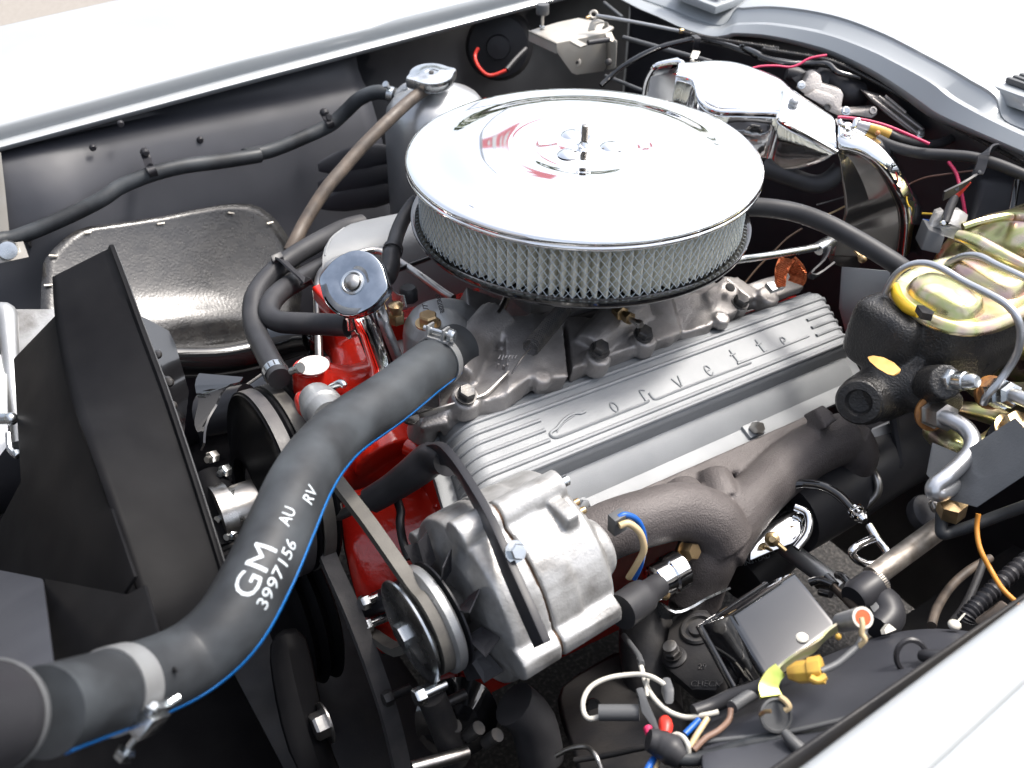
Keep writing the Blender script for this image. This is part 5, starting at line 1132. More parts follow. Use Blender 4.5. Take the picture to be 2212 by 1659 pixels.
blob(P(1985, 820, d=.962), V((.034, 0, 0)), V((0, .033, 0)), V((0, 0, .021)), .6)
m.tube(path((1858, 868, .955), (1890, 850, .965), (1930, 830, .965), (1990, 820, .96)), [.0245, .026, .028, .03], 20, 3)
m.tube(path((2050, 890, .925), (2010, 860, .94), (1960, 830, .955)), [.019, .020, .022], 16, 2)
m.tube(path((2045, 825, .90), (2010, 830, .93)), [.016, .018], 16, 1)
build(m, 'body', MASTER, mc, vox=.0018, sm=9)
o = PK(3, 2, 935, 175, d=.925); ox = (PK(3, 2, 925, 190, d=.925)-PK(3, 2, 1010, 130, d=.955)).normalized()
build(M().lathe(P(1856, 868, d=.948), (P(1848, 880, d=.93)-P(1862, 865, d=.955)), [(.022, -.006), (.0225, -.001), (.020, .003), (.013, .004), (.0115, .001), (.0105, -.004), (.004, -.0045), (.0001, -.0045)], 30), 'bore_plug', MASTER, mc)
oq = [PK(3, 1, a, b, d=e-.010) for a, b, e in ((1000, 1330, .915), (1050, 1320, .915), (1130, 1335, .91), (1210, 1375, .905), (1265, 1430, .90), (1250, 1460, .90), (1215, 1482, .90), (1160, 1465, .90), (1080, 1420, .905), (1020, 1365, .91))]
build(M().prism(oq, (P(1930, 800, d=.96)-CAM).normalized()*.012), 'machined_boss', ORMARK, mc, bev=.0015)
# lid with two domes
m = M(); rows = []
for (a, b, dz) in ((.072, .0535, -.006), (.0750, .0565, -.0055), (.0755, .0570, -.0035), (.0745, .056, -.001), (.071, .0525, .0035), (.0685, .050, .0045), (.065, .0465, .0038), (.058, .040, .0028), (.0001, .0001, .0028)):
    rows.append(oval(lc, a, b, mz+dz, 56, .75))
build(M().grid(rows, cv=True, capa=True), 'lid', GOLD, mc, auto=60)
for cx in (-.033, .033):
    rows = []; c = lc+V((cx, 0, 0))
    for a, b, dz in ((.0265, .0365, .002), (.0250, .0350, .006), (.0225, .0325, .0115), (.0185, .0285, .0150), (.010, .02, .0165), (.0001, .0001, .0168)): rows.append(oval(c, a, b, mz+dz, 40, .75))
    build(M().grid(rows, cv=True), 'lid_dome', GOLD, mc, auto=60)
    vs, fs = text_mesh('001155', .0065); build(M().add([c+V((.012-p.y*1, .012-p.x*1, mz*0+.0172)) for p in vs] if False else [V((c.x-.012+p.y, c.y-.008-p.x, mz+.0155)) for p in vs], fs), 'stamp', mat('stamp_ink', (.42, .33, .16), .6, .5), mc, solid=.0004)
build(M().tube([PK(3, 1, a, b, d=e) for a, b, e in ((1215, 780, .955), (1240, 870, .945), (1310, 950, .93), (1400, 1000, .92))], [.004, .0055, .0055, .004], 10, 4), 'gasket_edge', YELCAP, mc)
build(M().prism([PK(3, 1, a, b, d=e) for a, b, e in ((1385, 930, .90), (1440, 935, .895), (1520, 985, .89), (1510, 1005, .89), (1430, 990, .893))], VZ*-.007), 'lid_tab', DKST, mc)
build(M().lathe(PK(3, 1, 1440, 690, d=1.0), VZ, [(.022, -.006), (.022, .0), (.018, .003)], 24), 'yellow_grommet', YELCAP, mc)
# bails (wire clips)
for i, q in enumerate(((((1140, 850, .955), (1165, 790, .95), (1230, 690, .94), (1330, 625, .93), (1450, 610, .92), (1580, 650, .905), (1750, 750, .89), (1950, 850, .865), (2080, 930, .85), (2160, 1030, .845), (2185, 1150, .85), (2160, 1300, .86), (2080, 1440, .87), (1990, 1560, .875), (1920, 1640, .88), (1900, 1690, .885))), (((1600, 640, 1.0), (1660, 590, .985), (1760, 550, .97), (1870, 555, .955), (2000, 620, .935), (2150, 690, .915), (2300, 760, .90))))):
    build(M().tube(pathK(3, 1, *q), .0034, 12, 6), 'wire_bail', TUBE, mc)
fit = thing('brake_line_fitting', 'bright steel bleed plug on the side of the master cylinder', 'fitting', P(2070, 825, d=.89))
a, b = PK(3, 1, 1620, 1510, d=.905), PK(3, 1, 1800, 1520, d=.885); t = (b-a).normalized()
build(M().lathe(a, t, [(.0105, .0), (.0105, .006), (.0085, .007)], 6), 'hex', ZINC, fit); build(M().lathe(a+t*.006, t, [(.0075, 0), (.0085, .008), (.0085, .012), (.0072, .013), (.0072, .02), (.005, .024), (.0001, .0245)], 20), 'plug', ZINC, fit)
bl = thing('brake_line', 'thick silver brake line looping from the master cylinder to the junction block', 'brake line', PK(3, 2, 1700, 600, d=.88), 'brake lines')
build(M().tube(pathK(3, 2, (1580, 370, .905), (1660, 400, .895), (1760, 460, .885), (1815, 550, .875), (1800, 640, .868), (1720, 740, .86), (1620, 830, .852), (1530, 900, .85), (1520, 950, .85), (1570, 960, .852), (1640, 920, .86), (1690, 880, .868)), .0074, 16, 7), 'tube', TUBE, bl)
a, b = PK(3, 2, 1560, 360, d=.915), PK(3, 2, 1640, 385, d=.90); t = (b-a).normalized()
build(M().lathe(a, t, [(.0145, -.012), (.0145, -.008), (.012, -.008), (.0125, .012), (.009, .014)], 6), 'nut', STEEL, bl); build(M().lathe(a-t*.014, t, [(.0165, 0), (.017, .003), (.014, .004)], 28), 'rust_ring', RUST, bl)
a, b = PK(3, 2, 1720, 880, d=.872), PK(3, 2, 1660, 910, d=.862); build(M().lathe(a, (b-a), [(.0105, -.006), (.0105, .006), (.0075, .010)], 6), 'end_nut', GOLD2, bl); build(M().lathe(a, (b-a), [(.0115, -.012), (.0115, -.006)], 20), 'ring', ORANGE, bl)
bl2 = thing('brake_line', 'second brake line entering a hex nut at the right edge', 'brake line', PK(3, 2, 2080, 190, d=.87), 'brake lines')
a, b = PK(3, 2, 2040, 195, d=.89), PK(3, 2, 2150, 210, d=.87); t = (b-a).normalized()
build(M().lathe(a, t, [(.0135, -.014), (.0135, .004), (.0115, .004), (.0115, .014), (.008, .017)], 6), 'nut', ZINC, bl2); build(M().tube([a, b, PK(3, 2, 2330, 290, d=.85)], .0062, 14, 3), 'tube', TUBE, bl2); build(M().lathe(a-t*.018, t, [(.0155, 0), (.0155, .004)], 24), 'rust_ring', RUST, bl2)
jb = thing('junction_block', 'grey brake junction block bolted below the master cylinder at right', 'valve block', PK(3, 2, 1900, 850, d=.87))
q = pathK(3, 2, (1600, 720, .89), (1700, 640, .90), (1850, 590, .90), (2030, 680, .86), (1890, 830, .85))
build(M().prism(pathK(3, 2, (1600, 1010, .865), (1640, 720, .875), (1880, 840, .845), (2330, 560, .80), (2330, 760, .80), (1850, 1080, .84)), V((.012, .03, .0))), 'body', GREYM, jb, bev=.0025)
build(M().prism(pathK(3, 2, (1620, 690, .885), (1830, 580, .90), (2400, 420, .86), (2400, 520, .83), (1890, 830, .848)), V((.0, .004, -.006))), 'top_plate', GREYM, jb, bev=.002)
build(M().prism(pathK(3, 2, (1760, 760, .868), (1800, 640, .878), (2025, 710, .85), (1905, 775, .848)), V((-.001, -.001, .006))), 'boss', GREYM, jb, bev=.0015)
build(M().prism(pathK(3, 2, (1900, 540, .885), (1960, 440, .89), (2300, 520, .85), (2130, 650, .845)), V((-.001, -.001, .009))), 'step', SATIN, jb, bev=.002)
hexbolt('brass_bolt', PK(3, 2, 2130, 470, d=.865), V((-.1, -.25, 1)), .0125, .012, GOLD2, jb, wash=.0165)
build(M().lathe(PK(3, 2, 1660, 1050, d=.862), V((.2, 0, -1)), [(.012, -.004), (.012, .012), (.008, .016)], 6), 'lower_fitting', GOLD2, jb)
m = M(); m.tube(pathK(3, 2, (1500, 480, .98), (1600, 540, .96), (1750, 610, .94), (1950, 590, .95), (2050, 400, .98), (1700, 300, 1.0)), [.010, .013, .013, .013, .010, .008], 14, 4); build(m, 'zinc_flange', GOLD, jb)
M.RS = .42
# ---------------------------------------------------------------- hood latch and its rod
def T(c, r, q, rad, n=12, k=6, **kw): return M().tube(pathK(c, r, *q), rad, n, k, **kw)
hl = thing('hood_latch', 'cream plated hood latch bracket with rubber topped bolt in the far corner', 'latch', PK(2, 0, 700, 350, d=1.37))
tp = [PK(2, 0, a, b, z=.812) for a, b in ((288, 238), (520, 168), (670, 137), (860, 172), (945, 208), (890, 252), (700, 292), (505, 337))]
build(M().prism(tp, V((0, 0, -.0035))), 'top_plate', BRACK, hl, bev=.0008)
q0, q1, q2, q3 = tp[0], tp[7], tp[6], tp[5]
build(M().prism([q0, q1, q1-VZ*.014, q0-VZ*.014], V((.002, .003, 0))), 'left_skirt', BRACK, hl)
pl_ = lambda a, b, dd=1.352: PK(2, 0, a, b, d=dd)
fp_ = plane_of(q1, q3, q1-VZ*.05)
build(M().prism([fp_(*K(2, 0, a, b)) for a, b in ((500, 334), (505, 405), (618, 562), (655, 578), (865, 550), (888, 520), (888, 258), (700, 294))], V((.002, .003, 0))), 'front_plate', BRACK, hl, bev=.0008)
f0 = fp_(*K(2, 0, 888, 258)); f1 = fp_(*K(2, 0, 888, 545))
build(M().prism([f0, PK(2, 0, 968, 320, d=1.40), PK(2, 0, 958, 525, d=1.40), f1], V((.002, .002, 0))), 'side_plate', BRACK, hl, bev=.0008)
hc3 = PK(2, 0, 600, 205, z=.813)
build(M().lathe(hc3-VZ*.016, VZ, [(.0185, 0), (.0205, .001), (.0215, .0165), (.0205, .0185), (.0185, .0175), (.0175, .0)], 32, sx=1.25, upv=VX, capa=False, capb=False), 'striker_collar', BRACK, hl)
build(M().lathe(hc3-VZ*.006, VZ, [(.0175, 0), (.0175, .0005)], 28, sx=1.25, upv=VX), 'striker_hole', DARK, hl)
o = fp_(*K(2, 0, 660, 482)); nf_ = (CAM-o).normalized()
build(M().lathe(o-nf_*.002, nf_, [(.0145, 0), (.0145, .003), (.0125, .0045), (.0065, .0050), (.006, .003)], 24), 'grommet', BRACK, hl); build(M().lathe(o+nf_*.0012, nf_, [(.0058, 0), (.0058, .001)], 16), 'grommet_hole', DARK, hl)
o = PK(2, 0, 903, 478, d=1.36); build(M().lathe(o, nf_, [(.011, -.006), (.011, .002), (.007, .006), (.0001, .007)], 18), 'dark_bolt', DKST, hl)
build(M().tube(pathK(2, 0, (745, 330, 1.345), (905, 305, 1.36)), .0082, 16, 1), 'roller', SATIN, hl)
build(M().prism(pathK(2, 0, (605, 315, 1.35), (660, 303, 1.355), (742, 342, 1.345), (690, 362, 1.343)), V((0, .002, -.003))), 'tab', BRACK, hl)
build(M().prism(pathK(2, 0, (880, 258, 1.36), (925, 245, 1.37), (948, 300, 1.365), (935, 322, 1.36), (895, 300, 1.358)), V((0, .002, -.003))), 'tab', BRACK, hl)
m = M(); ribbon(m, pathK(2, 0, (770, 235, 1.40), (790, 180, 1.40), (830, 165, 1.40), (875, 180, 1.40), (880, 215, 1.40)), V((.2, 1, 0)), .014, .002, k=4); build(m, 'arched_lug', BRACK, hl)
bo2 = thing('hood_bumper', 'dark rubber topped adjuster bolt standing on the hood latch plate', 'bumper', PK(2, 0, 390, 220, z=.812))
bz_ = PK(2, 0, 390, 225, z=.812)
build(M().lathe(bz_-VZ*.022, VZ, [(.0055, 0), (.0055, .046)], 12, hs=1), 'stud', STEEL, bo2); build(M().hexa(bz_+VZ*.001, VZ, .0098, .009), 'nut', ZINC, bo2)
build(M().lathe(bz_+VZ*.021, VZ, [(.0200, 0), (.0215, .002), (.0215, .030), (.0200, .033), (.012, .034)], 28), 'rubber_head', GREYP, bo2)
rl = thing('release_rod', 'pale latch release rod with ring end crossing toward the cowl', 'rod', PK(2, 0, 1100, 170, d=1.4))
build(T(2, 0, ((815, 120, 1.40), (1100, 170, 1.37), (1450, 240, 1.34)), .0058), 'rod', TANK, rl)
o = PK(2, 0, 788, 112, d=1.40); build(M().tube([o+(rt*math.cos(t)+up*math.sin(t))*.0050 for t in [2*math.pi*i/20 for i in range(21)]], .0042, 8, 1), 'ring_end', BRACK, rl)
build(M().lathe(PK(2, 0, 745, 135, d=1.40), V((1, 0, .2)), [(.006, -.006), (.006, .006)], 12), 'rivet', GOLD2, rl)
build(M().lathe(PK(2, 0, 1465, 240, d=1.338), V((.9, -.3, 0)), [(.0075, -.006), (.0085, 0), (.0075, .006)], 12), 'clip', GOLD2, rl)
cpts = [PK(2, 0, a, b, d=e) for a, b, e in ((1480, 245, 1.335), (1600, 275, 1.32), (1800, 310, 1.30), (2000, 340, 1.29), (2212, 375, 1.28))]+[PK(3, 0, a, b, d=e) for a, b, e in ((200, 375, 1.27), (400, 408, 1.26), (600, 440, 1.255), (740, 475, 1.25), (900, 545, 1.24), (1100, 650, 1.22), (1300, 765, 1.20), (1480, 865, 1.185), (1650, 965, 1.17), (1900, 1095, 1.155), (2212, 1260, 1.13), (2350, 1330, 1.12))]
cc_ = crom(cpts, 8); m = M(); m.tube(cc_, .0036, 8, 1)
pl2 = [cc_[0]]; acc = 0; rings_ = 0
L_all = sum((b-a).length for a, b in zip(cc_, cc_[1:])); stp = .0034
spr = []; 
ts_ = tangents(cc_); s_acc = 0; a_ = frame(ts_[0])[1]
NT = int(L_all/stp*7); cum = [0]
for a, b in zip(cc_, cc_[1:]): cum.append(cum[-1]+(b-a).length)
ii = 0
for k_ in range(NT+1):
    s_ = L_all*k_/NT
    while ii < len(cum)-2 and cum[ii+1] < s_: ii += 1
    f = (s_-cum[ii])/(cum[ii+1]-cum[ii]); c = cc_[ii]+(cc_[ii+1]-cc_[ii])*f; t = ts_[ii]
    a_ = (a_-t*a_.dot(t)).normalized(); b_ = t.cross(a_); th_ = 2*math.pi*k_/7
    spr.append(c+(a_*math.cos(th_)+b_*math.sin(th_))*.0024)
m.tube(spr, .0013, 4, 1)
one(m, 'spring_cable', DKST, 'coil wrapped control cable sweeping under the cowl edge', 'cable')
one(T(2, 0, ((845, 660, 1.36), (920, 590, 1.36), (1050, 490, 1.35), (1250, 385, 1.34), (1450, 325, 1.335), (1600, 305, 1.33), (1800, 345, 1.31), (2050, 430, 1.29), (2212, 470, 1.28), (2500, 510, 1.27)), .0088, 12), 'wiring_harness', GLOSS, 'taped black wiring harness crossing under the latch rod', 'harness')
one(M().tube(pathK(3, 0, (30, 360, 1.30), (130, 410, 1.28), (220, 455, 1.27), (380, 490, 1.26), (560, 492, 1.26), (700, 500, 1.25), (780, 560, 1.24), (950, 600, 1.24)), [.009, .012, .011, .010, .011, .009, .008], 12, 6), 'wiring_harness', GLOSS, 'lumpy taped harness running behind the pink wire', 'harness')
for q, r_, lb in ((((880, 585, 1.40), (1180, 705, 1.33)), .006, 'grey brace rod low behind the air cleaner lid'), (((1020, 290, 1.46), (1520, 430, 1.36), (1700, 480, 1.34)), .008, 'dark grey strut angling behind the harness'), (((870, 20, 1.56), (1010, 135, 1.50)), .006, 'thin grey rod in the far top corner by the cowl')):
    one(T(2, 0, q, r_), 'brace_rod', GREYP, lb, 'rod')
tw = thing('wire_tag', 'small white clip and round tag hanging from the harness above the chrome cover', 'clip', PK(2, 0, 1570, 430, d=1.28))
build(M().prism(pathK(2, 0, (1570, 395, 1.275), (1612, 400, 1.275), (1585, 455, 1.27), (1548, 450, 1.27)), V((0, .004, 0))), 'clip', W_WHITE, tw); build(M().ball(PK(2, 0, 1548, 470, d=1.265), .0068), 'disc', W_WHITE, tw)
m = M(); ribbon(m, pathK(2, 0, (1560, 275, 1.318), (1590, 300, 1.31), (1575, 350, 1.315), (1580, 400, 1.325)), V((1, -.3, 0)), .008, .002, k=3); one(m, 'strap', SATIN, 'black strap looped around harness and cable near the cowl corner', 'strap')
# ---------------------------------------------------------------- pink wires and right-hand hoses
one(T(3, 0, ((90, 535, 1.22), (180, 512, 1.22), (300, 508, 1.22), (400, 518, 1.22), (470, 500, 1.22), (560, 450, 1.22), (690, 425, 1.22)), .0036, 10), 'pink_wire', W_PINK, 'pink wire rising over the back of the chrome shield to the cowl', 'wire')
one(T(3, 0, ((775, 905, 1.10), (850, 908, 1.10), (1000, 930, 1.10), (1150, 970, 1.10), (1300, 1030, 1.10), (1480, 1110, 1.10)), .0042, 10), 'pink_wire', W_PINK, 'pink wire running right from the chrome wing nut past the wiper motor', 'wire')
one(T(3, 0, ((1630, 1250, 1.16), (1690, 1340, 1.15), (1720, 1450, 1.14), (1740, 1540, 1.14), (1760, 1659, 1.14)), .0050, 10), 'red_wire', W_PINK, 'dark pink wire dropping behind the perforated strap', 'wire')
pw = thing('power_lead', 'red lead with black boot screwed to the grey terminal block', 'wire', PK(3, 1, 1650, 120, d=1.08))
build(T(3, 0, ((1790, 1400, 1.07), (1740, 1460, 1.075), (1690, 1520, 1.08), (1660, 1580, 1.08)), .0062), 'red_lead', W_RED, pw); build(M().tube(pathK(3, 1, (1680, 100, 1.08), (1650, 160, 1.075), (1620, 240, 1.07), (1600, 300, 1.065)), [.0095, .0115, .0115, .009], 12, 4), 'boot', RUB, pw)
one(T(3, 0, ((1080, 1075, 1.13), (1200, 1130, 1.12), (1400, 1180, 1.11), (1600, 1195, 1.10), (1800, 1212, 1.09), (2000, 1265, 1.08), (2212, 1350, 1.07), (2400, 1430, 1.06)), .0145, 18), 'heater_hose', RUB, 'black hose running to the right edge under the cowl', 'hose')
one(T(3, 0, ((1150, 1020, 1.17), (1250, 1070, 1.17), (1400, 1112, 1.18), (1560, 1105, 1.19), (1680, 1050, 1.20), (1750, 1000, 1.21)), .0125, 16), 'heater_hose', RUB, 'black hose curving up under the cowl from the yellow fitting', 'hose')
yf = thing('hose_fitting', 'yellow capped silver hose fitting behind the chrome arch', 'hose fitting', PK(3, 0, 1080, 1020, d=1.14))
build(M().tube(pathK(3, 0, (1010, 985, 1.14), (1090, 1010, 1.14), (1170, 1040, 1.14)), [.0165, .0185, .0165], 16, 3), 'cap', YELLOW, yf); build(M().tube(pathK(3, 0, (900, 950, 1.14), (1020, 985, 1.14)), [.012, .0145], 16, 1), 'pipe', TANK, yf); build(M().lathe(PK(3, 0, 1085, 1025, d=1.118), fw*-1, [(.0065, -.003), (.0065, .0015), (.004, .003)], 12), 'rust_spot', RUST, yf)
ps = thing('perforated_strap', 'black plastic strap with a row of holes looped around the right hose', 'strap', PK(3, 0, 1800, 1350, d=1.05))
m = M(); sp = pathK(3, 0, (1990, 1140, 1.09), (1940, 1150, 1.065), (1900, 1200, 1.055), (1880, 1280, 1.055), (1850, 1340, 1.055), (1780, 1400, 1.05), (1690, 1460, 1.045), (1590, 1512, 1.04)); ribbon(m, sp, lambda q: rt*.75+up*.65, .0110, .0022, k=5); build(m, 'strap', SATIN, ps)
for a, b in ((1870, 1325), (1832, 1355), (1793, 1384), (1750, 1413)): build(M().lathe(PK(3, 0, a, b, d=1.048), -fw, [(.0044, -.002), (.0040, .0008), (.0001, .0014)], 12), 'stud', GREYP, ps)
build(M().lathe(PK(3, 0, 1690, 1452, d=1.0415), -fw, [(.0062, -.001), (.0062, .0012), (.0045, .0014), (.004, .0002), (.0001, .0002)], 14), 'eyelet', GLOSS, ps)
tb = thing('terminal_block', 'worn grey terminal bracket and box beside the gold booster', 'terminal block', PK(3, 1, 1600, 350, d=1.08))
build(M().prism(pathK(3, 1, (1480, 340, 1.085), (1510, 280, 1.085), (1540, 215, 1.085), (1590, 198, 1.085), (1605, 225, 1.08), (1600, 290, 1.075), (1640, 300, 1.075), (1670, 200, 1.08), (1720, 200, 1.085), (1782, 240, 1.085), (1770, 280, 1.085), (1735, 345, 1.085), (1690, 430, 1.085), (1600, 400, 1.08)), V((.003, .006, 0))), 'bracket', ALT, tb, bev=.001)
build(M().prism(pathK(3, 1, (1475, 345, 1.078), (1605, 400, 1.07), (1560, 540, 1.072), (1415, 505, 1.08)), V((.015, .02, 0))), 'box', GREYP, tb, bev=.0015)
o = PK(3, 1, 1590, 300, d=1.062); m = M(); m.lathe(o, -fw, [(.0072, -.004), (.0072, .001), (.005, .003)], 14); build(m, 'screw', ZINC, tb)
for nm, q, r_, mt, lb in (('yellow_wire', ((1425, 225, 1.13), (1545, 232, 1.12)), .0030, W_YEL, 'short yellow wire between chrome arch and terminal block'), ('blue_wire', ((1430, 275, 1.13), (1540, 290, 1.12)), .0036, W_BLUE, 'dark blue wires just below the short yellow wire'), ('pink_wire', ((1430, 350, 1.14), (1475, 300, 1.13)), .0028, W_PINK, 'tiny pink wire beside the chrome arch'), ('green_wire', ((1430, 360, 1.13), (1480, 335, 1.12)), .0024, wire('green_wire', (.12, .3, .12)), 'tiny green wire beside the chrome arch'), ('brown_wire', ((60, 760, 1.14), (160, 640, 1.14), (270, 530, 1.14), (380, 420, 1.14), (500, 340, 1.14)), .0026, mat('brown_wire', (.10, .06, .035), 0, .5), 'thin brown wire curving down to the copper strap')):
    one(T(3, 1, q, r_, 8), nm, mt, lb, 'wire')
one(T(3, 0, ((1340, 1415, 1.18), (1450, 1370, 1.17), (1600, 1345, 1.16), (1830, 1315, 1.15)), .0028, 8), 'brown_wire', mat('brown_wire2', (.14, .07, .05), 0, .5), 'thin brown wire lying behind the perforated strap', 'wire')
one(T(3, 1, ((610, 160, 1.17), (700, 135, 1.17), (830, 95, 1.16)), .0022, 8), 'grey_wire', GREYP, 'thin grey wire under the chrome shield front face', 'wire')
one(T(3, 1, ((680, 240, 1.17), (760, 205, 1.17), (830, 170, 1.16)), .0024, 8), 'tan_wire', W_TAN, 'thin tan wire beneath the chrome shield near the vacuum hose', 'wire')
dbx = thing('heater_box', 'dark box on the firewall at the right edge above the booster', 'box', PK(3, 0, 2050, 1500, d=1.2))
build(M().prism(pathK(3, 0, (1880, 1390, 1.15), (2060, 1370, 1.14), (2500, 1450, 1.12), (2500, 2100, 1.12), (1760, 2000, 1.14), (1800, 1700, 1.15)), V((.05, .06, 0))), 'case', SATIN, dbx, bev=.008)
build(T(3, 0, ((2160, 1390, 1.10), (2140, 1500, 1.10), (2120, 1620, 1.10), (2100, 1720, 1.10)), .009, 10), 'sealed_edge', GLOSS, dbx)
# ---------------------------------------------------------------- wiper motor
wm = thing('wiper_motor', 'cast aluminium wiper motor gearbox with bolts below the cowl', 'wiper motor', PK(3, 0, 900, 800, d=1.23))
def casting(q, dd, th, nm, mt=CAST2, bv=.0025): return build(M().prism(pathK(3, 0, *[(a, b, dd if len(r) == 0 else r[0]) for a, b, *r in q]), V((.012, .016, -.004))*(th/.02)), nm, mt, wm, bev=bv)
casting([(470, 690), (520, 640), (555, 570), (605, 555), (645, 580), (660, 650), (800, 690), (822, 730), (805, 830), (850, 850), (1000, 840), (1075, 830), (1085, 880), (1040, 915), (900, 890), (790, 900), (700, 860)], 1.215, .02, 'gear_cover', CAST)
casting([(520, 740), (600, 690), (700, 720), (760, 750), (745, 810), (700, 840)], 1.207, .012, 'raised_pad', CAST)
casting([(985, 715), (1060, 735), (1160, 760), (1300, 865), (1455, 995), (1440, 1045), (1370, 1045), (1180, 905), (1060, 800)], 1.215, .03, 'motor_case', CAST)
for j, (q0, q1) in enumerate((((1040, 760), (1400, 1035)), ((1090, 745), (1430, 1000)), ((1140, 740), (1300, 870)))):
    build(M().tube(pathK(3, 0, (*q0, 1.208), (*q1, 1.203)), .0045, 8, 1), 'case_rib', CAST, wm)
for a, b, r_ in ((495, 655, .0085), (838, 855, .0095), (1415, 1030, .009)):
    o = PK(3, 0, a, b, d=1.203); m = M(); m.lathe(o, -fw, [(r_*1.35, -.004), (r_*1.35, .0), (r_, .001)], 16); m.hexa(o, -fw, r_, .006); build(m, 'bolt', ZINC, wm, auto=25)
for a, b in ((698, 825), (1048, 852)): build(M().lathe(PK(3, 0, a, b, d=1.200), -fw, [(.0105, -.006), (.0105, .0015), (.0065, .002), (.006, -.001), (.0001, -.001)], 18), 'boss_hole', CAST if a > 700 else DKST, wm)
build(M().tube(pathK(3, 0, (560, 600, 1.25), (600, 680, 1.27), (720, 600, 1.27), (860, 720, 1.26), (960, 720, 1.26)), [.03, .04, .04, .045, .04], 18, 4), 'dark_motor_body', SATIN, wm)
one(M().tube(pathK(3, 0, (380, 560, 1.24), (480, 590, 1.24), (430, 640, 1.24)), [.02, .024, .02], 14, 3), 'grommet', RUB, 'black rubber bellows behind the chrome shield and wiper motor', 'grommet')

# ---------------------------------------------------------------- steering, pipes at lower right
one(T(3, 2, ((230, 1250, 1.06), (400, 1400, 1.04), (700, 1620, 1.00), (800, 1700, .99)), .0235, 20, 1), 'exhaust_pipe', TANK, 'smooth grey steel pipe slanting down under the chrome hook', 'pipe')
sc_ = thing('steering_shaft', 'bare steel steering shaft with black coupling sleeve at lower right', 'steering shaft', P(1900, 1260, d=.88))
build(M().tube([PK(3, 2, 1560, 1230, d=.90), PK(3, 2, 1040, 1610, d=.86)], .0262*.9, 24, 1), 'shaft', WORN, sc_)
sa, sb = PK(3, 3, 1100, 215, d=.862), PK(3, 3, 860, 390, d=.845)
build(M().lathe(sa, sb-sa, [(.0265, 0), (.0275, .001), (.0275, .006), (.034, .008), (.036, .028), (.030, .034)], 32, hs=1), 'sleeve', SATIN, sc_)
m = M(); t = (sb-sa).normalized(); _, e_, f_ = frame(t)
for i in range(40):
    a = R_(i*9); m.box(sa+t*.006+(e_*math.cos(a)+f_*math.sin(a))*.0130, t*.003, (e_*-math.sin(a)+f_*math.cos(a))*.0006, (e_*math.cos(a)+f_*math.sin(a))*.0004)
o = build(m, 'serration', WORN, sc_); o['kind'] = 'stuff'
fc_ = thing('steering_coupling', 'dark rag joint coupling where the steering shaft meets the gear', 'coupling', PK(3, 3, 800, 350, d=.86))
m = M(); m.tube(pathK(3, 3, (600, 240, .90), (700, 230, .89), (800, 320, .87), (900, 420, .85), (980, 480, .84)), [.014, .017, .016, .016, .013], 14, 4, sq=(1, .5)); build(m, 'rag_disc', BROWN, fc_)
for q in (((560, 230, .89), (640, 210, .885), (740, 250, .875)), ((640, 300, .88), (720, 320, .87)), ((770, 170, .88), (830, 200, .87), (960, 370, .85)), ((690, 180, .89), (760, 250, .88))): build(M().tube(pathK(3, 3, *q), .0085, 10, 3), 'clamp_arm', GLOSS, fc_)
build(M().prism(pathK(3, 3, (1040, 440, .835), (1090, 420, .835), (1135, 470, .83), (1085, 495, .83)), V((.003, .006, 0))), 'bolt_flat', GREYP, fc_)
big = M(); big.tube(pathK(3, 3, (1050, 330, .86), (1130, 400, .85), (1160, 500, .84), (1080, 590, .83)), [.030, .036, .034, .028], 18, 4); one(big, 'column_housing', SATIN, 'rounded black column housing below the steel shaft', 'housing')
ch = thing('vent_pipe', 'chrome hooked vent pipe on a black tube over the dark ground', 'pipe', PK(3, 2, 1050, 1300, d=.93))
build(T(3, 2, ((330, 925, 1.0), (420, 900, .99), (520, 888, .985), (650, 905, .975), (770, 965, .965), (860, 1050, .955), (930, 1130, .945)), .0115, 16), 'tube', GLOSS, ch)
a, b = PK(3, 2, 905, 1085, d=.947), PK(3, 2, 1040, 1240, d=.925)
build(M().lathe(a, (b-a), [(.012, 0), (.0185, .002), (.0185, .008), (.0155, .010), (.0165, .018), (.0165, .022), (.0115, .026), (.013, .032), (.008, .040)], 28), 'collar', CHROME, ch)
build(T(3, 2, ((1020, 1210, .930), (1080, 1310, .92), (1150, 1400, .91), (1160, 1450, .905), (1120, 1490, .90), (1020, 1510, .90), (930, 1480, .90), (888, 1430, .90), (900, 1390, .90), (970, 1345, .905), (1050, 1312, .91)), .0090, 14), 'hook', CHROME, ch)
mt_ = thing('mount_bolt', 'hex nut on a black rubber mount beside the steering shaft', 'bolt', PK(3, 2, 1520, 1060, d=.9))
o = PK(3, 2, 1530, 1062, d=.905); ax3 = (V((-.15, -.45, .9))).normalized(); m = M(); m.lathe(o-ax3*.02, ax3, [(.03, -.02), (.032, .0), (.030, .012), (.020, .018)], 24, sx=1.3); build(m, 'rubber_mount', SATIN, mt_); hexbolt('nut', o, ax3, .0150, .010, STEEL, mt_, wash=.0165); build(M().cyl(o+ax3*.010, ax3, .0075, .006, 16, .001), 'thread_end', DKST, mt_)
one(T(3, 2, ((1580, 1080, .88), (1575, 1180, .87), (1580, 1270, .865), (1650, 1262, .865), (1800, 1215, .86), (2000, 1140, .855), (2250, 1050, .84)), .0125, 14, 7), 'fuel_hose', HOSE, 'grey blue hose folding in a sharp V by the junction block', 'hose')
one(T(3, 2, ((1860, 1120, .85), (1848, 1220, .85), (1860, 1340, .845), (1895, 1440, .84), (1960, 1560, .835), (2040, 1690, .82), (2140, 1790, .81), (2230, 1850, .80)), .0050, 10), 'orange_wire', W_ORANGE, 'orange wire dropping from the junction block to the right edge', 'wire')
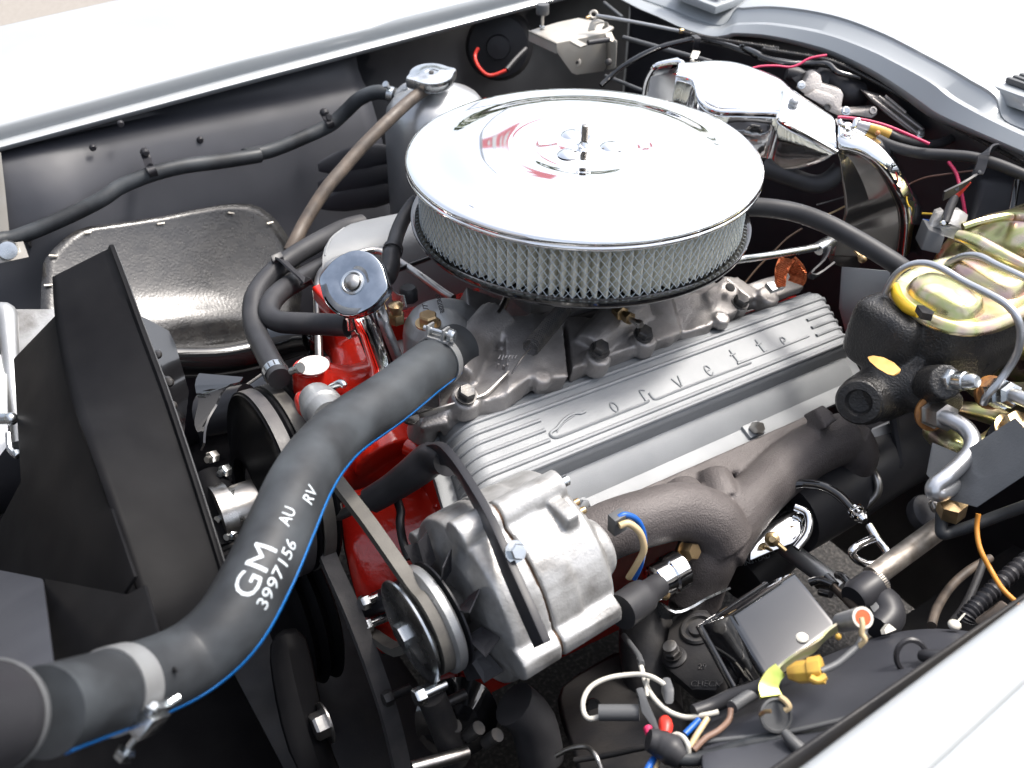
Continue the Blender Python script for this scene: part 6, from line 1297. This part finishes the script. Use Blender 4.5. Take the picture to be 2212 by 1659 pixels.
cg = M(); cpa = crom(pathK(3, 3, (2300, 0, .86), (2120, 150, .85), (1950, 310, .84), (1800, 460, .83), (1760, 520, .83)), 22)
cg.tube(cpa, [(.0185 if i % 2 else .0155) for i in range(len(cpa))] if False else [.0165+.002*math.sin(i*1.4) for i in range(len(cpa))], 16, 1)
one(cg, 'corrugated_conduit', SATIN, 'black corrugated conduit at the lower right', 'conduit')
one(T(3, 3, ((1500, 560, .84), (1540, 430, .86), (1640, 270, .89), (1780, 140, .91), (1950, 40, .93)), .0095, 12), 'brake_hose', BROWN, 'dark brown hose curving beside the corrugated conduit', 'hose')
one(T(3, 3, ((1660, 540, .84), (1760, 400, .87), (1850, 200, .9), (1900, 60, .92)), .0085, 12), 'black_hose', RUB, 'black tube running beside the corrugated conduit', 'hose')
one(M().prism(pathK(3, 3, (1890, 585, .78), (2060, 470, .775), (2120, 420, .775), (2135, 440, .77), (1960, 590, .775)), V((0, .01, 0))), 'copper_tube', BROWN, 'brownish strip against the near fender edge at right', 'strip', bev=.002)
wb = thing('washer_nozzle', 'small white plastic nozzles on the dark inner fender top', 'nozzle', PK(3, 3, 1680, 560, d=.80))
build(M().ball(PK(3, 3, 1675, 555, d=.79), .0125, sq=(1, 1, .6)), 'knob', W_WHITE, wb); build(M().prism(pathK(3, 3, (1135, 590, .81), (1170, 545, .815), (1228, 590, .81), (1145, 625, .805)), V((0, .003, -.004))), 'tag', W_WHITE, wb); build(T(3, 3, ((1700, 530, .80), (1755, 470, .82)), .002, 6, 1), 'stem', W_WHITE, wb)
# near inner fender, curved and dark
nif = thing('inner_fender', 'curved dark inner fender just inside the near fender edge', 'body panel', PK(3, 3, 1300, 900, d=.72))
t0 = pathK(3, 3, (-300, 1300, .78), (200, 1050, .80), (700, 830, .81), (1020, 700, .81), (1230, 608, .81), (1500, 556, .81), (1800, 566, .80), (2000, 620, .79), (2300, 680, .77))
t1 = pathK(3, 3, (-300, 1420, .72), (200, 1200, .735), (700, 1000, .745), (1020, 880, .75), (1250, 790, .75), (1550, 740, .75), (1850, 740, .745), (2100, 750, .74), (2400, 780, .73))
t2 = pathK(3, 3, (-300, 1560, .68), (200, 1400, .69), (700, 1230, .70), (1000, 1130, .70), (1300, 1010, .70), (1600, 920, .70), (1900, 880, .70), (2200, 860, .70), (2500, 880, .69))
t3 = pathK(3, 3, (-300, 1900, .66), (300, 1750, .66), (800, 1560, .66), (1100, 1400, .66), (1400, 1200, .66), (1700, 1050, .66), (2000, 960, .66), (2300, 930, .66), (2600, 940, .66))
build(M().grid([[q+V((.01, .03, -.05)) for q in t0], t0, t1, t2, t3]), 'panel', PANEL, nif, solid=.003, sub=2)
m = M(); m.lathe(PK(3, 3, 1345, 800, d=.725), -fw, [(.030, -.004), (.030, .0), (.027, .003), (.0225, .003), (.021, -.001)], 32, capa=False, capb=False, sx=1.1); build(m, 'embossed_ring', SATIN, nif)
build(M().tube(pathK(3, 3, (1420, 790, .722), (1500, 800, .715), (1640, 800, .71)), [.010, .012, .012], 12, 3), 'embossed_bar', SATIN, nif)
one(T(3, 3, ((-400, 1470, .70), (0, 1430, .695), (300, 1400, .69), (500, 1360, .685), (800, 1290, .68), (1050, 1235, .675)), .0045, 10), 'panel_edge', GREYP, 'pale folded panel edge running to the near fender at bottom right', 'trim')
ls = M(); ls.tube(pathK(3, 3, (360, 1380, .68), (420, 1450, .675), (500, 1530, .67), (560, 1620, .665), (540, 1720, .66)), [.007, .010, .011, .010, .009], 12, 4); one(ls, 'taped_loom', GREYP, 'grey taped wiring loom bending down at the bottom right', 'harness')

# ---------------------------------------------------------------- relay box, bulb socket, connectors
rx = thing('voltage_regulator', 'glossy black voltage regulator box reflecting the sky by the near fender', 'regulator', P(1690, 1350, d=.76))
ct = [P(1575, 1330, d=.775), P(1719, 1235, d=.80), P(1811, 1351, d=.755), P(1653, 1463, d=.73)]
nx = (ct[1]-ct[0]).cross(ct[3]-ct[0]).normalized(); nx = nx if nx.dot(fw) > 0 else -nx
dn_ = (P(1512, 1352, d=.80)-P(1575, 1330, d=.775)).normalized()
def inset(k, h): c = sum(ct, V())/4; return [c+(q-c)*k+dn_*h for q in ct]
build(M().grid([inset(.02, -.0030), inset(.3, -.0027), inset(.6, -.0018), inset(.85, -.0006), inset(.955, 0), inset(.985, .002), inset(1.0, .006), inset(1.0, .030), inset(.97, .033)], cv=True, capa=True, capb=True), 'cover', GLASSY, rx, bev=.0012, auto=50)
build(M().grid([inset(1.02, .032), inset(1.04, .034), inset(1.04, .037), inset(1.0, .039)], cv=True, capa=True, capb=True), 'base_flange', GLOSS, rx, bev=.001)
build(M().lathe(PK(3, 3, 500, 655, d=.722), -nx, [(.0105, -.004), (.0105, .002), (.006, .005)], 14), 'pale_rivet', W_WHITE, rx)
zb_ = thing('regulator_bracket', 'iridescent zinc strap bracket along the front of the regulator box', 'bracket', PK(3, 3, 500, 780, d=.71))
m = M(); ribbon(m, pathK(3, 3, (270, 960, .70), (330, 900, .705), (470, 800, .71), (600, 720, .715), (690, 630, .72), (770, 575, .725)), lambda q: up*.8+rt*.5, .0075, .002, k=4); build(m, 'strap', GOLD, zb_)
m = M(); ribbon(m, pathK(3, 3, (330, 900, .70), (270, 960, .698), (240, 1040, .695), (260, 1110, .69)), lambda q: rt, (.010, .015), .003, k=4); build(m, 'green_tab', ramp(mat('green_zinc', (.4, .5, .1), 1, .3), [(.3, (.34, .48, .10)), (.6, (.66, .62, .20)), (.8, (.5, .6, .3))], 60), zb_)
build(T(3, 3, ((330, 1110, .688), (380, 1150, .685), (400, 1190, .684), (370, 1215, .685)), .005, 8), 'hook', W_TAN, zb_)
bs_ = thing('bulb_socket', 'grey metal bulb socket with orange ring lens on the regulator bracket', 'socket', PK(3, 3, 880, 520, d=.71))
a, b = PK(3, 3, 790, 540, d=.735), PK(3, 3, 965, 500, d=.700); t = (b-a).normalized()
L_b = (b-a).length
build(M().lathe(a, t, [(.013, 0), (.0165, .003), (.0175, L_b*.6), (.0182, L_b-.002), (.0182, L_b), (.0165, L_b)], 32, hs=1), 'socket', ALT, bs_)
build(M().lathe(b, t, [(.0182, -.001), (.0182, .0022), (.0135, .0024), (.0135, -.001)], 32, capa=False, capb=False), 'white_ring', W_WHITE, bs_)
build(M().lathe(b, t, [(.0134, -.002), (.0130, .0016), (.005, .0019), (.0001, .0018)], 28), 'orange_lens', ORANGE, bs_)
build(M().tube(pathK(3, 3, (955, 500, .692), (965, 560, .69), (960, 620, .69), (985, 670, .69), (940, 720, .693)), .0045, 10, 4), 'wire', W_TAN, bs_)
build(M().ball(PK(3, 3, 780, 645, d=.705), .0055), 'bead', YELLOW, bs_)
yc = thing('yellow_connector', 'yellow plastic wiring connector dangling below the regulator box', 'connector', PK(3, 3, 540, 930, d=.69))
a, b = PK(3, 3, 390, 930, d=.695), PK(3, 3, 660, 900, d=.685)
build(M().tube([a, a+(b-a)*.3, a+(b-a)*.6, a+(b-a)*.62, b], [.010, .0185, .019, .022, .0235], 8, 1), 'shell', YELLOW, yc, bev=.0015, auto=30)
build(M().tube(pathK(3, 3, (560, 960, .676), (620, 985, .675), (680, 950, .676)), .006, 8, 3), 'latch', YELLOW, yc)
one(T(3, 3, ((640, 915, .68), (760, 860, .685), (860, 780, .69), (940, 700, .695), (975, 620, .70), (985, 540, .705)), .0058, 10), 'grey_wire', GREYP, 'grey wire running from the yellow connector up to the bulb socket', 'wire')
# round grey capacitor
cpn = thing('horn_cup', 'small grey round cup with metal rim below the green tab', 'cup', PK(3, 3, 290, 1250, d=.69)); o = PK(3, 3, 290, 1250, d=.69)
build(M().lathe(o, (V((-.2, -.6, .75))), [(.020, -.02), (.026, .0), (.028, .002), (.028, .006), (.024, .007), (.022, .003), (.0001, .003)], 28), 'cup', GREYP, cpn); build(M().tube(pathK(3, 3, (180, 1250, .68), (210, 1225, .675), (260, 1220, .672)), .0035, 8, 3), 'clip', GOLD2, cpn)
# ---------------------------------------------------------------- steering gear casting with lettering
sg_ = thing('steering_gear', 'dull black steering gear casting with a bolted plate marked CHECK', 'steering gear', P(1480, 1450, d=.87))
gp = pathK(2, 3, (1380, 560, .90), (1430, 480, .905), (1520, 430, .905), (1660, 430, .90), (1760, 560, .88), (1800, 800, .86), (1790, 995, .845), (1725, 1062, .84), (1540, 1052, .84), (1340, 880, .86), (1325, 760, .87), (1350, 690, .88))
gn = (gp[3]-gp[0]).cross(gp[8]-gp[0]).normalized(); gn = gn if gn.dot(fw) < 0 else -gn
gpl = plane_of(gp[0], gp[3], gp[8])
def GP(a, b): return gpl(*K(2, 3, a, b))
fpoly = [GP(a, b) for a, b in ((1370, 570), (1430, 480), (1520, 430), (1660, 430), (1760, 560), (1800, 800), (1790, 995), (1725, 1062), (1540, 1052), (1340, 880), (1320, 760), (1345, 690))]
build(M().prism(fpoly, -gn*.016), 'plate', DARK, sg_, bev=.003)
build(M().lathe(GP(1600, 590)+gn*.0, gn, [(.040, -.004), (.040, .004), (.036, .008), (.030, .008), (.027, .002), (.022, .002), (.020, .010), (.0001, .012)], 40), 'bearing_boss', DKST, sg_)
o = GP(1415, 810); build(M().lathe(o, gn, [(.026, -.01), (.026, .004), (.022, .007)], 24), 'bolt_pad', DARK, sg_); hexbolt('cover_bolt', o+gn*.006, gn, .0175, .009, DKST, sg_, wash=.0195); build(M().lathe(o+gn*.0165, gn, [(.0145, 0), (.0145, .0015), (.012, .002)], 20), 'bolt_face', STEEL, sg_)
tx = (GP(1740, 1010)-GP(1535, 1010)).normalized(); ty = gn.cross(tx); ty = ty if ty.dot(up) > 0 else -ty
for txt, s_, a, b in (('CHECK', .0085, 1532, 1035), ('29', .0080, 1590, 900)):
    vs, fs = text_mesh(txt, s_); o = GP(a, b)+gn*.0002; build(M().add([o+tx*p.x*.92+ty*p.y for p in vs], fs), 'raised_lettering', DKST, sg_, solid=.0012, off=0)
build(M().tube(pathK(2, 3, (1180, 420, .93), (1200, 700, .92), (1230, 950, .91), (1300, 1250, .89)), [.055, .062, .06, .05], 28, 3), 'gear_body', DARK, sg_)
m = M(); ribbon(m, pathK(2, 3, (1240, 400, .915), (1380, 470, .895), (1500, 440, .90), (1640, 360, .92), (1800, 290, .95)), V((.1, -.5, .8)), .014, .002, k=4); one(m, 'pipe_flange_shield', ZINC, 'blue grey metal lip under the manifold outlet', 'shield'); 
m = M(); m.tube(pathK(2, 3, (1230, 370, .925), (1480, 220, .95), (1500, 240, .95)), .0055, 10, 2); one(m, 'oil_tube', GLOSS, 'slim black tube beneath the chrome plug shield', 'tube')
# oil filter with white print
ofl = thing('oil_filter', 'black oil filter with rows of tiny white print under the manifold', 'oil filter', PK(2, 3, 2000, 60, d=1.12))
oa, ob = PK(2, 2, 1880, 1659, d=1.13), PK(2, 2, 2150, 1380, d=1.16)
build(M().lathe(oa, ob-oa, [(.06, 0), (.085, .006), (.085, .09)], 36, hs=1), 'can', SATIN, ofl, auto=40)
for j, txt in enumerate(('LABORATORY', 'TEST REPL', 'INSTEAD')):
    vs, fs = text_mesh(txt, .0075); od = (PK(2, 3, 2060, 30, d=1.07)-PK(2, 3, 1940, 70, d=1.07)).normalized(); oy = (up-od*up.dot(od)).normalized(); o = PK(2, 3, 1950, 45+28*j, d=1.078)
    build(M().add([o+od*p.x+oy*p.y for p in vs], fs), 'print', WHITEP, ofl, solid=.0003)
# ---------------------------------------------------------------- wiring tangle by the fender
wt = [('braided_sleeve', ((1020, 640, .86), (1080, 720, .83), (1130, 790, .80), (1160, 860, .78)), .0062, GREYP, 'grey braided wire sleeve leaving the alternator underside'),
 ('white_wire', ((1140, 820, .79), (1165, 920, .775), (1195, 1020, .765), (1260, 1130, .75), (1370, 1225, .74), (1510, 1270, .735), (1640, 1252, .73), (1750, 1228, .73)), .0050, W_WHITE, 'white wire sweeping right in a long curve through the connector tangle'),
 ('white_wire', ((1370, 1045, .75), (1290, 985, .755), (1200, 945, .76), (1080, 938, .765), (900, 965, .765), (770, 1030, .762), (710, 1130, .755), (712, 1230, .75), (755, 1278, .745), (835, 1262, .745)), .0047, W_WHITE, 'white wire looping left around the black rod connector'),
 ('white_wire', ((1205, 960, .765), (1195, 1040, .76), (1205, 1110, .755)), .0040, W_WHITE, 'short white wire end standing between the grey connectors'),
 ('white_wire', ((1385, 1420, .70), (1430, 1400, .70), (1480, 1425, .695), (1515, 1480, .69), (1520, 1540, .69)), .0044, W_WHITE, 'small white wire loop at the black boot'),
 ('blue_wire', ((1600, 1290, .715), (1550, 1340, .71), (1490, 1400, .705)), .0056, W_BLUE, 'short blue wire beside the red connector'),
 ('tan_wire', ((1665, 1275, .71), (1625, 1340, .705), (1580, 1410, .70), (1530, 1500, .695)), .0052, W_TAN, 'tan wire beside the short blue wire'),
 ('brown_wire', ((1845, 1200, .715), (1830, 1290, .71), (1750, 1370, .70), (1650, 1430, .695), (1560, 1520, .69)), .0052, mat('brown_wire3', (.20, .12, .085), 0, .5), 'brown wire curving down to the taped loom'),
 ('copper_pipe', ((500, 1565, .78), (580, 1520, .775), (660, 1498, .77), (740, 1500, .765), (795, 1550, .755), (830, 1620, .75), (860, 1720, .74)), .0048, STEEL, 'thin copper coloured pipe bending at the bottom edge'),
 ('blue_wire', ((1250, 1590, .70), (1220, 1640, .695), (1190, 1700, .69)), .0062, W_BLUE, 'blue wire end at the bottom edge'),
 ('white_wire', ((1285, 1610, .70), (1265, 1660, .695), (1260, 1710, .69)), .0042, W_TAN, 'cream wire end next to the blue one at the bottom edge'),
 ('wiring_harness', ((1440, 1580, .69), (1560, 1590, .69), (1720, 1555, .69), (1900, 1500, .69), (2100, 1450, .69), (2300, 1410, .69)), .0115, HOSE, 'dark taped harness running right from the black boot'),
 ('wiring_harness', ((1560, 1230, .735), (1700, 1180, .74), (1850, 1110, .74), (2010, 1060, .735), (2150, 1000, .73)), .0135, RUB, 'thick black harness under the regulator with white ends')]
for nm, q, r_, mt, lb in wt: one(T(2, 3, q, r_, 12), nm, mt, lb, 'wire' if 'pipe' not in nm else 'pipe')
one(T(2, 3, ((830, 1232, .745), (1140, 1232, .74)), .0145, 16, 1), 'connector_barrel', GREYP, 'dark grey barrel connector lying level in the wire tangle', 'connector')
one(M().prism(pathK(2, 3, (1135, 1110, .735), (1190, 1095, .735), (1215, 1180, .73), (1300, 1370, .715), (1265, 1385, .715), (1160, 1240, .73)), V((.004, .008, -.002))), 'spade_connector', GREYP, 'flat grey spade connector leaning across the tangle', 'connector', bev=.001)
one(M().prism(pathK(2, 3, (1345, 1060, .745), (1415, 1050, .745), (1410, 1170, .74), (1335, 1175, .74)), V((.006, .012, -.002))), 'spade_connector', GREYP, 'upright grey connector at the white wire crossing', 'connector', bev=.002)
one(M().tube(pathK(2, 3, (1335, 1290, .71), (1345, 1330, .705), (1340, 1395, .70)), [.010, .0125, .010], 12, 3), 'red_connector', W_RED, 'small red wire connector in the tangle', 'connector')
one(M().tube(pathK(2, 3, (1205, 1350, .715), (1220, 1400, .71)), [.008, .007], 10, 1), 'red_connector', W_PINK, 'tiny dark red connector left of the brighter one', 'connector')
one(M().tube(pathK(2, 3, (1210, 1440, .70), (1300, 1470, .70), (1400, 1530, .695), (1480, 1600, .69)), [.018, .024, .026, .016], 16, 4), 'rubber_boot', RUB, 'black rubber boot gathering the coloured wires', 'boot')
one(T(3, 3, ((-40, 1190, .72), (60, 1120, .73), (160, 1060, .735)), .011, 10, 1), 'white_sleeve', GREYP, 'pale end of the thick harness below the regulator', 'sleeve')
# chassis plates beneath the tangle
pb_ = M(); pb_.grid([[PK(2, 3, 470, 1040, d=.93), PK(2, 3, 800, 850, d=.95), PK(2, 3, 1080, 660, d=.97)], [PK(2, 3, 500, 1240, d=.90), PK(2, 3, 900, 1080, d=.90), PK(2, 3, 1280, 980, d=.90)], [PK(2, 3, 560, 1420, d=.87), PK(2, 3, 900, 1330, d=.86), PK(2, 3, 1540, 1180, d=.86)], [PK(2, 3, 640, 1600, d=.82), PK(2, 3, 1000, 1560, d=.80), PK(2, 3, 1560, 1480, d=.79)], [PK(2, 3, 640, 1760, d=.80), PK(2, 3, 1000, 1740, d=.79), PK(2, 3, 1560, 1700, d=.77)]])
one(pb_, 'chassis_bracket', DARK, 'dull black chassis bracket plate below the wire tangle', 'bracket', solid=.004, sub=1)
one(M().lathe(PK(2, 3, 785, 1180, d=.885), -fw, [(.0165, -.002), (.0165, .003), (.0125, .0035), (.0115, .001), (.0001, .001)], 24), 'grommet', GLOSS, 'round black grommet hole left of the barrel connector', 'grommet')
cr_ = M(); cr_.tube(pathK(2, 3, (640, 1600, .80), (900, 1560, .79), (1180, 1500, .775), (1400, 1480, .77)), .006, 10, 3); one(cr_, 'panel_seam', DARK, 'raised seam along the chassis plate at the bottom edge', 'seam')
